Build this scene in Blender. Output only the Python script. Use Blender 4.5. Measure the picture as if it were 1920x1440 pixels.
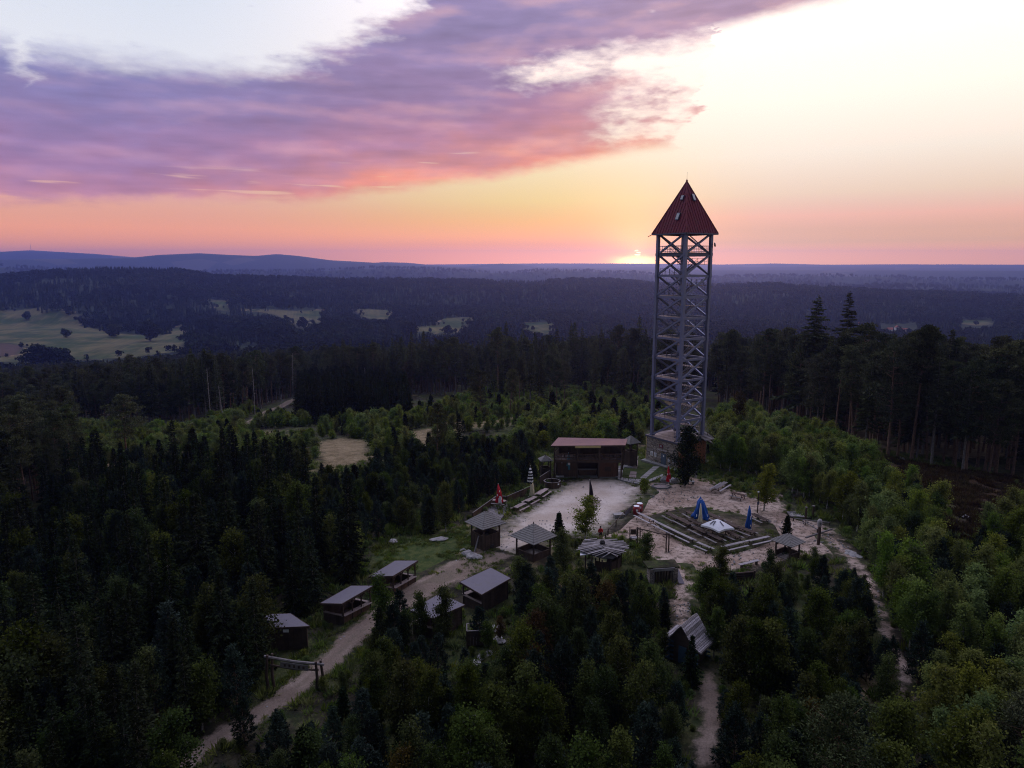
import bpy, bmesh, math, random
import numpy as np
from mathutils import Vector, Matrix

for o in list(bpy.data.objects): bpy.data.objects.remove(o)
S = bpy.context.scene
COL = S.collection
R = math.radians
rnd = random.Random(7)
NP = np.random.default_rng(11)

# ------------------------------------------------------------------ camera
F = 1321.0                      # focal length in photograph pixels (1920 wide)
PITCH = math.atan(223 / F)      # the horizon lies 223 px above the centre
CAMH = 35.0                     # metres above the yard
cp, sp = math.cos(PITCH), math.sin(PITCH)
cam = bpy.data.cameras.new('camera'); camo = bpy.data.objects.new('camera', cam); COL.objects.link(camo)
camo.location = (0, 0, CAMH); camo.rotation_euler = (math.pi / 2 - PITCH, 0, 0)
cam.sensor_fit = 'HORIZONTAL'; cam.sensor_width = 36.0; cam.lens = 36.0 * F / 1920
cam.clip_start = 0.5; cam.clip_end = 60000
S.camera = camo

# ------------------------------------------------------------------ node helper
class NT:
    """tiny expression builder over a node tree"""
    def __init__(s, tree):
        s.t = tree; s.n = tree.nodes; s.l = tree.links
    def node(s, kind, **kw):
        n = s.n.new(kind)
        for k, v in kw.items(): setattr(n, k, v)
        return n
    def put(s, sock, v):
        if v is None: return
        if isinstance(v, bpy.types.NodeSocket): s.l.new(v, sock)
        else:
            if isinstance(v, (tuple, list)) and len(v) == 3 and sock.type == 'RGBA': v = (*v, 1)
            sock.default_value = v
    def m(s, op, a, b=None, c=None, clamp=False):
        n = s.node('ShaderNodeMath', operation=op, use_clamp=clamp)
        s.put(n.inputs[0], a)
        if b is not None: s.put(n.inputs[1], b)
        if c is not None: s.put(n.inputs[2], c)
        return n.outputs[0]
    def add(s, a, b): return s.m('ADD', a, b)
    def sub(s, a, b): return s.m('SUBTRACT', a, b)
    def mul(s, a, b): return s.m('MULTIPLY', a, b)
    def mix(s, f, a, b, blend='MIX', clamp=True):
        n = s.node('ShaderNodeMix', data_type='RGBA', blend_type=blend, clamp_factor=clamp)
        s.put(n.inputs[0], f); s.put(n.inputs[6], a); s.put(n.inputs[7], b)
        return n.outputs[2]
    def step(s, x, lo, hi):
        n = s.node('ShaderNodeMapRange', interpolation_type='SMOOTHSTEP')
        s.put(n.inputs[0], x); s.put(n.inputs[1], lo); s.put(n.inputs[2], hi)
        return n.outputs[0]
    def lin(s, x, lo, hi, a=0., b=1., clamp=True):
        n = s.node('ShaderNodeMapRange', clamp=clamp)
        s.put(n.inputs[0], x)
        for i, v in enumerate((lo, hi, a, b)): s.put(n.inputs[i + 1], v)
        return n.outputs[0]
    def ramp(s, x, stops, interp='LINEAR'):
        n = s.node('ShaderNodeValToRGB'); e = n.color_ramp; e.interpolation = interp
        while len(e.elements) < len(stops): e.elements.new(0.5)
        for el, (p, c) in zip(e.elements, stops):
            el.position = p; el.color = (*c, 1) if isinstance(c, (tuple, list)) else (c, c, c, 1)
        s.put(n.inputs[0], x)
        return n.outputs[0]
    def noise(s, vec, scale, detail=4, rough=0.55, dist=0.0, dim='3D', color=False):
        n = s.node('ShaderNodeTexNoise', noise_dimensions=dim)
        s.put(n.inputs['Vector'], vec); s.put(n.inputs['Scale'], scale)
        n.inputs['Detail'].default_value = detail; n.inputs['Roughness'].default_value = rough
        n.inputs['Distortion'].default_value = dist
        return n.outputs['Color' if color else 'Fac']
    def xyz(s, x, y, z=0.):
        n = s.node('ShaderNodeCombineXYZ')
        for i, v in enumerate((x, y, z)): s.put(n.inputs[i], v)
        return n.outputs[0]
    def sep(s, v):
        n = s.node('ShaderNodeSeparateXYZ'); s.put(n.inputs[0], v); return n.outputs

def lin3(r, g, b, k=1.0):
    f = lambda c: ((c / 255) / 12.92 if c <= 10 else (((c / 255) + 0.055) / 1.055) ** 2.4) * k
    return (f(r), f(g), f(b))

# ------------------------------------------------------------------ sky (world)
SUN_AZ, SUN_EL = 9.9, 0.9      # degrees right of the view axis, degrees above the horizon
W = bpy.data.worlds.new('World'); S.world = W; W.use_nodes = True
def build_sky():
    t = NT(W.node_tree); t.n.clear()
    out = t.node('ShaderNodeOutputWorld'); bg = t.node('ShaderNodeBackground')
    tc = t.node('ShaderNodeTexCoord')
    d = t.sep(tc.outputs['Generated'])
    az = t.mul(t.m('ARCTAN2', d[0], d[1]), 57.2958)                 # degrees, + to the right
    el = t.mul(t.m('ARCSINE', d[2]), 57.2958)
    daz = t.m('ABSOLUTE', t.sub(az, SUN_AZ))
    # clear sky: sunset side, and the pink shoulder away from the sun
    e = t.lin(el, -1.0, 24.0)
    E = lambda deg: (deg + 1) / 25
    c_sun = t.ramp(e, [(0, lin3(222, 146, 96)), (E(0.2), lin3(238, 162, 100)), (E(.9), lin3(240, 162, 96)), (E(1.6), lin3(226, 156, 104)), (E(2.2), lin3(242, 174, 100)), (E(3.4), lin3(254, 196, 98)),
                       (E(5.0), lin3(255, 222, 136)), (E(7.0), lin3(255, 232, 176)), (E(10), (1.08, .95, .74)), (E(14), (1.30, 1.10, .95)), (1, (1.50, 1.36, 1.40))])
    c_right = t.ramp(e, [(0, lin3(216, 162, 132)), (E(.3), lin3(230, 174, 136)), (E(.9), lin3(232, 176, 134)), (E(1.7), lin3(202, 168, 150)), (E(2.6), lin3(216, 176, 156)), (E(3.6), lin3(250, 194, 168)),
                         (E(5.2), lin3(255, 224, 190)), (E(8), (1.08, .94, .76)), (E(12), (1.35, 1.10, .93)), (E(18), (1.5, 1.30, 1.12)), (1, (1.55, 1.40, 1.40))])
    c_left = t.ramp(e, [(0, lin3(172, 128, 112)), (E(.6), lin3(182, 132, 114)), (E(1.5), lin3(204, 146, 122)), (E(2.6), lin3(232, 164, 128)), (E(4), lin3(244, 178, 142)), (E(6.5), lin3(246, 205, 178)),
                        (E(10), lin3(240, 226, 224)), (E(14), lin3(236, 238, 244)), (E(19), lin3(222, 230, 242)), (1, lin3(206, 216, 236))])
    side = t.mix(t.step(az, 2, 22), c_sun, c_right)
    side = t.mix(t.step(t.mul(az, -1.0), -4, 26), side, c_left)
    # the far, dusky half of the sky: the physical sky model with the same low sun
    sky = t.node('ShaderNodeTexSky', sky_type='NISHITA', sun_disc=False)
    sky.sun_elevation = R(SUN_EL); sky.sun_rotation = R(SUN_AZ); sky.altitude = 500; sky.dust_density = 1.5
    dusk = t.mix(1.0, sky.outputs[0], (0.20, 0.20, 0.26), 'MULTIPLY')
    c_high = t.mix(t.step(el, 24, 80), (1.75, 1.68, 1.95), (1.65, 1.68, 2.55))
    side = t.mix(t.step(el, 20, 34), side, c_high)
    clear = t.mix(t.step(daz, 55, 130), side, dusk)
    # the air near the horizon glows: brightest in the lowest few degrees on the sunset side
    bell = t.mul(t.m('POWER', 2.718, t.mul(t.m('POWER', t.mul(el, .42), 2.0), -1.0)), t.sub(1.0, t.step(daz, 50, 110)))
    clear = t.mix(1.0, clear, t.xyz(t.add(1.0, t.mul(bell, 1.75)), t.add(1.0, t.mul(bell, 1.0)), t.add(1.0, t.mul(bell, -.65))), 'MULTIPLY')
    # veil of brightness round the sun, and the sun itself half behind a bank of cloud
    sdir = Vector((math.sin(R(SUN_AZ)) * math.cos(R(SUN_EL)), math.cos(R(SUN_AZ)) * math.cos(R(SUN_EL)), math.sin(R(SUN_EL))))
    vm = t.node('ShaderNodeVectorMath', operation='DISTANCE'); t.put(vm.inputs[0], tc.outputs['Generated']); vm.inputs[1].default_value = sdir
    ang = t.mul(vm.outputs['Value'], 57.2958)
    warm = t.mul(t.m('POWER', 2.718, t.mul(ang, -0.16)), 0.22)
    clear = t.mix(warm, clear, (1.2, .62, .16), 'ADD', clamp=False)
    # glow stretched sideways, cut off above by the dark streak of cloud at 1 degree
    gx = t.m('POWER', t.mul(t.sub(az, SUN_AZ), 0.62), 2.0); gy = t.m('POWER', t.mul(t.sub(el, 0.2), 2.2), 2.0)
    glow = t.m('POWER', 2.718, t.mul(t.add(gx, gy), -1.1))
    nb = t.noise(t.xyz(t.mul(az, 1.3), t.mul(el, 6.0)), 1.0, 2)
    slit = t.sub(1.0, t.mul(t.step(t.add(el, t.mul(t.sub(nb, .5), .5)), .62, .95), 0.86))
    glow = t.mul(glow, slit)
    halo = t.m('POWER', 2.718, t.mul(ang, -.55))
    clear = t.mix(halo, clear, (1.5, .7, .18), 'ADD', clamp=False)
    clear = t.mix(glow, clear, (5.5, 3.5, 1.2), 'ADD', clamp=False)
    disc = t.mul(t.m('SUBTRACT', 1.0, t.step(ang, .16, .34)), t.step(nb, .44, .56))
    clear = t.mix(disc, clear, (6.0, 4.4, 2.2))

    # ---- clouds, laid out over azimuth and elevation
    wob = t.noise(t.xyz(t.mul(az, .10), t.mul(el, .24), 3.1), 1.0, 3, .6)
    wob2 = t.noise(t.xyz(t.mul(az, .34), t.mul(el, 1.0), 7.7), 1.0, 4, .52)
    fine = t.noise(t.xyz(t.mul(az, .9), t.mul(el, 2.4), 1.7), 1.0, 3, .5)
    A = lambda px: (math.degrees(math.atan((px - 960) / F * cp)) + 60) / 120
    def EL(px, py):
        a = (px - 960) / F; b = (720 - py) / F
        return math.degrees(math.atan2(-sp + b * cp, math.hypot(a, cp + b * sp)))
    azw = t.add(az, t.add(t.mul(t.sub(fine, .5), 1.5), t.mul(t.sub(wob2, .5), 5.0)))
    an = t.lin(azw, -60, 60)
    EV = lambda px, py: (EL(px, py) + 5) / 45
    low = t.ramp(an, [(A(-900), EV(-600, 385)), (A(0), EV(0, 388)), (A(300), EV(300, 384)), (A(560), EV(560, 384)), (A(730), EV(730, 366)), (A(860), EV(860, 346)), (A(1000), EV(1000, 326)),
                      (A(1120), EV(1120, 305)), (A(1262), EV(1262, 278)), (A(1296), EV(1296, 200)), (A(1330), EV(1330, 66)), (A(1500), EV(1500, 22)), (A(1640), EV(1640, -12)), (A(1760), EV(1760, -60)), (A(2100), EV(2100, -160))])
    upp = t.ramp(an, [(A(-900), EV(-600, 20)), (A(0), EV(0, 60)), (A(50), EV(50, 70)), (A(80), EV(80, 112)), (A(120), EV(120, 84)), (A(200), EV(200, 86)), (A(300), EV(300, 96)), (A(420), EV(420, 112)),
                      (A(500), EV(500, 118)), (A(580), EV(580, 96)), (A(660), EV(660, 60)), (A(730), EV(730, 25)), (A(800), EV(800, -25)), (A(1000), EV(1000, -200)), (A(1200), .98)])
    elow = t.sub(t.mul(low, 45.), 5.); eupp = t.sub(t.mul(upp, 45.), 5.)
    jit = t.add(t.mul(t.sub(wob, .5), 3.2), t.mul(t.sub(wob2, .5), 1.8))
    jf = t.mul(t.sub(fine, .5), .8)
    dl = t.sub(el, elow); du = t.sub(eupp, el)
    m_low = t.step(t.add(dl, t.add(t.mul(jit, .45), jf)), -.25, 1.05)
    m_up = t.step(t.add(du, t.add(t.mul(jit, .7), jf)), -.5, 2.0)
    body = t.mul(m_low, m_up)
    # gaps of clear sky inside the bank, more of them towards its right end
    gap = t.step(t.add(wob2, t.mul(wob, .55)), 1.02, 1.30)
    # the clear wedge between the upper bank and the lower lobe, and the notch below it
    gl = t.sub(t.mul(t.ramp(an, [(A(900), EV(900, 140)), (A(960), EV(960, 152)), (A(1040), EV(1040, 160)), (A(1120), EV(1120, 156)), (A(1220), EV(1220, 172)), (A(1320), EV(1320, 200))]), 45.), 5.)
    gu = t.sub(t.mul(t.ramp(an, [(A(900), EV(900, 150)), (A(960), EV(960, 130)), (A(1040), EV(1040, 110)), (A(1120), EV(1120, 92)), (A(1220), EV(1220, 78)), (A(1320), EV(1320, 62)), (A(1500), EV(1500, 20))]), 45.), 5.)
    wsp = t.add(t.mul(t.sub(wob2, .5), 3.4), t.mul(t.sub(fine, .5), 1.6))
    gapr = t.mul(t.step(t.add(t.sub(el, gl), wsp), -.9, 1.9), t.step(t.add(t.sub(gu, el), t.mul(wsp, .6)), -.8, 1.4))
    gapr = t.mul(gapr, t.step(az, -4., 2.))
    notch = t.mul(t.mul(t.step(az, 4.5, 9.), t.step(t.add(t.mul(wob2, .9), t.mul(fine, .2)), .46, .80)), t.mul(t.step(el, 8.6, 9.4), t.sub(1., t.step(el, 11.5, 12.5))))
    gapr = t.m('MAXIMUM', gapr, notch)
    body = t.mul(body, t.sub(1.0, t.mul(gap, .75)))
    body = t.mul(body, t.sub(1.0, t.mul(gapr, .93)))
    # long slits near the lower edge
    slits = t.noise(t.xyz(t.mul(az, .16), t.mul(el, 2.3), 9.3), 1.0, 2, .55)
    slits = t.mul(t.step(slits, .57, .72), t.mul(t.mul(t.step(dl, .1, .8), t.sub(1., t.step(az, -6, 0))), t.sub(1., t.step(dl, 1.6, 3.0))))
    body = t.mul(body, t.sub(1.0, t.mul(slits, .8)))
    # the lower lobe thins out into wisps towards its right end
    tail = t.mul(t.step(azw, 5., 15.5), t.sub(1., t.step(t.sub(el, gl), -.3, 1.2)))
    body = t.mul(body, t.sub(1.0, t.mul(tail, t.step(t.add(t.mul(wob2, .7), t.mul(fine, .5)), .34, .78))))
    body = t.mul(body, t.sub(1.0, t.step(daz, 75, 120)))
    # thin veils and small scraps in the clear parts
    veil = t.mul(t.step(t.add(t.mul(wob2, .6), t.mul(fine, .5)), .68, .86), t.mul(t.step(el, 4.5, 7.0), .28))
    veil = t.mul(veil, t.sub(1.0, t.step(az, 12, 24)))
    # cloud colour: lit from below near its lower edge and near the sun, blue-purple above
    lowc = t.sub(t.mul(t.ramp(t.lin(az, -60, 60), [(A(0), EV(0, 392)), (A(560), EV(560, 388)), (A(860), EV(860, 350)), (A(1120), EV(1120, 308)), (A(1265), EV(1265, 280)), (A(1700), EV(1700, 270))]), 45.), 5.)
    hgt = t.lin(t.add(t.sub(el, lowc), t.add(t.mul(t.sub(wob2, .5), 2.6), t.mul(t.sub(wob, .5), 3.5))), 0., 11.)
    c_l = t.ramp(hgt, [(0, lin3(228, 154, 150)), (.10, lin3(202, 140, 158)), (.30, lin3(172, 130, 168)), (.55, lin3(144, 125, 170)), (.8, lin3(130, 126, 174)), (1, lin3(148, 150, 194))])
    c_m = t.ramp(hgt, [(0, lin3(255, 166, 112)), (.07, lin3(250, 152, 116)), (.18, lin3(220, 144, 138)), (.34, lin3(188, 132, 154)), (.60, lin3(152, 122, 158)), (1, lin3(146, 130, 170))])
    c_r = t.ramp(hgt, [(0, lin3(255, 170, 108)), (.10, lin3(240, 158, 128)), (.30, lin3(214, 160, 158)), (.55, lin3(190, 150, 168)), (1, lin3(178, 150, 176))])
    cc = t.mix(t.step(az, -30, -8), c_l, c_m); cc = t.mix(t.step(az, 0, 14), cc, c_r)
    strk = t.noise(t.xyz(t.mul(az, .07), t.add(t.mul(el, .85), t.mul(az, -.03)), 5.5), 1.0, 3, .55)
    shade = t.lin(t.add(t.mul(wob2, .35), t.mul(strk, .75)), .35, .75, .86, 1.16)
    # light from the low sun: billows are brighter on the side that faces it
    bil = t.noise(t.xyz(t.mul(az, .13), t.mul(el, .46), 2.2), 1.0, 4, .5)
    off = t.noise(t.xyz(t.add(t.mul(az, .13), .10), t.sub(t.mul(el, .46), .26), 2.2), 1.0, 2, .5)
    lit = t.mul(t.sub(bil, off), 1.5)
    shade = t.add(shade, t.mul(lit, .50))
    cc = t.mix(1.0, cc, t.xyz(shade, shade, shade), 'MULTIPLY')
    cc = t.mix(t.mul(t.m('MAXIMUM', lit, 0.), t.lin(az, -32, 8, .3, 1.1)), cc, (1.0, .52, .36))
    col = t.mix(veil, clear, cc)
    col = t.mix(t.mul(body, t.lin(body, 0, 1, .75, .97)), col, cc)
    # below the horizon: the dark land beyond the built one
    col = t.mix(t.step(el, -1.5, -4), col, (.03, .035, .05))
    t.put(bg.inputs[0], col); bg.inputs[1].default_value = 1.0
    t.l.new(bg.outputs[0], out.inputs[0])
build_sky()
W.cycles.sampling_method = 'MANUAL'; W.cycles.sample_map_resolution = 512

# ------------------------------------------------------------------ sun, exposure
sun = bpy.data.lights.new('sun', 'SUN'); suno = bpy.data.objects.new('sun', sun); COL.objects.link(suno)
sun.energy = 2.0; sun.angle = R(1.0); sun.color = (1.0, 0.50, 0.22)
sd = Vector((math.sin(R(SUN_AZ)) * math.cos(R(SUN_EL)), math.cos(R(SUN_AZ)) * math.cos(R(SUN_EL)), math.sin(R(SUN_EL))))
suno.rotation_euler = sd.to_track_quat('Z', 'Y').to_euler(); suno.location = (20, 80, 60)
S.view_settings.view_transform = 'Standard'; S.view_settings.look = 'None'
S.view_settings.exposure = 0.0; S.view_settings.gamma = 1.0; S.view_settings.use_curve_mapping = False
S.render.engine = 'CYCLES'
S.cycles.use_denoising = True; S.cycles.denoiser = 'OPENIMAGEDENOISE'; S.cycles.denoising_prefilter = 'NONE'
S.cycles.max_bounces = 5; S.cycles.diffuse_bounces = 3; S.cycles.glossy_bounces = 2; S.cycles.transmission_bounces = 3
S.cycles.volume_bounces = 0; S.cycles.transparent_max_bounces = 4
S.cycles.sample_clamp_indirect = 4.0
S.cycles.pixel_filter_type = 'BLACKMAN_HARRIS'; S.cycles.filter_width = 1.1

# ------------------------------------------------------------------ photograph <-> place
def ray(x, y):
    a = (x - 960) / F; b = (720 - y) / F
    return Vector((a, cp + b * sp, -sp + b * cp))
def at_z(x, y, z):
    d = ray(x, y); t = (z - CAMH) / d.z
    return Vector((d.x * t, d.y * t, z))
def at_y(x, y, Y):
    d = ray(x, y); t = Y / d.y
    return Vector((d.x * t, Y, CAMH + d.z * t))
def proj(X, Y, Z):
    zc = Y * cp - (Z - CAMH) * sp; yc = Y * sp + (Z - CAMH) * cp
    return 960 + F * X / zc, 720 - F * yc / zc

# value noise for shapes
_perm = NP.permutation(1024)
_val = NP.random(1024)
def vnoise(x, y):
    x = np.asarray(x, float); y = np.asarray(y, float)
    xi = np.floor(x).astype(int); yi = np.floor(y).astype(int)
    fx = x - xi; fy = y - yi
    fx = fx * fx * (3 - 2 * fx); fy = fy * fy * (3 - 2 * fy)
    h = lambda i, j: _val[(_perm[(i) % 1024] + j) % 1024]
    a = h(xi, yi); b = h(xi + 1, yi); c = h(xi, yi + 1); d = h(xi + 1, yi + 1)
    return (a * (1 - fx) + b * fx) * (1 - fy) + (c * (1 - fx) + d * fx) * fy - .5
def fnoise(x, y, o=4):
    s = 0; a = 1.
    for k in range(o):
        s = s + a * vnoise(x * 2 ** k + 17.3 * k, y * 2 ** k - 9.1 * k); a *= .5
    return s

# ------------------------------------------------------------------ the lie of the land
TREE = 15.0
def _ridge(D, wf, wb, pts):
    px = np.array([p[0] for p in pts], float); py = np.array([p[1] for p in pts], float)
    return D, wf, wb, px, py
RIDGES = [
    _ridge(2400, 900, 500, [(-900, 515), (-300, 514), (0, 512), (100, 505), (200, 499), (330, 502), (400, 514), (550, 518), (800, 521), (1000, 526), (1080, 520), (1160, 523), (1220, 528),
                            (1340, 533), (1450, 530), (1560, 536), (1700, 545), (1920, 551), (2600, 552)]),
    _ridge(3800, 450, 400, [(-900, 530), (1200, 536), (1340, 530), (1500, 526), (1560, 529), (1700, 531), (1920, 536), (2600, 536)]),
    _ridge(5000, 500, 450, [(-900, 500), (-100, 497), (0, 496), (90, 499), (250, 506), (600, 504), (700, 499), (800, 500), (870, 505), (950, 509), (1020, 503), (1100, 505), (1200, 508), (1230, 513), (1330, 517), (1380, 514), (1540, 513), (1690, 515), (1710, 519), (1920, 521), (2600, 521)]),
    _ridge(7000, 900, 500, [(-900, 484), (-300, 486), (0, 486), (150, 484), (250, 482), (300, 477), (375, 474), (430, 477), (480, 479), (520, 475.5), (560, 479), (620, 487), (690, 491), (780, 497), (870, 501), (1000, 505), (2600, 508)]),
    _ridge(8600, 500, 400, [(-900, 500), (500, 500), (650, 495), (720, 490), (760, 491), (800, 495), (870, 500), (900, 496), (940, 493), (970, 494.5), (1010, 500), (1200, 503), (1400, 506), (1600, 504), (1800, 507), (2600, 506)]),
    _ridge(9600, 600, 400, [(-900, 474), (-300, 474), (0, 471), (60, 468), (110, 471), (180, 475), (250, 481), (400, 490), (600, 497), (1000, 499), (1300, 500), (1500, 499), (1700, 501), (2600, 500)]),
    _ridge(11400, 500, 400, [(-900, 490), (-300, 492), (800, 495), (1000, 493), (1200, 493), (1350, 495), (1450, 493), (1540, 495), (1700, 494.5), (1920, 495), (2600, 495)]),
]
HX, HY = 22.0, 96.0
def ground(X, Y):
    X = np.asarray(X, float); Y = np.asarray(Y, float)
    r = np.hypot(X - HX, Y - HY)
    q = (r - 38) / 9.
    z = -0.125 * 9. * np.logaddexp(0, q)
    amp = np.clip((r - 34) / 60, 0, 1)
    z = z + amp * (fnoise(X / 46., Y / 46., 3) * 3.0)
    floor = -88 + fnoise(X / 420., Y / 420., 3) * 16
    z = np.logaddexp(z / 8, floor / 8) * 8
    D = np.hypot(X, Y); az = np.arctan2(X, Y)
    a = np.clip(np.tan(np.clip(az, -1.2, 1.2)) / cp, -2.6, 2.6)
    px = 960 + F * a
    for Dk, wf, wb, rx, ry in RIDGES:
        y = np.interp(px, rx, ry)
        b = (720 - y) / F
        tanel = (-sp + b * cp) / np.hypot(a, cp + b * sp)
        th = TREE if Dk < 5500 else 4.
        top = CAMH + Dk * tanel - th
        s = (D - Dk - 60 * fnoise(px / 160., px * 0 + Dk, 2) * (Dk < 3000))
        bump = np.where(s < 0, np.clip(1 + s / wf, 0, 1), np.clip(1 - s / wb, 0, 1))
        bump = bump * bump * (3 - 2 * bump)
        fade = np.clip((1.1 - np.abs(az)) / .3, 0, 1)
        lift = (top + 88) * bump * fade - 88
        rough = bump * (1 - bump) * 4 * fnoise(X / 230. + Dk, Y / 230., 3) * 26
        z = np.maximum(z, lift + rough - (1 - bump) * 6)
    return z
def g1(x, y): return float(ground(x, y))
def gp(x, y):
    """where the line of sight through photograph point (x, y) meets the ground"""
    d = ray(x, y); z = 0.0
    lo = 20.0; t = None
    ts = np.geomspace(25, 12000, 900)
    zz = CAMH + d.z * ts
    gz = ground(d.x * ts, d.y * ts)
    hit = np.nonzero(zz < gz)[0]
    i = hit[0] if len(hit) else len(ts) - 1
    a, b = ts[max(i - 1, 0)], ts[i]
    for _ in range(24):
        m = (a + b) / 2
        if CAMH + d.z * m < g1(d.x * m, d.y * m): b = m
        else: a = m
    return Vector((d.x * b, d.y * b, CAMH + d.z * b))
def gpz(x, y, h):
    """point seen at photograph (x, y) that is h metres above the ground below it"""
    p = gp(x, y)
    z = p.z
    for _ in range(12):
        p = at_z(x, y, z + h); z = g1(p.x, p.y)
    return p

# ------------------------------------------------------------------ polygons
def in_poly(px, py, poly):
    px = np.asarray(px, float); py = np.asarray(py, float)
    res = np.zeros(px.shape, bool); n = len(poly)
    for i in range(n):
        x0, y0 = poly[i][:2]; x1, y1 = poly[(i + 1) % n][:2]
        if y0 == y1: continue
        c = ((y0 > py) != (y1 > py)) & (px < (x1 - x0) * (py - y0) / (y1 - y0) + x0)
        res ^= c
    return res
def dist_poly(px, py, poly, closed=True):
    px = np.asarray(px, float); py = np.asarray(py, float)
    d = np.full(px.shape, 1e9); n = len(poly)
    for i in range(n if closed else n - 1):
        x0, y0 = poly[i][:2]; x1, y1 = poly[(i + 1) % n][:2]
        ex, ey = x1 - x0, y1 - y0; L = max(ex * ex + ey * ey, 1e-9)
        t = np.clip(((px - x0) * ex + (py - y0) * ey) / L, 0, 1)
        d = np.minimum(d, np.hypot(px - x0 - t * ex, py - y0 - t * ey))
    return d
def sdist(px, py, poly):
    return np.where(in_poly(px, py, poly), 1, -1) * dist_poly(px, py, poly)

# ------------------------------------------------------------------ objects
def link(o): COL.objects.link(o); return o
def tag(o, label=None, cat=None, group=None, kind=None):
    if label: o['label'] = label
    if cat: o['category'] = cat
    if group: o['group'] = group
    if kind: o['kind'] = kind
    return o
def thing(name, label, cat, loc=(0, 0, 0), rz=0., group=None):
    o = bpy.data.objects.new(name, None); link(o)
    o.empty_display_size = .5
    o.location = loc; o.rotation_euler = (0, 0, rz)
    return tag(o, label, cat, group)
def obj(name, mesh, parent=None, loc=None, rot=None, scale=None):
    o = bpy.data.objects.new(name, mesh); link(o)
    if parent is not None: o.parent = parent
    if loc is not None: o.location = loc
    if rot is not None: o.rotation_euler = rot
    if scale is not None: o.scale = scale if hasattr(scale, '__len__') else (scale,) * 3
    return o
def mesh_np(name, V, Fc, mats, midx=None, smooth=False):
    """mesh from numpy verts and a list/array of faces of equal length"""
    me = bpy.data.meshes.new(name)
    V = np.asarray(V, np.float32); Fc = np.asarray(Fc, np.int32)
    n, k = Fc.shape
    me.vertices.add(len(V)); me.vertices.foreach_set('co', V.ravel())
    me.loops.add(n * k); me.loops.foreach_set('vertex_index', Fc.ravel())
    me.polygons.add(n); me.polygons.foreach_set('loop_start', np.arange(0, n * k, k, dtype=np.int32))
    try: me.polygons.foreach_set('loop_total', np.full(n, k, np.int32))
    except Exception: pass
    for m in (mats if isinstance(mats, (list, tuple)) else [mats]): me.materials.append(m)
    if midx is not None: me.polygons.foreach_set('material_index', np.asarray(midx, np.int32))
    if smooth: me.polygons.foreach_set('use_smooth', np.ones(n, bool))
    me.update(calc_edges=True); me.validate()
    return me

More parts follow.
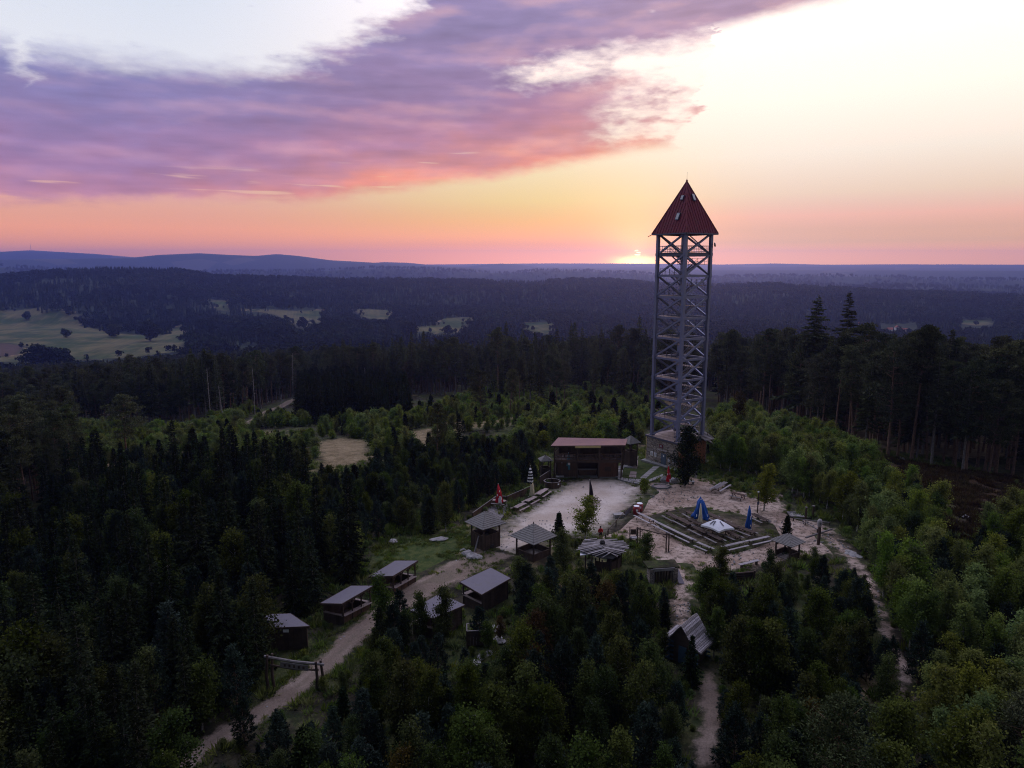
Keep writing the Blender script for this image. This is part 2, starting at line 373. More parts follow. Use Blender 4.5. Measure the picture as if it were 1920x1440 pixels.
class MB:
    """collects boxes, beams, tubes and sheets, then builds ONE mesh"""
    def __init__(s): s.v = []; s.f = []
    def poly(s, *pts):
        i = len(s.v); s.v += [tuple(p) for p in pts]; s.f.append(tuple(range(i, i + len(pts)))); return s
    def hexa(s, b, t):
        """b, t: four corners each, same order, seen from above counter-clockwise"""
        i = len(s.v); s.v += [tuple(p) for p in b] + [tuple(p) for p in t]
        n = len(b)
        s.f.append(tuple(i + k for k in reversed(range(n)))); s.f.append(tuple(i + n + k for k in range(n)))
        for k in range(n):
            j = (k + 1) % n; s.f.append((i + k, i + j, i + n + j, i + n + k))
        return s
    def box(s, c, size, rz=0.):
        hx, hy, hz = size[0] / 2, size[1] / 2, size[2] / 2
        ca, sa = math.cos(rz), math.sin(rz)
        P = lambda x, y, z: (c[0] + x * ca - y * sa, c[1] + x * sa + y * ca, c[2] + z)
        q = [(-hx, -hy), (hx, -hy), (hx, hy), (-hx, hy)]
        return s.hexa([P(x, y, -hz) for x, y in q], [P(x, y, hz) for x, y in q])
    def beam(s, p, q, w, h=None, up=(0, 0, 1)):
        h = h or w; p = Vector(p); q = Vector(q); d = (q - p).normalized(); up = Vector(up)
        if abs(d.dot(up)) > .98: up = Vector((0, 1, 0))
        x = d.cross(up).normalized() * (w / 2); z = x.cross(d).normalized() * (h / 2)
        return s.hexa([p - x - z, p + x - z, q + x - z, q - x - z], [p - x + z, p + x + z, q + x + z, q - x + z])
    def tube(s, p, q, r0, r1=None, n=8):
        r1 = r0 if r1 is None else r1; p = Vector(p); q = Vector(q); d = (q - p).normalized()
        up = Vector((0, 0, 1)) if abs(d.z) < .9 else Vector((1, 0, 0))
        x = d.cross(up).normalized(); y = d.cross(x)
        A = [2 * math.pi * k / n for k in range(n)]
        return s.hexa([p + (x * math.cos(a) + y * math.sin(a)) * r0 for a in A], [q + (x * math.cos(a) + y * math.sin(a)) * r1 for a in A])
    def path(s, pts, rs, n=7):
        for a, b, r0, r1 in zip(pts[:-1], pts[1:], rs[:-1], rs[1:]): s.tube(a, b, r0, r1, n)
        return s
    def lathe(s, prof, n=16, c=(0, 0, 0), fold=0.0, k=8):
        i = len(s.v)
        for r, z in prof:
            for j in range(n):
                a = 2 * math.pi * j / n; rr = r * (1 + fold * math.cos(k * a))
                s.v.append((c[0] + rr * math.cos(a), c[1] + rr * math.sin(a), c[2] + z))
        for q in range(len(prof) - 1):
            for j in range(n):
                jj = (j + 1) % n
                s.f.append((i + q * n + j, i + q * n + jj, i + (q + 1) * n + jj, i + (q + 1) * n + j))
        s.f.append(tuple(i + j for j in reversed(range(n)))); s.f.append(tuple(i + (len(prof) - 1) * n + j for j in range(n)))
        return s
    def slab(s, pts, th):
        """a thick plate: pts is the upper outline"""
        return s.hexa([Vector(p) - Vector((0, 0, th)) for p in pts], pts)
    def mesh(s, name, mat, smooth=False):
        me = bpy.data.meshes.new(name); me.from_pydata(s.v, [], s.f)
        for m in (mat if isinstance(mat, (list, tuple)) else [mat]): me.materials.append(m)
        bm = bmesh.new(); bm.from_mesh(me); bmesh.ops.recalc_face_normals(bm, faces=bm.faces); bm.to_mesh(me); bm.free()
        if smooth:
            for p in me.polygons: p.use_smooth = True
        return me
    def build(s, name, mat, parent=None, off=None, smooth=False, **kw):
        if off is not None: s.v = [(x - off[0], y - off[1], z - off[2]) for x, y, z in s.v]
        return obj(name, s.mesh(name, mat, smooth), parent, **kw)

# ------------------------------------------------------------------ materials
MAT = {}
def material(name, fn):
    m = bpy.data.materials.new(name); m.use_nodes = True
    t = NT(m.node_tree); t.n.clear()
    out = t.node('ShaderNodeOutputMaterial'); fn(t, out)
    MAT[name] = m; return m
def principled(t, out, col, rough=.8, bump=None, bstr=.4, bdist=.02, metal=0., spec=.3):
    p = t.node('ShaderNodeBsdfPrincipled')
    t.put(p.inputs['Base Color'], col); t.put(p.inputs['Roughness'], rough); t.put(p.inputs['Metallic'], metal)
    p.inputs['Specular IOR Level'].default_value = spec
    if bump is not None:
        b = t.node('ShaderNodeBump'); t.put(b.inputs['Height'], bump); b.inputs['Strength'].default_value = bstr; b.inputs['Distance'].default_value = bdist
        t.l.new(b.outputs[0], p.inputs['Normal'])
    t.l.new(p.outputs[0], out.inputs[0]); return p
def pos(t): return t.node('ShaderNodeNewGeometry').outputs['Position']
def objc(t): return t.node('ShaderNodeTexCoord').outputs['Object']
def plain(name, col, rough=.6, var=.25, scale=3., metal=0., spec=.3, dirt=(.05, .045, .04), damt=.35):
    def fn(t, out):
        P = pos(t); n = t.noise(P, scale, 5, .6); n2 = t.noise(P, scale * 7, 3, .6)
        k = t.lin(n, .3, .7, 1 - var, 1 + var)
        c = t.mix(1., col, t.xyz(k, k, k), 'MULTIPLY')
        c = t.mix(t.mul(t.step(t.add(n, t.mul(n2, .4)), .66, .9), damt), c, dirt)
        principled(t, out, c, t.lin(n2, .2, .8, rough - .1, min(1, rough + .1)), n2, .15, .01, metal, spec)
    return material(name, fn)
def wood(name, col, col2, rough=.85):
    def fn(t, out):
        P = pos(t); s = t.sep(P)
        inf = t.node('ShaderNodeObjectInfo').outputs['Random']
        g = t.noise(t.xyz(t.mul(s[0], 3.), t.mul(s[1], 3.), t.mul(s[2], 22.)), 1., 4, .6, .4)
        n = t.noise(P, 1.7, 5, .65)
        f = t.add(t.mul(g, .5), t.mul(n, .6))
        c = t.mix(t.step(f, .38, .72), col, col2)
        k = t.lin(inf, 0, 1, .78, 1.22)
        c = t.mix(1., c, t.xyz(k, k, k), 'MULTIPLY')
        principled(t, out, c, rough, g, .4, .015, 0, .2)
    return material(name, fn)
wood('wood_dark', (.085, .058, .045), (.045, .033, .028))
wood('wood_brown', (.11, .066, .045), (.058, .037, .028))
wood('wood_warm_brown', (.165, .08, .052), (.095, .05, .036))  # warmer brown; on the tavern wall it carries orange light in its colour
wood('wood_grey', (.21, .19, .185), (.12, .108, .105))
wood('wood_pale', (.34, .315, .32), (.22, .20, .205))
wood('wood_deck', (.30, .24, .225), (.20, .16, .15))
plain('shingle', (.175, .165, .155), .85, .35, 2.2, dirt=(.05, .06, .035))
plain('roof_felt', (.135, .125, .15), .75, .14, 1.6, dirt=(.07, .07, .05))
plain('roof_red', (.19, .105, .11), .85, .2, 1.2, dirt=(.10, .06, .06))
plain('sheet_red', (.155, .017, .032), .7, .12, .8, spec=.2)
plain('steel', (.17, .195, .32), .5, .14, 1.2, .35, .5, dirt=(.16, .10, .07), damt=.25)
plain('steel_dark', (.085, .095, .15), .55, .14, 1.2, .3, .5)
plain('stone_pale', (.28, .265, .26), .9, .3, 2.0, dirt=(.10, .11, .07))
plain('stone_grey', (.23, .225, .225), .9, .3, 1.5, dirt=(.06, .07, .045))
plain('brick_orange', (.30, .115, .055), .9, .25, 2.4)
plain('paper', (.80, .80, .82), .6, .05)
plain('door_blue', (.10, .135, .19), .5, .12)
plain('glass_sky', (.10, .14, .20), .08, .05, spec=.8)
plain('white_frame', (.70, .70, .72), .5, .08)
plain('cloth_red', (.52, .012, .03), .75, .2, 2.)
plain('cloth_white', (.76, .77, .80), .75, .06, 2., damt=.06)
plain('cloth_cream', (.66, .58, .40), .8, .12, 2., damt=.1)
plain('cloth_blue', (.012, .085, .36), .7, .15, 2., damt=.1)
plain('cloth_teal', (.045, .20, .26), .75, .2, 2.)
plain('cloth_black', (.014, .012, .02), .8, .2, 2., damt=.1)
plain('banner_green', (.20, .34, .075), .7, .15, 2.)
plain('sign_yellow', (.56, .45, .20), .7, .15, 2.)
plain('plastic_red', (.24, .02, .022), .4, .15)
plain('paint_blue', (.05, .10, .15), .7, .2)
plain('skin', (.45, .27, .20), .6, .05, damt=0)
plain('hair', (.03, .022, .018), .7, .1, damt=0)
plain('shirt_red', (.50, .014, .014), .8, .1, damt=0)
plain('trousers_dark', (.03, .03, .04), .85, .1, damt=0)
plain('house_white', (.62, .60, .58), .9, .08, .1)
plain('house_roof', (.28, .09, .06), .85, .1, .1)
plain('ash', (.035, .032, .032), .95, .3, 3.)

# ------------------------------------------------------------------ ground colours
def stone_wall(name):
    def fn(t, out):
        P = pos(t); s = t.sep(P)
        v = t.node('ShaderNodeTexVoronoi', feature='F1'); q = t.xyz(t.mul(t.add(s[0], t.mul(s[1], .6)), 2.3), t.mul(s[1], 1.2), t.mul(s[2], 4.6))
        t.put(v.inputs['Vector'], q); v.inputs['Scale'].default_value = 1.0
        e = t.node('ShaderNodeTexVoronoi', feature='DISTANCE_TO_EDGE'); t.put(e.inputs['Vector'], q); e.inputs['Scale'].default_value = 1.0
        r = t.sep(v.outputs['Color'])[0]
        c = t.ramp(r, [(0, (.20, .165, .14)), (.3, (.30, .25, .21)), (.55, (.38, .33, .29)), (.8, (.26, .235, .225)), (1, (.42, .36, .30))])
        c = t.mix(t.step(e.outputs[0], .03, .10), (.11, .10, .095), c)
        principled(t, out, c, .92, t.step(e.outputs[0], .0, .14), .8, .05)
    return material(name, fn)
stone_wall('stone_wall')

def soil_col(t, P):
    """forest floor / rough grass / heather, by place"""
    n0 = t.noise(P, .020, 4, .6); n1 = t.noise(P, .11, 5, .62); n2 = t.noise(P, .9, 5, .65); n3 = t.noise(P, 5., 3, .6)
    floor = t.mix(t.step(n2, .38, .64), (.020, .019, .013), (.050, .042, .028))
    grass = t.mix(t.step(n2, .35, .68), (.024, .036, .012), (.075, .080, .030))
    dry = t.mix(t.step(n2, .35, .65), (.18, .125, .070), (.33, .25, .15))
    c = t.mix(t.step(n1, .42, .58), floor, grass)
    dm = t.step(t.add(n0, t.mul(n1, .35)), .72, .80)
    c = t.mix(t.mul(dm, .85), c, dry)
    k = t.lin(n3, .3, .7, .72, 1.28)
    return t.mix(1., c, t.xyz(k, k, k), 'MULTIPLY'), n2, n3
def _soil(t, out):
    P = pos(t); c, n2, n3 = soil_col(t, P)
    # far off the land is all dark wood and field
    cam = t.node('ShaderNodeVectorMath', operation='LENGTH'); t.put(cam.inputs[0], P)
    far = t.step(cam.outputs['Value'], 450, 900)
    nf = t.noise(P, .011, 5, .65); nw = t.noise(P, .06, 3, .6)
    wood_c = t.mix(t.step(nw, .3, .7), (.010, .016, .010), (.030, .042, .020))
    pale = t.step(cam.outputs['Value'], 5200, 6000)
    vf = t.node('ShaderNodeTexVoronoi', feature='F1'); t.put(vf.inputs['Vector'], P); vf.inputs['Scale'].default_value = .0030
    fr = t.sep(vf.outputs['Color'])[0]
    wood_c = t.mix(t.mul(pale, t.step(fr, .80, .82)), wood_c, (.055, .055, .035))
    c = t.mix(far, c, wood_c)
    principled(t, out, c, 1., t.add(n2, t.mul(n3, .5)), .6, .15, 0, .1)
material('soil', _soil)

def edge_mat(name, inner, wob=1.0, soft=.8, bump=.05):
    """a sheet whose rim dissolves into the soil round it; 'edge' is metres inside the outline"""
    def fn(t, out):
        P = pos(t); c0, n2, n3 = soil_col(t, P)
        a = t.node('ShaderNodeAttribute', attribute_name='edge').outputs['Fac']
        n = t.noise(P, .75, 5, .65)
        f = t.step(t.add(a, t.mul(t.sub(n, .5), wob * 4.)), -soft * .5, soft)
        ci, h = inner(t, P, a, n2, n3)
        principled(t, out, t.mix(f, c0, ci), 1., h, .7, bump, 0, .12)
    return material(name, fn)
def sand(t, P, a, n2, n3):
    nb = t.noise(P, .13, 4, .6); nd = t.noise(P, 2.2, 5, .7); ns = t.noise(P, 9., 3, .6)
    c = t.mix(t.step(nb, .35, .66), (.39, .32, .26), (.54, .475, .415))
    c = t.mix(t.mul(t.step(nd, .54, .72), .5), c, (.20, .155, .12))
    c = t.mix(t.mul(t.step(t.add(t.mul(nb, .7), t.mul(n2, .5)), .66, .78), .55), c, (.20, .15, .115))
    k = t.lin(ns, .3, .7, .82, 1.16)
    return t.mix(1., c, t.xyz(k, k, k), 'MULTIPLY'), t.add(nd, t.mul(ns, .4))
edge_mat('sand', sand, 1.3, 3.0)
def dirt(t, P, a, n2, n3):
    nb = t.noise(P, .22, 4, .6); nd = t.noise(P, 1.6, 5, .7); ns = t.noise(P, 8., 3, .6)
    c = t.mix(t.step(nb, .38, .62), (.27, .195, .15), (.42, .33, .27))
    c = t.mix(t.mul(t.step(nd, .48, .62), .8), c, (.080, .064, .042))
    c = t.mix(t.mul(t.step(t.noise(P, .55, 5, .7), .54, .66), .55), c, (.10, .075, .055))
    k = t.lin(ns, .3, .7, .75, 1.2)
    return t.mix(1., c, t.xyz(k, k, k), 'MULTIPLY'), t.add(nd, t.mul(ns, .4))
edge_mat('dirt', dirt, 1.2)
def gravel(t, P, a, n2, n3):
    nb = t.noise(P, .3, 4, .6); ns = t.noise(P, 6., 4, .7)
    c = t.mix(t.step(nb, .35, .65), (.18, .136, .105), (.25, .197, .155))
    mid = t.mul(t.step(a, .75, 1.25), t.step(nb, .40, .56))
    c = t.mix(t.mul(mid, .6), c, (.10, .085, .055))
    c = t.mix(t.mul(t.step(t.noise(P, 1.9, 5, .7), .52, .68), .5), c, (.15, .12, .10))
    k = t.lin(ns, .3, .7, .7, 1.2)
    return t.mix(1., c, t.xyz(k, k, k), 'MULTIPLY'), ns
edge_mat('gravel', gravel, .6, .5)
def turf(t, P, a, n2, n3):
    nd = t.noise(P, 1.1, 5, .7); ns = t.noise(P, 12., 3, .6)
    c = t.mix(t.step(nd, .35, .65), (.030, .052, .014), (.070, .085, .026))
    c = t.mix(t.mul(t.step(n2, .60, .72), .5), c, (.16, .125, .085))
    k = t.lin(ns, .3, .7, .65, 1.3)
    return t.mix(1., c, t.xyz(k, k, k), 'MULTIPLY'), ns
edge_mat('turf', turf, .8)
def worn(t, P, a, n2, n3):
    nd = t.noise(P, .8, 5, .7); ns = t.noise(P, 9., 3, .6)
    c = t.mix(t.step(nd, .38, .62), (.055, .046, .028), (.16, .12, .088))
    k = t.lin(ns, .3, .7, .65, 1.3)
    return t.mix(1., c, t.xyz(k, k, k), 'MULTIPLY'), ns
edge_mat('worn', worn, 2.2, 3.5)
def drygrass(t, P, a, n2, n3):
    nd = t.noise(P, .35, 5, .7); ns = t.noise(P, 3., 4, .7)
    c = t.mix(t.step(nd, .35, .65), (.14, .105, .055), (.25, .195, .115))
    c = t.mix(t.mul(t.step(n2, .55, .7), .8), c, (.06, .06, .025))
    k = t.lin(ns, .3, .7, .6, 1.3)
    return t.mix(1., c, t.xyz(k, k, k), 'MULTIPLY'), ns
edge_mat('dry_grass', drygrass, 2.0, 2.0, .3)
def heather(t, P, a, n2, n3):
    nd = t.noise(P, .28, 6, .75); ns = t.noise(P, 2.5, 5, .75)
    c = t.mix(t.step(nd, .38, .60), (.026, .015, .010), (.072, .044, .022))
    c = t.mix(t.mul(t.step(n2, .58, .7), .6), c, (.035, .045, .015))
    k = t.lin(ns, .3, .7, .6, 1.3)
    k = t.lin(ns, .3, .7, .4, 1.5)
    return t.mix(1., c, t.xyz(k, k, k), 'MULTIPLY'), ns
edge_mat('heather', heather, 3.0, 4.0, .35)
def meadow(t, P, a, n2, n3):
    s = t.sep(P)
    nd = t.noise(P, .012, 4, .6); ns = t.noise(t.xyz(t.mul(t.add(s[0], t.mul(s[1], .25)), 1.1), t.mul(s[1], .03), 0), .12, 3, .6); nk = t.noise(P, .15, 4, .6)
    c = t.mix(t.step(nd, .40, .60), (.030, .050, .013), (.105, .092, .038))
    k = t.lin(t.add(t.mul(ns, .7), t.mul(nk, .3)), .3, .7, .62, 1.34)
    return t.mix(1., c, t.xyz(k, k, k), 'MULTIPLY'), ns
edge_mat('meadow', meadow, 3.0, 6.0, .2)
def ploughed(t, P, a, n2, n3):
    nk = t.noise(P, .08, 4, .6); k = t.lin(nk, .3, .7, .82, 1.18)
    return t.mix(1., (.07, .045, .034), t.xyz(k, k, k), 'MULTIPLY'), nk
edge_mat('ploughed', ploughed, 3.0, 6.0, .2)

# ------------------------------------------------------------------ terrain: one sheet out to the horizon
def build_terrain():
    # fine near the hill top, coarser with distance: rings round the camera's foot, full circle
    az = np.unique(np.concatenate([np.linspace(-math.pi, -0.85, 50), np.linspace(-0.85, .85, 420), np.linspace(.85, math.pi, 50)]))
    rr = np.concatenate([np.linspace(2, 40, 20), np.linspace(41, 170, 130), np.geomspace(172, 11900, 360)])
    A, Rr = np.meshgrid(az, rr); X = Rr * np.sin(A); Y = Rr * np.cos(A)
    Z = ground(X, Y)
    nr, na = A.shape
    V = np.stack([X, Y, Z], -1).reshape(-1, 3)
    i = np.arange(nr - 1)[:, None] * na + np.arange(na - 1)[None]
    Q = np.stack([i, i + 1, i + na + 1, i + na], -1).reshape(-1, 4)
    V = np.vstack([V, [[0, 0, g1(0, 0)]]])
    T = np.stack([np.arange(na - 1), np.full(na - 1, len(V) - 1), np.arange(na - 1) + 1, np.arange(na - 1) + 1], -1)
    me = mesh_np('ground', V, Q[:, ::-1], MAT['soil'], smooth=True)
    return tag(obj('ground', me), kind='structure')
build_terrain()

EXCL = []           # outlines no tree may stand in: (polygon, margin)
def sheet(name, mat, poly, res=.6, lift=.05, margin=2.5, excl=None, smooth_noise=.0, holes=()):
    """a sheet lying on the ground inside an outline, wider than it by `margin` so that its rim can dissolve"""
    P = np.array([(p[0], p[1]) for p in poly], float)
    x0, y0 = P.min(0) - margin; x1, y1 = P.max(0) + margin
    gx = np.arange(x0, x1 + res, res); gy = np.arange(y0, y1 + res, res)
    X, Y = np.meshgrid(gx, gy); sd = sdist(X, Y, P)
    keep = sd > -margin
    dip = np.clip((sd + margin * .55) / (margin * .45), -1, 0) * (lift + .12)      # the rim sinks into the soil
    Z = ground(X, Y) + lift + dip + smooth_noise * fnoise(X / 1.3, Y / 1.3, 3)
    ny, nx = X.shape
    i = (np.arange(ny - 1)[:, None] * nx + np.arange(nx - 1)[None])
    ok = keep[:-1, :-1] & keep[1:, :-1] & keep[:-1, 1:] & keep[1:, 1:]
    Q = np.stack([i, i + 1, i + nx + 1, i + nx], -1)[ok]
    used = np.unique(Q); rem = np.full(X.size, -1); rem[used] = np.arange(len(used))
    V = np.stack([X.ravel(), Y.ravel(), Z.ravel()], -1)[used]
    me = mesh_np(name, V, rem[Q], MAT[mat], smooth=True)
    at = me.attributes.new('edge', 'FLOAT', 'POINT'); at.data.foreach_set('value', sd.ravel()[used].astype(np.float32))
    o = obj(name, me); tag(o, kind='structure')
    if excl is not None: EXCL.append((P, excl))
    return o
def ppoly(pts): return [gp(x, y)[:2] for x, y in pts]
def strip(pts, w):
    """outline of a band of width w (or widths) along photograph points on the ground"""
    P = [Vector(gp(x, y)[:2]) for x, y in pts]
    Q = []
    for a, b in zip(P[:-1], P[1:]):
        for k in range(6): Q.append(a.lerp(b, k / 6))
    Q.append(P[-1]); n = len(Q)
    for _ in range(6): Q = [Q[0]] + [(Q[i - 1] + Q[i] * 2 + Q[i + 1]) / 4 for i in range(1, n - 1)] + [Q[-1]]
    L, Rt = [], []
    for i in range(n):
        d = (Q[min(i + 1, n - 1)] - Q[max(i - 1, 0)]).normalized(); nrm = Vector((-d.y, d.x))
        wi = np.interp(i / (n - 1), np.linspace(0, 1, len(w)), w) if hasattr(w, '__len__') else w
        L.append(Q[i] + nrm * wi / 2); Rt.append(Q[i] - nrm * wi / 2)
    return [tuple(p) for p in L] + [tuple(p) for p in reversed(Rt)]

YARD = ppoly([(866, 1062), (905, 1038), (925, 1012), (948, 985), (990, 950), (1030, 922), (1050, 903), (1085, 893), (1130, 887), (1160, 893), (1205, 908), (1235, 905), (1268, 905),
              (1290, 896), (1330, 900), (1372, 915), (1430, 935), (1452, 915), (1466, 935), (1470, 962), (1520, 975), (1560, 990), (1590, 1030), (1560, 1040), (1500, 1046), (1440, 1062),
              (1380, 1070), (1310, 1066), (1290, 1085), (1270, 1070), (1215, 1045), (1190, 1012), (1165, 1005), (1130, 1012), (1080, 1010), (1010, 1035), (962, 1062), (925, 1085), (880, 1085)])
sheet('yard', 'dirt', YARD, .6, .05, 3.0, excl=.6, smooth_noise=.03)
SANDY = ppoly([(895, 1042), (920, 1018), (960, 978), (1000, 950), (1040, 922), (1090, 898), (1150, 900), (1200, 912), (1215, 922), (1195, 935), (1185, 955), (1160, 972), (1140, 990), (1105, 1002),
               (1050, 1005), (1000, 1022), (950, 1050), (905, 1066)])
sheet('sandy_yard', 'sand', SANDY, .6, .13, 2.5, smooth_noise=.03)
ROAD = strip([(300, 1475), (400, 1390), (480, 1345), (560, 1290), (620, 1240), (680, 1180), (740, 1138), (800, 1100), (860, 1072), (930, 1035)], [2.3, 2.3, 2.4, 2.5, 3.0, 3.8, 4.6, 5.2])
sheet('road', 'gravel', ROAD, .5, .16, 1.6, excl=.35, smooth_noise=.03)
TRACK = strip([(450, 806), (490, 782), (520, 765), (560, 748), (600, 735)], 4.0)
sheet('far_track', 'gravel', TRACK, 1.2, .3, 2.5, excl=2.0)
PATH_S = strip([(1262, 1062), (1275, 1090), (1280, 1120), (1278, 1160), (1285, 1180)], [3.4, 2.2, 1.6, 1.5])
sheet('path', 'dirt', PATH_S, .5, .08, 1.5, excl=.3)
PATH_H = strip([(1325, 1262), (1330, 1290), (1335, 1330), (1328, 1375), (1315, 1440)], [1.0, 1.5, 1.6, 1.2])
sheet('path', 'gravel', PATH_H, .5, .08, 1.2, excl=.2)
PATH_R = strip([(1552, 1005), (1590, 1040), (1625, 1085), (1645, 1130), (1668, 1200), (1690, 1260), (1705, 1310)], [2.3, 1.6, .95, .75, .6])
sheet('path', 'dirt', PATH_R, .5, .08, 1.5, excl=.3)
LAWN = ppoly([(690, 1038), (740, 1022), (800, 1005), (850, 990), (880, 990), (905, 1040), (850, 1062), (800, 1075), (750, 1075), (715, 1060)])
sheet('lawn', 'turf', LAWN, .6, .09, 2.0, excl=.8)
BANK = ppoly([(1160, 900), (1165, 868), (1185, 850), (1205, 868), (1250, 876), (1240, 895), (1215, 905)])
sheet('lawn', 'turf', BANK, .5, .20, .8, excl=.8)
NO_HUT = []
def no_tree(px, m):
    EXCL.append((np.array(ppoly(px), float), m))
DRY1 = ppoly([(590, 832), (640, 822), (690, 828), (694, 850), (668, 872), (600, 880)])
sheet('dry_clearing', 'dry_grass', DRY1, 1.2, .3, 4., excl=.5)
DRY2 = ppoly([(762, 812), (800, 806), (872, 796), (905, 792), (985, 782), (1060, 770), (1060, 778), (960, 796), (880, 806), (830, 826), (800, 852), (775, 850)])
sheet('dry_clearing', 'dry_grass', DRY2, 1.2, .3, 4., excl=.5)
HEATH = ppoly([(1620, 872), (1700, 868), (1800, 888), (1900, 900), (1900, 930), (1850, 985), (1815, 1005), (1785, 960), (1720, 925), (1650, 892)])
sheet('heath', 'heather', HEATH, 1.0, .2, 4., excl=.0)
WORN = ppoly([(1240, 972), (1300, 958), (1380, 970), (1430, 985), (1440, 1005), (1390, 1022), (1345, 1032), (1310, 1022), (1270, 998)])
sheet('worn_turf', 'worn', WORN, .6, .16, 2.2)
DRY3 = ppoly([(1500, 762), (1560, 768), (1600, 800), (1700, 812), (1930, 815), (1930, 862), (1800, 862), (1690, 850), (1560, 822), (1500, 800)])
sheet('dry_clearing', 'dry_grass', DRY3, 1.0, .25, 3.)
FIELDS_PX = [
    ('meadow', [(-120, 577), (60, 579), (148, 590), (150, 611), (200, 622), (300, 632), (342, 603), (352, 640), (330, 660), (230, 672), (100, 676), (-120, 682)]),
    ('ploughed', [(-120, 646), (10, 645), (45, 650), (30, 668), (-120, 674)]),
    ('meadow', [(384, 561), (430, 562), (426, 584), (408, 581)]),
    ('meadow', [(436, 579), (540, 583), (604, 581), (610, 600), (568, 616), (545, 602), (515, 590)]),
    ('meadow', [(655, 579), (738, 583), (726, 599), (688, 597)]),
    ('meadow', [(828, 597), (888, 595), (872, 610), (848, 626), (765, 621), (788, 611), (824, 611)]),
    ('meadow', [(975, 605), (1044, 605), (1028, 627), (985, 619)]),
    ('meadow', [(1798, 599), (1850, 601), (1862, 608), (1830, 611), (1796, 607)]),
]
FIELDS = []
for m, pts in FIELDS_PX:
    w = ppoly(pts); FIELDS.append((pts, w))
    sheet('field', m, w, 12., .5 if m == 'meadow' else 1.1, 14.)

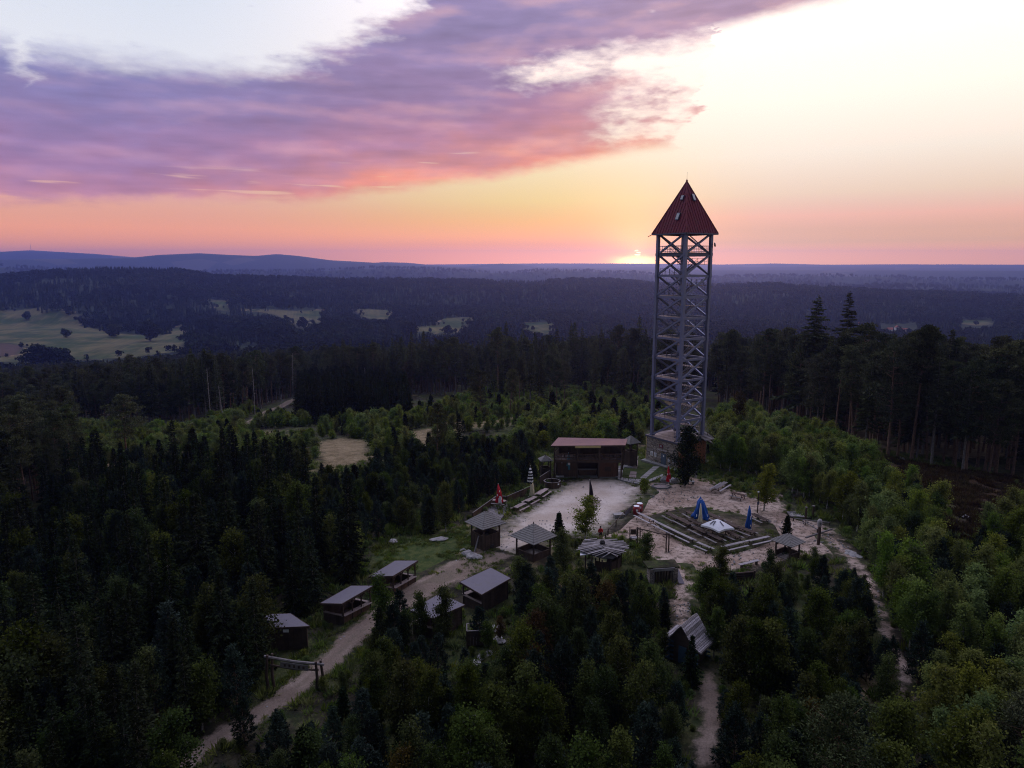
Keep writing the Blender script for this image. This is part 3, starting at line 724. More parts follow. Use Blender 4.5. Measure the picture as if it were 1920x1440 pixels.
# ------------------------------------------------------------------ lookout tower
def build_tower():
    c = Vector((29.6, 123.3, 0)); u = Vector((-.19, -.982, 0)).normalized()      # u points at the corner nearest the camera
    rz = math.atan2(u.y, u.x) - math.radians(-135)      # local corner (-1,-1) looks along u
    T = thing('lookout_tower', 'tall grey steel lattice lookout tower with a pointed dark red roof on a stone base', 'tower', c, rz)
    hb = 3.72; zd = 4.75; h = 3.12; st = 3.565; nst = 9
    # local frame: -x face looks to the left of the picture (stone, door), -y face to the right (orange brick)
    base = MB()
    base.box((0, 0, (zd - .35) / 2 - .6), (2 * hb, 2 * hb, zd - .35 + 1.2))
    wall = base.build('stone_base', MAT['stone_wall'], T)
    # the right-hand face is rendered brick: a skin 4 cm proud
    MB().box((.0, -hb - .03, (zd - .4) / 2 - .4), (2 * hb - .5, .06, zd - .4 + .8)).build('brick_facing', MAT['brick_orange'], T)
    MB().box((-hb + .12, hb + .08, zd / 2 - .5), (.28, .16, zd + .5)).build('corner_board', MAT['sign_yellow'], T)
    # deck on the base
    dk = hb + .16
    for k in range(10):
        w = 2 * dk / 10
        MB().box((-dk + w * (k + .5), 0, zd - .09), (w - .03, 2 * dk, .16)).build('deck_board', MAT['wood_deck'], T)
    for s in (-1, 1):
        MB().box((s * dk, 0, zd - .13), (.10, 2 * dk + .1, .30)).build('deck_edge', MAT['steel_dark'], T)
        MB().box((0, s * dk, zd - .13), (2 * dk - .1, .10, .30)).build('deck_edge', MAT['steel_dark'], T)
    # door and notices on the stone face (-x); y grows towards the picture's left corner
    d = MB().box((-hb - .03, -.55, 1.06), (.10, 1.15, 2.15)).build('door', MAT['door_blue'], T)
    MB().box((-hb - .095, -.62, 1.72), (.03, .26, .34)).build('notice', MAT['paper'], d)
    MB().box((-hb - .11, -.15, 1.05), (.07, .05, .16)).build('handle', MAT['steel_dark'], d)
    MB().box((-hb - .10, -.35, 2.62), (.30, 2.0, .10)).build('lintel_shelf', MAT['wood_pale'], T)
    for y, z, w, hh in ((2.35, 1.55, .62, .80), (1.45, 1.50, .55, .74), (-1.85, 1.25, .50, .66), (-2.85, 1.25, .45, .56)):
        n = MB().box((-hb - .03, y, z), (.05, w, hh)).build('notice_board', MAT['paper'], T)
        for q in range(4):
            MB().box((-hb - .062, y, z + hh * (.30 - .2 * q)), (.012, w * .7, hh * .06)).build('print_line', MAT['steel_dark'], n)
    MB().box((-hb - .03, .15, 3.35), (.06, .85, .62)).build('round_badge', MAT['sheet_red'], T)
    MB().box((-hb - .064, .15, 3.35), (.01, .5, .34)).build('badge_face', MAT['wood_pale'], T)
    MB().box((-hb - .5, 0, .02), (1.0, 2 * hb + .6, .34)).build('plinth', MAT['stone_grey'], T)
    # steel: posts
    ztop = zd + st * nst + 3.45
    pm = MB().box((0, 0, (ztop - zd) / 2), (.50, .50, ztop - zd)).mesh('post', MAT['steel'])
    fm = MB().box((0, 0, .05), (.8, .8, .10)).mesh('foot_plate', MAT['steel_dark'])
    cm = MB().box((0, 0, 0), (.58, .58, .42)).mesh('joint_plate', MAT['steel'])
    C4 = [(-h, -h), (h, -h), (h, h), (-h, h)]
    for x, y in C4:
        p = obj('post', pm, T, (x, y, zd)); obj('foot_plate', fm, p)
        for k in range(1, nst + 1): obj('joint_plate', cm, p, (0, 0, st * k - .05))
    bw = 2 * h - .5
    bm_ = MB().box((0, 0, 0), (bw, .24, .38)).mesh('beam', MAT['steel'])
    bm_up = MB().box((0, 0, 0), (bw, .26, .55)).mesh('beam', MAT['steel_dark'])
    L = math.hypot(bw, st - .3); ang = math.atan2(st - .3, bw)
    dm = MB().beam((-bw / 2, 0, -(st - .3) / 2), (bw / 2, 0, (st - .3) / 2), .29, .29, up=(0, 1, 0)).mesh('brace', MAT['steel'])
    dm2 = MB().beam((bw / 2, 0, -(st - .3) / 2), (-bw / 2, 0, (st - .3) / 2), .14, .14, up=(0, 1, 0)).mesh('brace', MAT['steel_dark'])
    for k in range(nst + 1):
        z0 = zd + st * k
        for i, a in enumerate((0, math.pi / 2, math.pi, -math.pi / 2)):
            # face i: outward normal rotated from -y
            R3 = Matrix.Rotation(a, 3, 'Z'); cc = R3 @ Vector((0, -h, 0))
            if k > 0: obj('beam', bm_up if k == nst else bm_, T, (cc.x, cc.y, z0 - .1), (0, 0, a))
            if k < nst: obj('brace', dm, T, (cc.x, cc.y, z0 + st / 2), (0, 0, a))
            if k >= nst - 1: obj('brace', dm2, T, (cc.x * .985, cc.y * .985, z0 + st / 2), (0, 0, a))
            if k == nst: obj('brace', dm, T, (cc.x, cc.y, z0 + st / 2 - .05), (0, 0, a))
    # stairs: a full landing at every level on the -x side, half landings on the +x side
    lw = 1.35; run = 2 * (h - .35) - 2 * lw; rise = st / 2
    lm = MB().box((0, 0, 0), (lw, 2 * h - .7, .07)).mesh('landing', MAT['wood_deck'])
    nt = 9
    tm = MB().box((0, 0, 0), (run / nt + .02, 1.15, .05)).mesh('tread', MAT['wood_deck'])
    sl = MB()
    for s in (-1, 1): sl.beam((-run / 2, s * .58, -rise / 2), (run / 2, s * .58, rise / 2), .06, .22)
    sm = sl.mesh('stringer', MAT['steel'])
    rl = MB()
    for s in (-1, 1):
        for q in (.55, 1.05): rl.beam((-run / 2, s * .60, -rise / 2 + q), (run / 2, s * .60, rise / 2 + q), .045)
        for q in range(4):
            f = q / 3 - .5; rl.beam((run * f, s * .60, rise * f), (run * f, s * .60, rise * f + 1.05), .04)
    rm = rl.mesh('handrail', MAT['steel_dark'])
    gl = MB()
    for q in (.55, 1.1): gl.beam((0, -h + .3, q), (0, h - .3, q), .045)
    for q in range(6): y = -h + .3 + (2 * h - .6) * q / 5; gl.beam((0, y, 0), (0, y, 1.1), .04)
    gm = gl.mesh('guard_rail', MAT['steel_dark'])
    gl2 = MB()
    for q in (.55, 1.1): gl2.beam((-lw / 2, 0, q), (lw / 2, 0, q), .045)
    for q in (-1, 0, 1): gl2.beam((q * lw / 2.1, 0, 0), (q * lw / 2.1, 0, 1.1), .04)
    gm2 = gl2.mesh('guard_rail', MAT['steel_dark'])
    xl = -(h - .35) + lw / 2; xr = -xl
    for k in range(nst):
        z0 = zd + st * k
        if k > 0: obj('landing', lm, T, (xl, 0, z0 + .04)); obj('guard_rail', gm, T, (xl - lw / 2 + .05, 0, z0)); obj('guard_rail', gm2, T, (xl, -h + .32, z0)); obj('guard_rail', gm2, T, (xl, h - .32, z0))
        obj('landing', lm, T, (xr, 0, z0 + rise + .04)); obj('guard_rail', gm, T, (xr + lw / 2 - .05, 0, z0 + rise)); obj('guard_rail', gm2, T, (xr, -h + .32, z0 + rise)); obj('guard_rail', gm2, T, (xr, h - .32, z0 + rise))
        for y, zz, dr in ((-1.3, z0, 1), (1.3, z0 + rise, -1)):
            f = obj('stringer', sm, T, (0, y, zz + rise / 2), (0, 0, 0 if dr > 0 else math.pi))
            obj('handrail', rm, T, (0, y, zz + rise / 2), (0, 0, 0 if dr > 0 else math.pi))
            for q in range(nt):
                t_ = (q + .5) / nt - .5; obj('tread', tm, f, (run * t_, 0, rise * (q + 1) / nt - rise / 2))
    # top platform with its railing
    zt = zd + st * nst
    for k in range(8):
        w = (2 * h + .5) / 8; x = -h - .25 + w * (k + .5)
        y0, y1 = (-h - .2, h + .2) if not (2 <= k <= 5) else (-h - .2, .55)
        MB().box((x, (y0 + y1) / 2, zt + .22), (w - .02, y1 - y0, .06)).build('platform_board', MAT['wood_deck'], T)
    for a in (0, math.pi / 2, math.pi, -math.pi / 2):
        g = MB(); q_ = h - .26
        for q in (.18, .62, 1.12): g.beam((-q_, -h, zt + .25 + q), (q_, -h, zt + .25 + q), .05 if q < 1 else .075)
        for q in range(15): x = -q_ + 2 * q_ * q / 14; g.beam((x, -h, zt + .25), (x, -h, zt + 1.37), .03)
        g.build('guard_rail', MAT['steel_dark'], T, rot=(0, 0, a))
    l = MB()
    for s in (-.25, .25): l.beam((.6 + s, .7, zt + .25), (.9 + s, .7, ztop + .2), .05)
    for q in range(11): f = q / 10; l.beam((.35 + .3 * f, .7, zt + .3 + f * 3.3), (.85 + .3 * f, .7, zt + .3 + f * 3.3), .035)
    l.build('ladder', MAT['steel_dark'], T)
    # roof
    e = 3.92; ze = ztop - .02; za = ze + 8.75
    R4 = [(-e, -e), (e, -e), (e, e), (-e, e)]
    rf = MB()
    for i in range(4):
        a, b = R4[i], R4[(i + 1) % 4]; rf.poly((*a, ze), (*b, ze), (0, 0, za))
    rf.poly(*[(x, y, ze - .02) for x, y in reversed(R4)])
    roof = rf.build('roof', MAT['sheet_red'], T)
    seam_n = 13
    for i in range(4):
        a = Vector((*R4[i], ze)); b = Vector((*R4[(i + 1) % 4], ze)); ap = Vector((0, 0, za)); m = (a + b) / 2
        sm_ = MB(); nrm = (b - a).cross(ap - a).normalized()
        for q in range(1, seam_n):
            p = a.lerp(b, q / seam_n); fr = 1 - abs(2 * q / seam_n - 1)     # goes up until it meets the hip
            top = p + (ap - m) * fr * .985
            sm_.beam(p + nrm * .03, top + nrm * .03, .05, .07, up=nrm)
        o = sm_.build('seam', MAT['sheet_red'], roof); o['kind'] = 'stuff'
        MB().beam(a + nrm * .02, ap, .13, .13, up=nrm).build('hip_cap', MAT['sheet_red'], roof)
        MB().beam(a + Vector((0, 0, -.10)), b + Vector((0, 0, -.10)), .14, .20).build('gutter', MAT['steel_dark'], roof)
    # skylights: two high up, one lower on the left face
    def skylight(face, along_, up_, w, hh, glass):
        a = Vector((*R4[face], ze)); b = Vector((*R4[(face + 1) % 4], ze)); ap = Vector((0, 0, za))
        m = (a + b) / 2; ux = (b - a).normalized(); uy = (ap - m).normalized(); nz = ux.cross(uy).normalized()
        if nz.z < 0: nz = -nz
        o = m + uy * up_ + ux * along_
        s = thing_part('skylight', roof)
        f = MB(); P = lambda x, y, z: o + ux * x + uy * y + nz * z
        f.hexa([P(-w, 0, .02), P(w, 0, .02), P(w, hh, .02), P(-w, hh, .02)], [P(-w, 0, .22), P(w, 0, .22), P(w, hh, .22), P(-w, hh, .22)])
        fo = f.build('skylight', MAT['steel_dark'], roof)
        g = MB(); k = .8
        g.hexa([P(-w * k, hh * .09, .225), P(w * k, hh * .09, .225), P(w * k, hh * .91, .225), P(-w * k, hh * .91, .225)], [P(-w * k, hh * .09, .245), P(w * k, hh * .09, .245), P(w * k, hh * .91, .245), P(-w * k, hh * .91, .245)])
        g.build('pane', MAT[glass], fo)
    def thing_part(n, p): return None
    skylight(3, .9, 2.35, .36, 1.25, 'glass_sky'); skylight(3, .42, 6.0, .30, .85, 'glass_sky'); skylight(0, .30, 5.9, .30, 1.25, 'white_frame')
    MB().lathe([(.16, za - .35), (.10, za - .1), (.20, za + .05), (.06, za + .25), (.02, za + .5)], 8).build('finial', MAT['sheet_red'], roof)
    MB().tube((.0, 0, za + .4), (.03, 0, za + 1.5), .014).build('antenna', MAT['steel_dark'], roof)
    p = MB(); p.tube((-e, e, ze - .1), (-e - .45, e + .45, ze - .45), .06); p.build('gutter_spout', MAT['sheet_red'], roof)
    # dish on the right-hand post
    dsh = MB(); dsh.lathe([(.02, 0), (.25, .04), (.38, .14), (.40, .20), (.2, .3)], 14); o = dsh.build('dish', MAT['steel'], T, smooth=True); o.location = (h + .35, -h - .35, zt + 1.55); o.rotation_euler = (0, R(80), R(-45))
    # lean-to roof over the way up, and the covered stairs leaving to the right
    a = MB(); z1, z2 = zd + .05, zd + .75
    a.slab([(hb - 1.6, -hb - 1.0, z1 - .3), (hb + .9, -hb - 1.0, z1 - .3), (hb + .9, -hb + 1.4, z2), (hb - 1.6, -hb + 1.4, z2)], .10)
    lt = a.build('lean_to_roof', MAT['wood_grey'], T)
    for k in range(7):
        f = (k + .5) / 7; y = -hb - 1.0 + 2.4 * f; z = z1 - .3 + (z2 - z1 + .3) * f
        MB().box((hb - .35, y, z + .03), (2.55, .30, .05)).build('roof_board', MAT['wood_grey'], lt)
    for y in (-hb + .2, -hb + 1.5):
        MB().beam((hb + .4, y, zd - .1), (hb + 5.2, y - .3, 1.2), .12, .24).build('side_stringer', MAT['wood_dark'], T)
        r_ = MB(); r_.beam((hb + .4, y, zd + .9), (hb + 5.2, y - .3, 2.2), .07)
        for q in range(5): f = q / 4; r_.beam((hb + .4 + 4.8 * f, y - .3 * f, zd - .1 + (1.3 - zd) * f), (hb + .4 + 4.8 * f, y - .3 * f, zd + .9 + (1.3 - zd) * f), .07)
        r_.build('side_railing', MAT['wood_dark'], T)
    for q in range(14):
        f = (q + .5) / 14; MB().box((hb + .4 + 4.8 * f, -hb + .85 - .3 * f, zd - .1 + (1.3 - zd) * f), (.36, 1.25, .06)).build('side_tread', MAT['wood_grey'], T)
    return T
build_tower()

# ------------------------------------------------------------------ tavern with the red roof
def build_tavern():
    F1 = Vector((6.35, 112.3, 5.75)); F2 = Vector((18.6, 112.3, 5.85)); B1 = Vector((8.0, 118.8, 5.55)); B2 = Vector((20.0, 118.6, 5.35))
    base = Vector((12.5, 114, 0))
    T = thing('tavern', 'two-storey timber tavern with a flat pinkish-red roof and an open balcony', 'tavern', base)
    mb = lambda: MB()
    def bld(b, n, m, par=T): return b.build(n, MAT[m], par, off=base)
    roof = mb().slab([F1, F2, B2, B1], .14); ro = bld(roof, 'roof', 'roof_red')
    bld(mb().beam(F1 + Vector((0, -.06, -.10)), F2 + Vector((0, -.06, -.10)), .06, .26), 'fascia', 'wood_dark', ro)
    bld(mb().beam(F1 + Vector((4.0, -.14, -.16)), F1 + Vector((8.2, -.14, -.13)), .05, .34), 'sign_board', 'sign_yellow')
    x0, x1 = 6.9, 18.2; yf, yb = 112.9, 117.8; zf = 3.05; sh = .25
    X = lambda x, y: x + (y - yf) * sh
    # balcony floor, parapet and posts
    n = 16
    for k in range(n):
        a = x0 + (x1 - x0) * k / n; b = x0 + (x1 - x0) * (k + 1) / n - .03
        bld(mb().slab([(a, yf, zf), (b, yf, zf), (b + (yb - yf) * sh, yb, zf), (a + (yb - yf) * sh, yb, zf)], .12), 'floor_board', 'wood_deck')
    bld(mb().beam((x0, yf - .06, zf - .14), (x1, yf - .06, zf - .14), .14, .32), 'floor_beam', 'wood_dark')
    for k in range(30):
        a = x0 + (x1 - x0) * (k + .5) / 30
        if k % 3 == 0: bld(mb().box((a, yf + .02, zf + .5), (.08, .05, 1.1)), 'baluster', 'wood_dark')
    bld(mb().beam((x0, yf - .03, zf + 1.12), (x1, yf - .03, zf + 1.12), .14, .09), 'hand_rail', 'wood_brown')
    bld(mb().beam((x0, yf - .03, zf + .55), (x1, yf - .03, zf + .55), .08, .10), 'hand_rail', 'wood_brown')
    bld(mb().beam((x0, yf - .02, zf + .10), (x1, yf - .02, zf + .10), .05, .20), 'kick_board', 'wood_brown')
    for k, x in enumerate((x0 + .1, x0 + 3.9, x0 + 7.5, x1 - .1)):
        bld(mb().beam((x, yf - .12, .1), (x, yf - .12, 5.62), .22, .22), 'post', 'wood_dark')
        for s in (-1, 1):
            if (k == 0 and s < 0) or (k == 3 and s > 0): continue
            bld(mb().beam((x + s * .1, yf - .12, 4.75), (x + s * .85, yf - .12, 5.55), .12, .12), 'knee_brace', 'wood_dark')
    for x in (x0 + .3, x1 - .3): bld(mb().beam((X(x, yb), yb, .0), (X(x, yb), yb, 5.3), .22), 'post', 'wood_dark')
    # back wall of the balcony and side walls, dark boards
    for k in range(22):
        a = x0 + (x1 - x0) * (k + .5) / 22
        bld(mb().box((X(a, yb - .2), yb - .2, zf + 1.15), (.50, .05, 2.28)), 'wall_board', 'wood_dark')
    for x in (x0, x1):
        for k in range(9):
            y = yf + .4 + (yb - yf - .5) * (k + .5) / 9
            bld(mb().box((X(x, y), y, zf + .55), (.05, .52, 1.05)), 'wall_board', 'wood_dark')
    # lamps under the roof
    for x in (9.3, 12.3, 15.4):
        bld(mb().box((x, yf + 1.8, 5.28), (1.5, .14, .09)), 'tube_lamp', 'white_frame')
    # tables on the balcony
    for x in (9.2, 12.6, 15.8):
        t = bld(mb().box((x + .4, yf + 1.9, zf + .75), (2.2, .8, .06)), 'balcony_table', 'wood_brown')
        for s in (-.8, .8): bld(mb().box((x + .4 + s, yf + 1.9, zf + .36), (.10, .6, .70)), 'leg', 'wood_dark', t)
    # lower floor
    def boards(xa, xb, y, z0, z1, m, w=.30):
        n = max(1, int((xb - xa) / w)); w = (xb - xa) / n
        for k in range(n):
            bld(mb().box((xa + w * (k + .5), y + (k % 2) * .012, (z0 + z1) / 2), (w - .02, .06, z1 - z0)), 'wall_board', m)
    boards(7.6, 10.9, 113.7, -.3, 2.9, 'wood_brown'); boards(14.4, 17.6, 113.6, -.2, 2.9, 'wood_warm_brown')  # right-hand boards: brown wood with the low sun's orange light painted in
    bld(mb().box((12.9, 116.6, 1.3), (3.8, .1, 3.2)), 'bar_back_wall', 'wood_dark')
    bld(mb().box((12.7, 114.6, .55), (3.0, .5, 1.1)), 'bar_counter', 'wood_brown')
    bld(mb().box((12.7, 114.5, 1.13), (3.2, .7, .06)), 'counter_top', 'wood_pale')
    for x in (10.95, 14.35): bld(mb().box((x, 115.2, 1.3), (.08, 3.0, 3.2)), 'side_wall', 'wood_dark')
    bld(mb().box((12.6, 115.4, -.16), (10.4, 4.0, .5)), 'floor_slab', 'stone_grey')
    bld(mb().box((12.6, 116.9, 1.3), (10.6, .12, 3.3)), 'rear_wall', 'wood_dark')
    for x in (7.4, 17.7): bld(mb().box((x, 115.3, 1.3), (.1, 3.2, 3.3)), 'side_wall', 'wood_dark')
    d = bld(mb().box((9.0, 113.62, .95), (.95, .05, 1.95)), 'door', 'wood_dark'); bld(mb().box((9.35, 113.56, .95), (.05, .06, .14)), 'handle', 'steel_dark', d)
    bld(mb().box((16.0, 113.52, 1.45), (1.0, .05, .8)), 'menu_board', 'wood_dark')
    bld(mb().box((8.3, 113.60, 2.55), (.22, .12, .16)), 'wall_lamp', 'white_frame')
build_tavern()

# ------------------------------------------------------------------ huts with a four-sided shingle roof
def hip_hut(name, label, c, rz, side, eave, apex, over=.55, wall=1.0, wall_z0=0., deck=None, boards=9, mat='wood_dark', gate=False, cat='hut', open_=False, lift=0.):
    T = thing(name, label, cat, c, rz)
    EXCL.append((np.array([(c[0] + q * side, c[1] + w * side) for q, w in ((-.7, -.7), (.7, -.7), (.7, .7), (-.7, .7))], float), .4))
    h = side / 2; e = h + over; ze = eave; za = apex
    R4 = [(-e, -e), (e, -e), (e, e), (-e, e)]
    rf = MB()
    for i in range(4): rf.poly((*R4[i], ze), (*R4[(i + 1) % 4], ze), (0, 0, za))
    rf.poly(*[(x, y, ze - .05) for x, y in reversed(R4)])
    roof = rf.build('roof', MAT['shingle'], T)
    nc = 9                      # shingle courses, each one stepped over the next
    for i in range(4):
        a = Vector((*R4[i], ze)); b = Vector((*R4[(i + 1) % 4], ze)); ap = Vector((0, 0, za)); nrm = (b - a).cross(ap - a).normalized()
        for k in range(nc):
            f0, f1 = k / nc, min(.99, (k + 1.12) / nc)
            q = [a.lerp(ap, f0), b.lerp(ap, f0), b.lerp(ap, f1), a.lerp(ap, f1)]
            lo = [q[0] + nrm * .015, q[1] + nrm * .015, q[2] + nrm * .003, q[3] + nrm * .003]
            hi = [q[0] + nrm * .07, q[1] + nrm * .07, q[2] + nrm * .02, q[3] + nrm * .02]
            MB().hexa(lo, hi).build('shingle_course', MAT['shingle'], roof)
    MB().lathe([(.09, za - .12), (.07, za + .10), (.02, za + .22)], 6).build('roof_cap', MAT['wood_dark'], roof)
    for x, y in ((-h, -h), (h, -h), (h, h), (-h, h)):
        MB().box((x, y, ze / 2 - .2), (.15, .15, ze + .4)).build('post', MAT[mat], T)
        for dx, dy in ((-x, 0), (0, -y)):
            s = .55 / h; MB().beam((x, y, ze - .55), (x + dx * s, y + dy * s, ze - .06), .09).build('knee_brace', MAT[mat], T)
    for a, b in (((-h, -h), (h, -h)), ((h, -h), (h, h)), ((h, h), (-h, h)), ((-h, h), (-h, -h))):
        MB().beam((*a, ze - .06), (*b, ze - .06), .12, .14).build('top_plate', MAT[mat], T)
    faces = 4 if not open_ else 3
    for i in range(faces):
        ang = (0, math.pi / 2, math.pi, -math.pi / 2)[i]; w = (side - .16) / boards
        bm = MB().box((0, 0, wall / 2), (w - .015, .045, wall)).mesh('wall_board', MAT[mat])
        Rm = Matrix.Rotation(ang, 3, 'Z')
        for k in range(boards):
            p = Rm @ Vector((-h + .08 + w * (k + .5), -h, wall_z0)); obj('wall_board', bm, T, p, (0, 0, ang))
        p0 = Rm @ Vector((-h, -h, wall_z0 + wall)); p1 = Rm @ Vector((h, -h, wall_z0 + wall))
        MB().beam(p0, p1, .14, .07).build('rail', MAT[mat], T)
    MB().box((0, 0, (deck if deck is not None else .1)), (side - .05, side - .05, .1)).build('floor', MAT['wood_grey'], T)
    return T, h, roof

def wood_hut_left():
    c = gp(908, 1036); c = c + Vector((0.1, 1.75, 0)); c.z = g1(c.x, c.y)
    T, h, roof = hip_hut('watch_hut', 'plank watch hut on tall walls with shingle hip roof beside the road and white boulders', c, R(40), 2.5, 3.25, 4.75, .62, 2.15, -.1, 1.1, 10)
    # braced gate leaf on the right-hand face and a slanting log against the left corner
    g = MB(); g.box((h + .10, 0, .85), (.06, 2.3, 1.5)); o = g.build('gate_leaf', MAT['wood_brown'], T)
    for (p, q) in (((h + .15, -1.1, .15), (h + .15, 1.1, 1.5)), ((h + .15, -1.15, 1.55), (h + .15, 1.15, 1.55)), ((h + .15, -1.15, .12), (h + .15, 1.15, .12))):
        MB().beam(p, q, .07, .10, up=(1, 0, 0)).build('gate_rail', MAT['wood_grey'], o)
    MB().box((0, -h - .06, .55), (.62, .10, .32)).build('peep_hole', MAT['ash'], T)
    MB().tube((-h - 1.0, -.6, -.1), (-h - .05, -.3, 1.9), .11, .08).build('leaning_log', MAT['wood_pale'], T)
wood_hut_left()
def gazebo_mid():
    c = gp(1000, 1052); c = c + Vector((.05, 1.6, 0)); c.z = g1(c.x, c.y)
    hip_hut('gazebo', 'open timber gazebo with a pointed shingle roof beside the small spruce', c, R(44), 2.9, 2.55, 4.15, .62, .9, 0, .12, 10, cat='gazebo')
gazebo_mid()
def gazebo_right():
    c = gp(1482, 1052); c = c + Vector((0, 1.1, 0)); c.z = g1(c.x, c.y)
    hip_hut('gazebo', 'small shingle-roofed gazebo on four posts beyond the end of the pale benches', c, R(35), 1.9, 2.1, 3.05, .5, .8, 0, .12, 7, cat='gazebo', open_=True)
gazebo_right()
def turret():
    c = Vector((5.6, 114.6, g1(5.6, 114.6)))
    hip_hut('turret_hut', 'narrow wooden turret with a small hip roof against the left end of the tavern', c, R(12), 1.5, 3.0, 3.75, .28, 1.5, .2, .2, 5, cat='hut')
    c = Vector((20.9, 120.5, 0))
    hip_hut('turret_hut', 'little hip roof peeping out behind the right end of the tavern roof', c, R(30), 1.6, 4.3, 5.5, .45, 2.6, .2, .2, 5, cat='hut')
turret()

# ------------------------------------------------------------------ open stalls with felt roofs along the road
def stall(label, roof_px, hf, hb, front, name='market_stall', counter=True, closed=False, mat='roof_felt', cat='stall', posts=3, sink=.0):
    """roof_px: the four roof corners in the photograph in order near-left, near-right, far-right, far-left.
    front: pair of corner numbers whose edge is the open side with the counter"""
    H = [hf if i in front else hb for i in range(4)]
    P = [gpz(x, y, hh) for (x, y), hh in zip(roof_px, H)]
    c = sum(P, Vector()) / 4; c.z = g1(c.x, c.y)
    for p in P: p.z -= sink
    zm = [P[i].z for i in range(4)]
    T = thing(name, label, cat, c)
    bld = lambda b, n, m, par=T: b.build(n, MAT[m], par, off=c)
    roof = bld(MB().slab(P, .12), 'roof', mat)
    for i in range(4):
        bld(MB().beam(P[i] + Vector((0, 0, -.09)), P[(i + 1) % 4] + Vector((0, 0, -.09)), .05, .20), 'fascia', 'wood_dark', roof)
    cen = sum(P, Vector()) / 4
    EXCL.append((np.array([(p.x, p.y) for p in P], float), .9))
    I = [cen + (p - cen) * .86 for p in P]          # the wall line, inside the eaves
    gz = c.z
    o_ = [i for i in range(4) if i not in front]
    for i in range(4):
        q = I[i]; bld(MB().beam((q.x, q.y, gz - .4), (q.x, q.y, q.z - .08), .15), 'post', 'wood_dark')
    a, b = I[front[0]], I[front[1]]
    for k in range(1, posts):
        q = a.lerp(b, k / posts); bld(MB().beam((q.x, q.y, gz - .4), (q.x, q.y, q.z - .08), .14), 'post', 'wood_dark')
    for k in range(posts):
        for s in (0, 1):
            q = a.lerp(b, (k + s) / posts); m = a.lerp(b, (k + .5) / posts); d = (m - q).normalized() * .55
            bld(MB().beam((q.x, q.y, q.z - .7), (q.x + d.x, q.y + d.y, q.z - .12), .09), 'knee_brace', 'wood_dark')
    def wall(p, q, z0, z1, m='wood_dark', w=.42):
        L = (Vector((q.x, q.y)) - Vector((p.x, p.y))).length; n = max(2, int(L / w))
        rz = math.atan2(q.y - p.y, q.x - p.x)
        bm = MB().box((0, 0, (z1 - z0) / 2), (L / n - .015, .045, z1 - z0)).mesh('wall_board', MAT[m])
        for k in range(n):
            r = p.lerp(q, (k + .5) / n); obj('wall_board', bm, T, (r.x - c.x, r.y - c.y, z0 - c.z), (0, 0, rz))
    hb_ = I[o_[0]].z - gz
    for i in range(4):
        j = (i + 1) % 4; edge = (i, j)
        isfront = set(edge) == set(front)
        isback = set(edge) == set(o_)
        zt = min(I[i].z, I[j].z) - .15
        if closed or isback: wall(I[i], I[j], gz - .4, zt)
        else: wall(I[i], I[j], gz - .4, gz + .95, 'wood_brown' if isfront else 'wood_dark')
        if not closed and not isback:
            bld(MB().beam((I[i].x, I[i].y, gz + 1.0), (I[j].x, I[j].y, gz + 1.0), .55 if isfront else .3, .06), 'counter_top', 'wood_deck')
    bld(MB().slab([(p.x, p.y, gz + .05) for p in I], .3), 'floor', 'wood_dark')
    return T
stall('long stall with a mauve felt roof and counter at the edge of the lawn', [(691, 1081), (737, 1080), (784, 1051), (741, 1051)], 2.6, 2.2, (1, 2))
stall('long stall with a mauve felt roof and counter beside the road, below the lawn', [(600, 1131), (641, 1132), (700, 1098), (658, 1098)], 2.6, 2.2, (1, 2))
stall('open stall with a broad grey felt roof on the yard side of the road', [(862, 1091), (903, 1115), (958, 1084), (920, 1064)], 2.6, 2.3, (3, 0))
stall('felt-roofed stall half hidden behind two birches beside the road', [(768, 1144), (812, 1160), (872, 1134), (826, 1112)], 2.6, 2.3, (3, 0))
KI = stall('small closed ticket hut with felt roof behind the entrance gate', [(512, 1177), (581, 1174), (545, 1150), (490, 1152)], 2.5, 2.4, (0, 1), 'ticket_hut', closed=True, cat='hut', posts=1)
c_ = KI.location
MB().box((.6, -1.25, 2.0), (.55, .06, .28)).build('sign_board', MAT['paper'], KI)

# ------------------------------------------------------------------ entrance gate over the road
def entrance_gate():
    a = gp(510, 1297); b = gp(599, 1292); c = (a + b) / 2
    T = thing('entrance_gate', 'rustic log gate with a hanging name board spanning the road', 'gate', c)
    bld = lambda m_, n, m, par=T: m_.build(n, MAT[m], par, off=c)
    ha, hb = 3.35, 2.45
    for p, hh, dx in ((a, ha, -.15), (b, hb, .1)):
        for s in (-.22, .22):
            pts = [p + Vector((s, s * .5, -.4)), p + Vector((s + dx, s * .5, hh * .5)), p + Vector((s * .8, s * .5, hh + .25))]
            bld(MB().path(pts, [.16, .13, .11]), 'post', 'wood_dark')
    ta = a + Vector((0, 0, ha)); tb = b + Vector((0, 0, hb))
    mid = ta.lerp(tb, .5) + Vector((0, 0, -.12))
    bld(MB().path([ta + (ta - tb).normalized() * .5, mid, tb + (tb - ta).normalized() * .5], [.12, .13, .12]), 'cross_log', 'wood_grey')
    bld(MB().path([ta + Vector((0, 0, -.75)), mid + Vector((0, 0, -.72)), tb + Vector((0, 0, -.6))], [.09, .09, .09]), 'cross_log', 'wood_dark')
    s = ta.lerp(tb, .22); e = ta.lerp(tb, .80)
    bd = bld(MB().beam(s + Vector((0, -.14, -.48)), e + Vector((0, -.14, -.48)), .07, .52), 'name_board', 'wood_grey')
    for k in range(5):
        q = s.lerp(e, (k + 1) / 6); bld(MB().box((q.x, q.y - .19, q.z - .47), (.18, .03, .26)), 'carved_letter', 'wood_dark', bd)
entrance_gate()

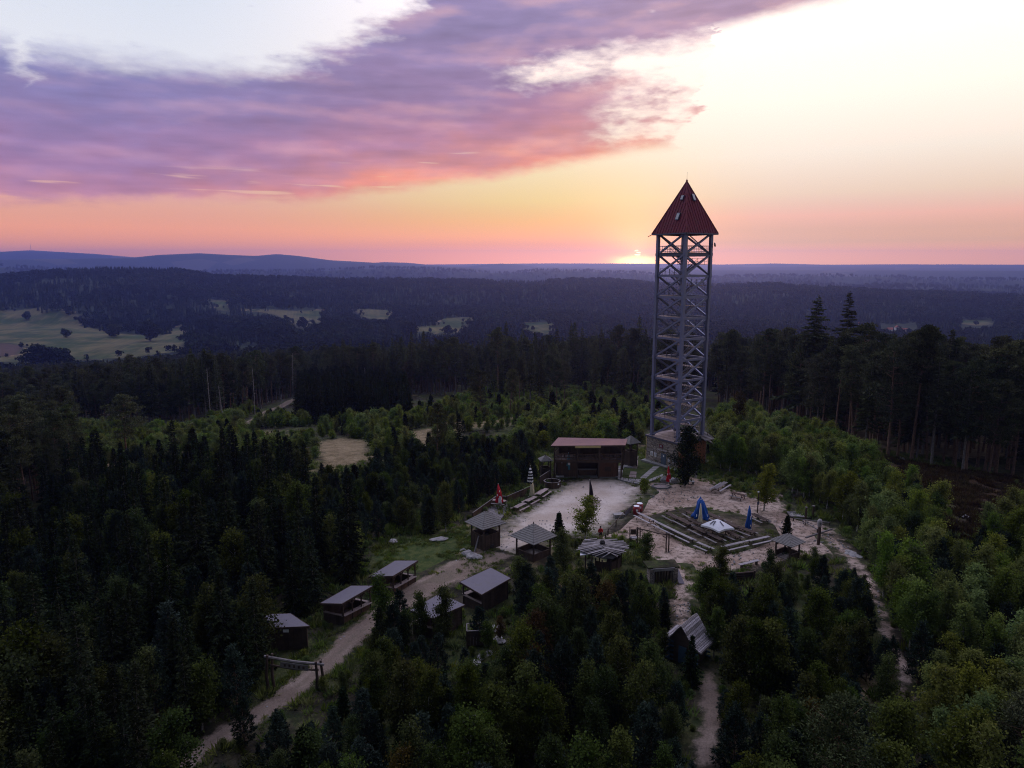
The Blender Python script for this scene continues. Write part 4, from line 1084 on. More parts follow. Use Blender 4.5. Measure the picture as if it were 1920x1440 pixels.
# ------------------------------------------------------------------ hut with the fan of old boards for a roof
def fan_hut():
    ring = [(1088, 1033, 2.2), (1104, 1013, 2.7), (1122, 1011, 2.9), (1141, 1011, 2.9), (1160, 1016, 2.7), (1174, 1025, 2.4), (1164, 1038, 2.2), (1149, 1047, 2.0), (1128, 1046, 2.0), (1112, 1041, 2.1)]
    P = [gpz(x, y, h) for x, y, h in ring]; c = sum(P, Vector()) / len(P); c.z = g1(c.x, c.y)
    T = thing('board_roof_hut', 'low round hut roofed with a spread of weathered grey boards beside the person in red', 'hut', c)
    EXCL.append((np.array([(p.x, p.y) for p in P], float), .5))
    top = sum(P, Vector()) / len(P) + Vector((0, 0, .45))
    bld = lambda b, n, m, par=T: b.build(n, MAT[m], par, off=c)
    n = len(P)
    body = MB()
    for i in range(n): body.poly(P[i], P[(i + 1) % n], top)
    body.poly(*[p + Vector((0, 0, -.1)) for p in reversed(P)])
    roof = bld(body, 'roof', 'wood_grey')
    xs = [p.x for p in P]; ys = [p.y for p in P]
    r2 = random.Random(3)
    m = 16
    for k in range(m):          # long boards laid across, each a little askew
        y = min(ys) + (max(ys) - min(ys)) * (k + .5) / m
        xx = []
        for i in range(n):
            a, b = P[i], P[(i + 1) % n]
            if (a.y - y) * (b.y - y) <= 0 and a.y != b.y: f = (y - a.y) / (b.y - a.y); xx.append(a.lerp(b, f))
        if len(xx) < 2: continue
        a, b = sorted(xx[:2], key=lambda p: p.x)
        zc = top.z - abs(y - top.y) * .16 + .06
        a = a + Vector((-.25 - .3 * r2.random(), 0, .08)); b = b + Vector((.2 + .4 * r2.random(), 0, .08)); mid = (a + b) / 2; mid.z = max(zc, mid.z)
        w = (max(ys) - min(ys)) / m * 1.02
        dz = Vector((0, 0, .05 * r2.random()))
        bld(MB().beam(a + dz, mid + dz, w, .045), 'roof_board', 'wood_grey' if k % 3 else 'wood_pale', roof)
        bld(MB().beam(mid + dz, b + dz + Vector((0, r2.uniform(-.06, .06), 0)), w, .045), 'roof_board', 'wood_pale' if k % 4 == 1 else 'wood_grey', roof)
    I = [c + (p - c) * .78 for p in P]
    for p in I:
        g = g1(p.x, p.y); bld(MB().beam((p.x, p.y, g - .3), (p.x, p.y, p.z - .02), .14), 'post', 'wood_dark')
    for i in range(3, n - 1):
        a, b = I[i], I[(i + 1) % n]; g = c.z
        bld(MB().hexa([(a.x, a.y, g - .4), (b.x, b.y, g - .4), (b.x * .995 + c.x * .005, b.y * .995 + c.y * .005, g - .4), (a.x * .995 + c.x * .005, a.y * .995 + c.y * .005, g - .4)],
                       [(a.x, a.y, g + 1.3), (b.x, b.y, g + 1.3), (b.x * .995 + c.x * .005, b.y * .995 + c.y * .005, g + 1.3), (a.x * .995 + c.x * .005, a.y * .995 + c.y * .005, g + 1.3)]), 'wall', 'wood_dark')
    bld(MB().lathe([(.3, 0), (.32, .3), (.2, .5)], 8, (P[2].x + .3, P[2].y - 1.4, top.z + .0)), 'smoke_cap', 'ash', roof)
    p = gpz(1098, 1038, 2.0)
    bld(MB().slab([p + Vector((-.7, -.5, 0)), p + Vector((.7, -.4, .1)), p + Vector((.8, .7, .25)), p + Vector((-.5, .6, .2))], .04), 'loose_sheet', 'white_frame', roof)
fan_hut()

# ------------------------------------------------------------------ little hut with the sweeping shingle gable
def gable_hut():
    c = gp(1302, 1250); c = c + Vector((-.3, 1.4, 0)); c.z = g1(c.x, c.y)
    T = thing('shingle_hut', 'little storybook hut with a sweeping pale shingle gable and blue corner logs', 'hut', c, R(-40))
    EXCL.append((np.array([(c.x + a_, c.y + b_) for a_, b_ in ((-2, -2), (2, -2), (2, 2), (-2, 2))], float), .2))
    L = 1.55; W = 1.5; prof = [(0, 3.75), (.35, 3.35), (.75, 2.75), (1.15, 2.25), (1.6, 1.95), (2.0, 1.8)]
    bodyb = MB()
    for s in (-1, 1):
        for (x0, z0), (x1, z1) in zip(prof[:-1], prof[1:]):
            bodyb.hexa([(s * x0, -L, z0 - .09), (s * x1, -L, z1 - .09), (s * x1, L, z1 - .09), (s * x0, L, z0 - .09)], [(s * x0, -L, z0), (s * x1, -L, z1), (s * x1, L, z1), (s * x0, L, z0)])
    roof = bodyb.build('roof', MAT['wood_grey'], T)
    k = 0
    for s in (-1, 1):           # shingle courses
        pts = [Vector((s * a, 0, b)) for a, b in prof]; tot = 13
        for q in range(tot):
            f = q / tot * (len(pts) - 1); i = int(f); p = pts[i].lerp(pts[i + 1], f - i)
            f2 = min(len(pts) - 1.001, (q + 1.25) / tot * (len(pts) - 1)); j = int(f2); p2 = pts[j].lerp(pts[j + 1], f2 - j)
            cs = MB()
            for m in range(12):
                y0 = -L - .05 + (2 * L + .1) * m / 12; y1 = y0 + (2 * L + .1) / 12 - .03; jz = rnd.uniform(0, .03)
                cs.hexa([(p.x, y0, p.z + .01), (p2.x, y0, p2.z + .03), (p2.x, y1, p2.z + .03), (p.x, y1, p.z + .01)], [(p.x, y0, p.z + .03), (p2.x, y0, p2.z + .09 + jz), (p2.x, y1, p2.z + .09 + jz), (p.x, y1, p.z + .03)])
            o = cs.build('shingle_course', MAT['wood_pale' if (q % 3) else 'wood_grey'], roof); o['kind'] = 'stuff'
    for y in (-1.25, 1.25):
        g = MB(); g.poly((-1.2, y, 0), (1.2, y, 0), (1.2, y, 2.1), (.4, y, 3.2), (0, y, 3.6), (-.4, y, 3.2), (-1.2, y, 2.1)); g.build('gable_wall', MAT['wood_dark'], T)
    for x in (-1.2, 1.2): MB().box((x, 0, 1.0), (.06, 2.5, 2.1)).build('side_wall', MAT['wood_dark'], T)
    lm = MB().tube((-.42, 0, 0), (.42, 0, 0), .09).mesh('corner_log', MAT['paint_blue'])
    for x in (-1.2, 1.2):
        for y in (-1.3, 1.3):
            for q in range(9): obj('corner_log', lm, T, (x, y, .1 + .22 * q), (0, 0, (q % 2) * math.pi / 2))
    d = MB().box((.1, -1.29, .85), (.75, .05, 1.65)).build('door', MAT['paint_blue'], T); MB().box((.38, -1.34, .85), (.05, .06, .12)).build('handle', MAT['steel_dark'], d)
gable_hut()

# ------------------------------------------------------------------ picnic tables
def picnic(label, e0, e1, group=None, top='wood_dark', seat='wood_dark', wid=.75, h=.76, name='picnic_table', far_bench=True):
    """e0, e1: photograph points of the two ends of the table top"""
    a = gpz(*e0, h); b = gpz(*e1, h); c = (a + b) / 2; c.z = g1(c.x, c.y) + .1
    rz = math.atan2(b.y - a.y, b.x - a.x); L = (Vector((b.x, b.y)) - Vector((a.x, a.y))).length
    T = thing(name, label, 'picnic table', c, rz, group)
    tt = MB()
    for k in range(4): tt.box((0, -wid / 2 + wid * (k + .5) / 4, h), (L, wid / 4 - .015, .05))
    t = tt.build('table_top', MAT[top], T)
    for s in ((-1, 1) if far_bench else (-1,)):
        bb = MB()
        for k in range(2): bb.box((0, s * (wid / 2 + .42) + (k - .5) * .15, .46), (L, .14, .05))
        bb.build('bench_seat', MAT[seat], T)
    for x in (-L * .36, L * .36):
        f = MB()
        for s in (-1, 1): f.beam((x, s * (wid / 2 + .42), -.12), (x, s * .22, h - .03), .09, .05)
        f.beam((x, -wid / 2 - .52, .40), (x, wid / 2 + .52, .40), .05, .09); f.beam((x, -wid / 2, h - .06), (x, wid / 2, h - .06), .05, .08)
        f.build('leg_frame', MAT['wood_dark'], T)
    return T
Z7 = lambda x, y: (1180 + x / 6.4, 900 + y / 6.4)
GP = 'picnic tables set out in the beer garden'
for lab, e0, e1 in (
        ('dark picnic table farthest left in the beer garden, behind the second pale table', (450, 400), (580, 470)),
        ('dark picnic table between the second pale table and the cream parasol', (570, 455), (735, 540)),
        ('dark picnic table just in front of the cream parasol', (760, 560), (920, 640)),
        ('dark picnic table nearest the viewer, below the white parasol pole', (955, 650), (1105, 725)),
        ('dark picnic table in front of the right corner of the white parasol', (1155, 615), (1320, 690)),
        ('dark picnic table at the right end of the beer garden by the slim blue parasol', (1320, 570), (1500, 640)),
        ('dark picnic table directly under the open white parasol', (890, 555), (1045, 625)),
        ('dark picnic table just left of the cream parasol foot', (715, 470), (860, 540)),
        ('dark picnic table left of the big blue parasol', (695, 378), (800, 440)),
        ('dark picnic table behind the white parasol, right of the big blue one', (950, 405), (1110, 485)),
        ('dark picnic table right behind the open white parasol', (1150, 500), (1300, 570)),
        ('dark picnic table standing apart to the right of the slim blue parasol', (1480, 410), (1650, 490))):
    picnic(lab, Z7(*e0), Z7(*e1), GP, 'wood_dark', 'wood_grey')
GW = 'weathered pale tables round the edge of the beer garden'
for lab, e0, e1 in (
        ('weathered pale picnic table next to the red bins', (100, 398), (288, 492)),
        ('weathered pale picnic table second from the red bins', (310, 503), (507, 600)),
        ('longest weathered pale picnic table, third from the red bins', (507, 600), (765, 722)),
        ('weathered pale picnic table behind the birch top at the near corner of the beer garden', (815, 752), (975, 822)),
        ('weathered pale picnic table turned across, in front of the white parasol', (1145, 802), (1388, 745)),
        ('weathered pale picnic table turned across, farthest right of the near row', (1440, 737), (1676, 685))):
    picnic(lab, Z7(*e0), Z7(*e1), GW, 'wood_pale', 'wood_pale', .42)
def bench(label, e0, e1, h=.5, mat='wood_pale', w=.42):
    a = gpz(*e0, h); b = gpz(*e1, h); c = (a + b) / 2; c.z = min(g1(a.x, a.y), g1(b.x, b.y)) + .1
    rz = math.atan2(b.y - a.y, b.x - a.x); L = (b - a).length
    T = thing('bench', label, 'bench', c, rz)
    MB().box((0, 0, h), (L, w, .07)).build('seat', MAT[mat], T)
    for x in (-L * .38, L * .38): MB().box((x, 0, h / 2 - .1), (.12, w * .8, h + .1)).build('leg', MAT['wood_dark'], T)
bench('single pale plank bench below the beer garden, on top of the dark wall', Z7(1320, 1027), Z7(1552, 970))
picnic('bleached picnic table with pale seats at the far edge of the yard under the birches', (1340, 917), (1361, 905), None, 'wood_grey', 'wood_pale')
picnic('brown picnic table half under the birches at the right edge of the yard', (1372, 924), (1396, 930), None, 'wood_brown', 'wood_grey')
GL = 'picnic tables along the terrace fence'
picnic('picnic table beside the round plank enclosure, topmost of the three by the fence', (1009, 928), (1025, 917), GL, 'wood_deck', 'wood_deck')
picnic('middle picnic table of the three by the fence, below the cream parasol', (987, 941), (1004, 932), GL, 'wood_deck', 'wood_deck')
picnic('lowest picnic table of the three by the fence, nearest the wooden terrace', (966, 953), (984, 944), GL, 'wood_deck', 'wood_deck')
picnic('picnic table carrying the furled black parasol alone in the sandy yard', (1104, 939), (1119, 933), None, 'wood_deck', 'wood_deck')

# ------------------------------------------------------------------ parasols
def parasol(label, base, top, bottom_y, mats, r=.28, flare=1.0, marks=None, stripes=None, foot=True, lift=0.):
    """closed parasol: base = photograph point of its foot, top = of its tip, bottom_y = where the cloth ends"""
    p = gp(*base); zt = at_y(top[0], top[1], p.y).z; zb = at_y(top[0], bottom_y, p.y).z
    p.z = g1(p.x, p.y) + .1
    T = thing('parasol', label, 'parasol', p)
    ht, hb = zt - p.z, zb - p.z; ln = ht - hb
    dx = at_y(top[0], top[1], p.y).x - p.x
    MB().tube((0, 0, -.15), (dx * .9, 0, ht - .1), .035, .03).build('pole', MAT['white_frame'], T)
    prof = [(.05, 0), (.07, .04), (.5 * r, .22), (.8 * r, .5), (r, .78), (r * 1.08 * flare, .94), (r * .92 * flare, 1.0)]
    _r = [q[0] for q in prof]; _f = [q[1] for q in prof]; prof = [(float(np.interp(f, _f, _r)), float(f)) for f in np.linspace(0, 1, 22)]
    can = MB(); n = 24; i0 = len(can.v)
    for rr, f in prof:
        z = ht - f * ln
        for j in range(n):
            a = 6.283 * j / n; q = rr * (1 + (.30 if f > .1 else 0) * math.cos(8 * a + f * 2.0) * f) * (1 + .12 * math.sin(3 * a + f * 5))
            can.v.append((dx * z / ht + q * math.cos(a), q * math.sin(a), z + (.06 * math.cos(8 * a) if f > .9 else 0)))
    for q in range(len(prof) - 1):
        for j in range(n):
            jj = (j + 1) % n; can.f.append((q * n + j, q * n + jj, (q + 1) * n + jj, (q + 1) * n + j))
    can.f.append(tuple(range(n)))
    co = can.build('canopy', [MAT[m] for m in (mats if isinstance(mats, (list, tuple)) else [mats])], T)
    if stripes:
        for po in co.data.polygons:
            f = (ht - sum(co.data.vertices[v].co.z for v in po.vertices) / len(po.vertices)) / ln
            po.material_index = stripes(f, po.center)
    MB().lathe([(.03, 0), (.05, .06), (.02, .14)], 6, (dx, 0, ht - .02)).build('tip', MAT['white_frame'], T)
    if marks:
        for (f, a, w, hh) in marks:
            rr = np.interp(f, [q[1] for q in prof], [q[0] for q in prof]) * 1.22 + .02; z = ht - f * ln
            MB().box((dx * z / ht + rr * math.cos(a), rr * math.sin(a), z), (.02, w, hh), a).build('printed_mark', MAT['cloth_white'], co)
    if foot: MB().box((0, 0, .02), (.75, .75, .10)).build('foot_slab', MAT['stone_grey'], T)
    return T
S_ = -math.pi / 2
parasol('red parasol with white lettering, furled, on the wooden terrace', (938, 957), (934, 908), 942, ['cloth_red', 'cloth_white'], .42, 1.1, [(.35, S_ + .4, .12, .25), (.55, S_ - .5, .14, .3), (.72, S_ + .6, .16, .2)], lambda f, c: 1 if f > .62 and abs(c.x) < .2 and c.y < 0 else 0)
parasol('tall furled parasol striped black and white beside the cream one', (995, 934), (994, 874), 906, ['cloth_black', 'cloth_white'], .40, .8, None, lambda f, c: int(f * 11) % 2)
parasol('cream parasol furled beside the striped one, by the terrace fence', (998, 934), (997, 897), 930, 'cloth_cream', .32)
parasol('furled teal parasol with white print in front of the tavern', (1066, 896), (1066, 849), 880, ['cloth_teal', 'cloth_white'], .33, 1., [(.62, S_, .3, .3)], lambda f, c: 1 if .55 < f < .72 and c.x > -.1 else 0)
parasol('furled black parasol standing through the lone table in the sandy yard', (1110, 941), (1106, 900), 932, 'cloth_black', .27, .8, foot=False)
parasol('furled red parasol on a white pole near the tower door', (1254, 913), (1253.5, 874), 903, ['cloth_red', 'cloth_white'], .30, 1., [(.45, S_ + .5, .08, .3), (.5, S_ - .7, .1, .25)], lambda f, c: 1 if f > .8 and c.x > 0 else 0)
parasol('big blue parasol half closed like a tent among the dark tables', (1314, 984), (1313.6, 931), 971, 'cloth_blue', .82, 1.15, [(.8, S_ - .8, .12, .35), (.8, S_ + .8, .12, .35), (.1, S_, .2, .12)])
parasol('cream parasol furled in front of the big blue one', (1312, 989), (1314, 945), 984, 'cloth_cream', .26, 1.2)
parasol('slim furled blue parasol at the right of the beer garden', (1403, 994), (1405.8, 948), 990, 'cloth_blue', .34, .9, [(.5, S_ + .3, .10, .5), (.85, S_ + .3, .12, .25)])
def open_parasol():
    p = gp(1342, 1008); p.z = g1(p.x, p.y) + .1
    C = [at_y(1314, 980.5, p.y + .6), at_y(1348, 998, p.y - 1.7), at_y(1377, 993.7, p.y - .6), at_y(1350, 978, p.y + 1.9)]
    ap = at_y(1345, 973, p.y)
    T = thing('parasol', 'open square white parasol with grey print among the dark tables', 'parasol', p)
    c = MB(); n = 6
    zc = sum(q.z for q in C) / 4
    C = [Vector((q.x, q.y, zc + .02)) for q in C]
    V = []
    for i in range(4):
        a, b = C[i], C[(i + 1) % 4]
        for k in range(n):
            f = k / n; e = a.lerp(b, f); e.z -= .0; sag = math.sin(math.pi * f)
            e = e + (ap - e) * .10 * sag; V.append(e)
    m = len(V); cv = MB()
    rings = 4
    for r_ in range(rings):
        f = r_ / rings
        for e in V:
            q = e.lerp(ap, f); q.z += .07 * math.sin(math.pi * f); cv.v.append(tuple(q - p))
    cv.v.append(tuple(ap - p))
    for r_ in range(rings - 1):
        for k in range(m): kk = (k + 1) % m; cv.f.append((r_ * m + k, r_ * m + kk, (r_ + 1) * m + kk, (r_ + 1) * m + k))
    for k in range(m): cv.f.append(((rings - 1) * m + k, (rings - 1) * m + (k + 1) % m, rings * m))
    i0 = len(cv.v)                              # valance
    for e in V: q = e - p; cv.v.append((q.x * 1.0, q.y, q.z - .22))
    for k in range(m): kk = (k + 1) % m; cv.f.append((k, i0 + k, i0 + kk, kk))
    co = cv.build('canopy', MAT['cloth_white'], T)
    MB().tube((0, 0, -.1), ap - p, .035, .03).build('pole', MAT['wood_brown'], T)
    for i, (f0, f1) in enumerate(((.30, .42), (.30, .44), (.36, .48))):
        a, b = C[i % 2], C[i % 2 + 1]; e = a.lerp(b, .34 + .12 * i); q0 = e.lerp(ap, .28); q1 = e.lerp(ap, .70)
        up = Vector((0, 0, .13)); MB().beam(q0 - p + up, q1 - p + up, .14, .02).build('printed_mark', MAT['roof_felt'], co)
    for q in C: MB().beam(ap - p + Vector((0, 0, -.15)), q - p + Vector((0, 0, -.05)), .03).build('rib', MAT['wood_brown'], T)
    MB().box((0, 0, .02), (.8, .8, .1)).build('foot_slab', MAT['stone_grey'], T)
open_parasol()

# ------------------------------------------------------------------ terrace on the left: deck, fence, enclosure
def terrace():
    deck = [gpz(x, y, .35) for x, y in ((905, 958), (938, 974), (958, 949), (944, 936))]
    c = sum(deck, Vector()) / 4
    T = thing('terrace_deck', 'low grey plank terrace under the red parasol beside the watch hut', 'terrace', c)
    n = 9
    for k in range(n):
        a, b = k / n, (k + 1) / n - .008
        q = [deck[0].lerp(deck[3], a), deck[1].lerp(deck[2], a), deck[1].lerp(deck[2], b), deck[0].lerp(deck[3], b)]
        MB().slab(q, .4).build('deck_plank', MAT['wood_grey'], T, off=c)
    picnic('picnic table on the plank terrace under the red parasol', (924, 943), (948, 945), None, 'wood_deck', 'wood_grey').location.z += .38
    # fence
    pts = [(886, 962), (931, 930), (950, 931), (995, 912)]
    P = [gpz(x, y, 1.15) for x, y in pts]; c = P[1].copy(); c.z = g1(c.x, c.y)
    T = thing('board_fence', 'dark vertical board fence shielding the terrace and picnic tables', 'fence', c)
    for a, b in zip(P[:-1], P[1:]):
        L = (Vector(b[:2]) - Vector(a[:2])).length; n = max(3, int(L / .24)); rz = math.atan2(b.y - a.y, b.x - a.x)
        bm = MB().box((0, 0, -.65), (L / n - .015, .03, 1.3)).mesh('board', MAT['wood_brown'])
        for k in range(n):
            q = a.lerp(b, (k + .5) / n); obj('board', bm, T, (q.x - c.x, q.y - c.y, q.z - c.z + rnd.uniform(-.03, .03)), (0, 0, rz))
        for f in (0, .5, 1):
            q = a.lerp(b, f); MB().box((q.x - c.x, q.y - c.y + .06, q.z - c.z - .7), (.12, .12, 1.5)).build('post', MAT['wood_dark'], T)
        MB().beam(a - c + Vector((0, .03, .02)), b - c + Vector((0, .03, .02)), .12, .05).build('top_rail', MAT['wood_grey'], T)
    a, b = gpz(982, 920, .75), gpz(991.5, 916.5, .75)
    o = MB().beam(a, b, .03, .95).build('banner', MAT['banner_green'], None, off=a); o.location = a + Vector((.05, -.25, .05))
    tag(o, 'lime green banner hung on the board fence by the cream parasol', 'banner')
terrace()
def enclosure():
    c = gp(1035, 914); c.z = g1(c.x, c.y)
    T = thing('plank_enclosure', 'round waist-high plank enclosure at the edge of the sandy yard', 'enclosure', c)
    r = 1.35; N = 8
    for i in range(N):
        a0, a1 = 6.283 * i / N, 6.283 * (i + 1) / N
        p = Vector((r * math.cos(a0), r * math.sin(a0) * .9, 0)); q = Vector((r * math.cos(a1), r * math.sin(a1) * .9, 0)); L = (q - p).length; rz = math.atan2(q.y - p.y, q.x - p.x)
        bm = MB().box((0, 0, .5), (L / 5 - .012, .035, 1.2)).mesh('board', MAT['wood_brown'])
        for k in range(5): m = p.lerp(q, (k + .5) / 5); obj('board', bm, T, (m.x, m.y, 0), (0, 0, rz))
        MB().beam(p + Vector((0, 0, 1.12)), q + Vector((0, 0, 1.12)), .14, .05).build('rim', MAT['wood_grey'], T)
        MB().box((p.x, p.y, .5), (.12, .12, 1.3)).build('post', MAT['wood_dark'], T)
    MB().lathe([(1.15, 0), (1.1, .25), (.5, .35), (.1, .3)], 12).build('fill', MAT['ash'], T)
    MB().box((.95, -1.02, .85), (.28, .03, .22), .6).build('notice', MAT['paper'], T)
    a = gp(1012, 912); b = gp(1030, 900); c = (a + b) / 2
    T = thing('screen_fence', 'short tall screen of dark boards behind the round enclosure', 'fence', c)
    L = (b - a).length; rz = math.atan2(b.y - a.y, b.x - a.x); n = 10
    bm = MB().box((0, 0, .75), (L / n - .015, .03, 1.7)).mesh('board', MAT['wood_dark'])
    for k in range(n): q = a.lerp(b, (k + .5) / n) - c; obj('board', bm, T, (q.x, q.y, 0), (0, 0, rz))
    MB().beam(a - c + Vector((0, 0, 1.6)), b - c + Vector((0, 0, 1.6)), .1, .06).build('top_rail', MAT['wood_grey'], T)
    t = gp(1050, 899)
    T = thing('stone_table', 'low grey stone table beside the teal parasol', 'table', t)
    MB().box((0, 0, .5), (1.3, .8, .12)).build('table_top', MAT['stone_grey'], T); MB().box((0, 0, .2), (.8, .5, .5)).build('leg', MAT['stone_grey'], T)
enclosure()

# ------------------------------------------------------------------ stones, steps, slabs
def rock_mesh(seed, name='rock', mat='stone_pale', sub=2):
    bm = bmesh.new(); bmesh.ops.create_icosphere(bm, subdivisions=sub, radius=1.)
    r_ = np.random.default_rng(seed)
    for v in bm.verts:
        d = v.co.normalized(); k = 1 + .28 * float(vnoise(d.x * 2.1 + seed, d.y * 2.1 + d.z * 3)) * 2 + .10 * r_.normal()
        v.co = Vector((round(d.x * k * 3.2) / 3.2 * .4 + d.x * k * .6, d.y * k, d.z * k * .7))
    me = bpy.data.meshes.new(name); bm.to_mesh(me); bm.free(); me.materials.append(MAT[mat]); return me
ROCKS = [rock_mesh(s) for s in range(5)]; GROCKS = [rock_mesh(s + 20, mat='stone_grey') for s in range(4)]
def boulder(label, px, size, grey=False, group=None, k=0):
    p = gp(*px); o = obj('boulder', (GROCKS if grey else ROCKS)[k % 4], None, (p.x, p.y, p.z + .25 * size), (0, 0, rnd.random() * 6), (size, size * .8, size * .7))
    return tag(o, label, 'boulder', group)
GB = 'pale boulders at the foot of the watch hut'
for k, (x, y, s) in enumerate(((876, 1041, .8), (886, 1046, .95), (896, 1048, .7), (868, 1034, .5))):
    boulder(('largest pale boulder at the foot of the watch hut' if k == 1 else ('leftmost low pale boulder beneath the leaning log of the watch hut', '', 'smaller pale boulder nearest the road below the watch hut', 'smallest pale boulder up the slope from the watch hut heap')[k]), (x, y), s, False, GB, k)
boulder('flat pale stone lying on the lawn', (822, 1014), .95, False, None, 1).scale = (1.3, .6, .25)
boulder('pale stone at the lawn edge between the grass and the trees', (737, 1018), .7, False, None, 2)
boulder('pale boulder standing behind the slab path beside the tavern', (1176, 878), .75, True, None, 3)
boulder('small boulder at the top of the slab path', (1181, 866), .55, False, None, 0)
boulder('flat grey rock in the heath among dry grass', (1808, 972), 1.3, True, None, 1).scale = (.8, .55, .25)
boulder('grey stone on the heath beneath the pines', (1690, 864), .9, True, None, 2)
boulder('pale stone on the heath edge near the pine trunks', (1702, 868), .7, False, None, 3)
boulder('lone pale boulder beside the far forest track', (568, 739), 1.6, False, None, 0)
boulder('pale rounded boulder deep among the left-hand trunks', (290, 745), 1.6, True, None, 2)
boulder('dark stone at the foot of the red parasol near the tower', (1247, 905), .9, True, None, 1).scale = (.8, .6, 1.1)
boulder('dark stone on the right of the red parasol near the tower', (1263, 906), .8, True, None, 3).scale = (.7, .6, 1.2)
def slab_path(name, label, L0, R0, n, mat, h=.16, z=.22, gap=.10):
    A = [gpz(*p, z) for p in L0]; B = [gpz(*p, z) for p in R0]
    c = A[0].copy(); c.z = g1(c.x, c.y)
    T = thing(name, label, 'path', c)
    def at(P, f): f *= len(P) - 1; i = min(int(f), len(P) - 2); return P[i].lerp(P[i + 1], f - i)
    for k in range(n):
        f0 = (k + gap / 2) / n; f1 = (k + 1 - gap / 2) / n; dz = Vector((0, 0, rnd.uniform(-.02, .03)))
        MB().slab([at(A, f0) + dz, at(B, f0) + dz, at(B, f1) + dz, at(A, f1) + dz], h).build('slab', MAT[mat], T, off=c)
slab_path('slab_path', 'winding path of pinkish plank steps from the tavern terrace to the yard', [(1179, 895), (1187, 868), (1186, 858), (1185, 849)], [(1192.5, 896), (1196, 868), (1196, 858), (1195, 849)], 15, 'wood_deck')
slab_path('slab_path', 'straight path of grey stone slabs from the tower door to the yard', [(1199, 897), (1225, 874)], [(1209.5, 898), (1237, 874.5)], 6, 'stone_pale')
slab_path('stone_steps', 'big mauve stone steps at the right corner of the tavern', [(1154, 894), (1157, 880), (1160, 868)], [(1166, 895), (1168, 881), (1173, 868)], 4, 'stone_grey', .3, .3)
slab_path('stone_kerb', 'row of pale kerb slabs along the top of the sandy yard', [(1158, 898), (1172, 902), (1198, 907)], [(1158, 893.5), (1172, 896.5), (1206, 899)], 5, 'stone_pale', .35, .3)
slab_path('stone_kerb', 'short row of pale kerb slabs beside the red parasol near the tower', [(1217, 903), (1245, 892)], [(1216, 899), (1243, 888.5)], 4, 'stone_pale', .3, .28)
slab_path('boardwalk', 'low plank boardwalk at the foot of the tower base', [(1160, 861), (1204, 858)], [(1160, 858), (1204, 854.5)], 7, 'wood_grey', .12, .2)

# ------------------------------------------------------------------ yard furniture
def bins():
    for lab, px, hh in (('red bin with a white lid in front, beside the pale table', (1193, 965), 1.15), ('red bin with a white lid behind, beside the low fence', (1199, 959), 1.1)):
        p = gp(*px); p.z += .1
        T = thing('waste_bin', lab, 'bin', p)
        MB().lathe([(.40, -.1), (.47, .1), (.49, hh * .55), (.46, hh)], 14).build('body', MAT['plastic_red'], T, smooth=True)
        MB().lathe([(.40, hh + .005), (.42, hh + .05), (.25, hh + .10), (.05, hh + .11)], 14).build('lid', MAT['cloth_white'], T)
        MB().box((0, -.5, hh * .6), (.3, .04, .3)).build('sticker', MAT['paper'], T)
    p = gp(1160, 972); p.z += .1
    T = thing('stone_block', 'pale flat-topped stone block beside the low fence in the yard', 'block', p, .2)
    MB().box((0, 0, .22), (1.35, .8, .55)).build('base', MAT['stone_grey'], T); MB().box((0, 0, .54), (1.5, .95, .10)).build('cap_slab', MAT['stone_pale'], T)
    P = [gpz(x, y, .95) for x, y in ((1187, 946), (1171, 958), (1155, 976), (1140, 992), (1135, 1003))]
    c = P[1].copy(); c.z = g1(c.x, c.y)
    T = thing('pole_fence', 'low pole fence running down from the red bins to the board-roof hut', 'fence', c)
    for q in P: MB().tube((q.x - c.x, q.y - c.y, -.3), (q.x - c.x + .03, q.y - c.y, q.z - c.z + .08), .08, .07).build('post', MAT['wood_dark'], T)
    for a, b in zip(P[:-1], P[1:]): MB().tube(a - c + Vector((0, 0, -.1)), b - c + Vector((0, 0, -.12)), .05).build('rail', MAT['wood_dark'], T)
    a, b = P[0], P[1]
    MB().beam(a.lerp(b, .1) - c + Vector((0, 0, -.55)), a.lerp(b, .95) - c + Vector((0, 0, -.55)), .03, .7).build('canvas_panel', MAT['roof_felt'], T)
bins()
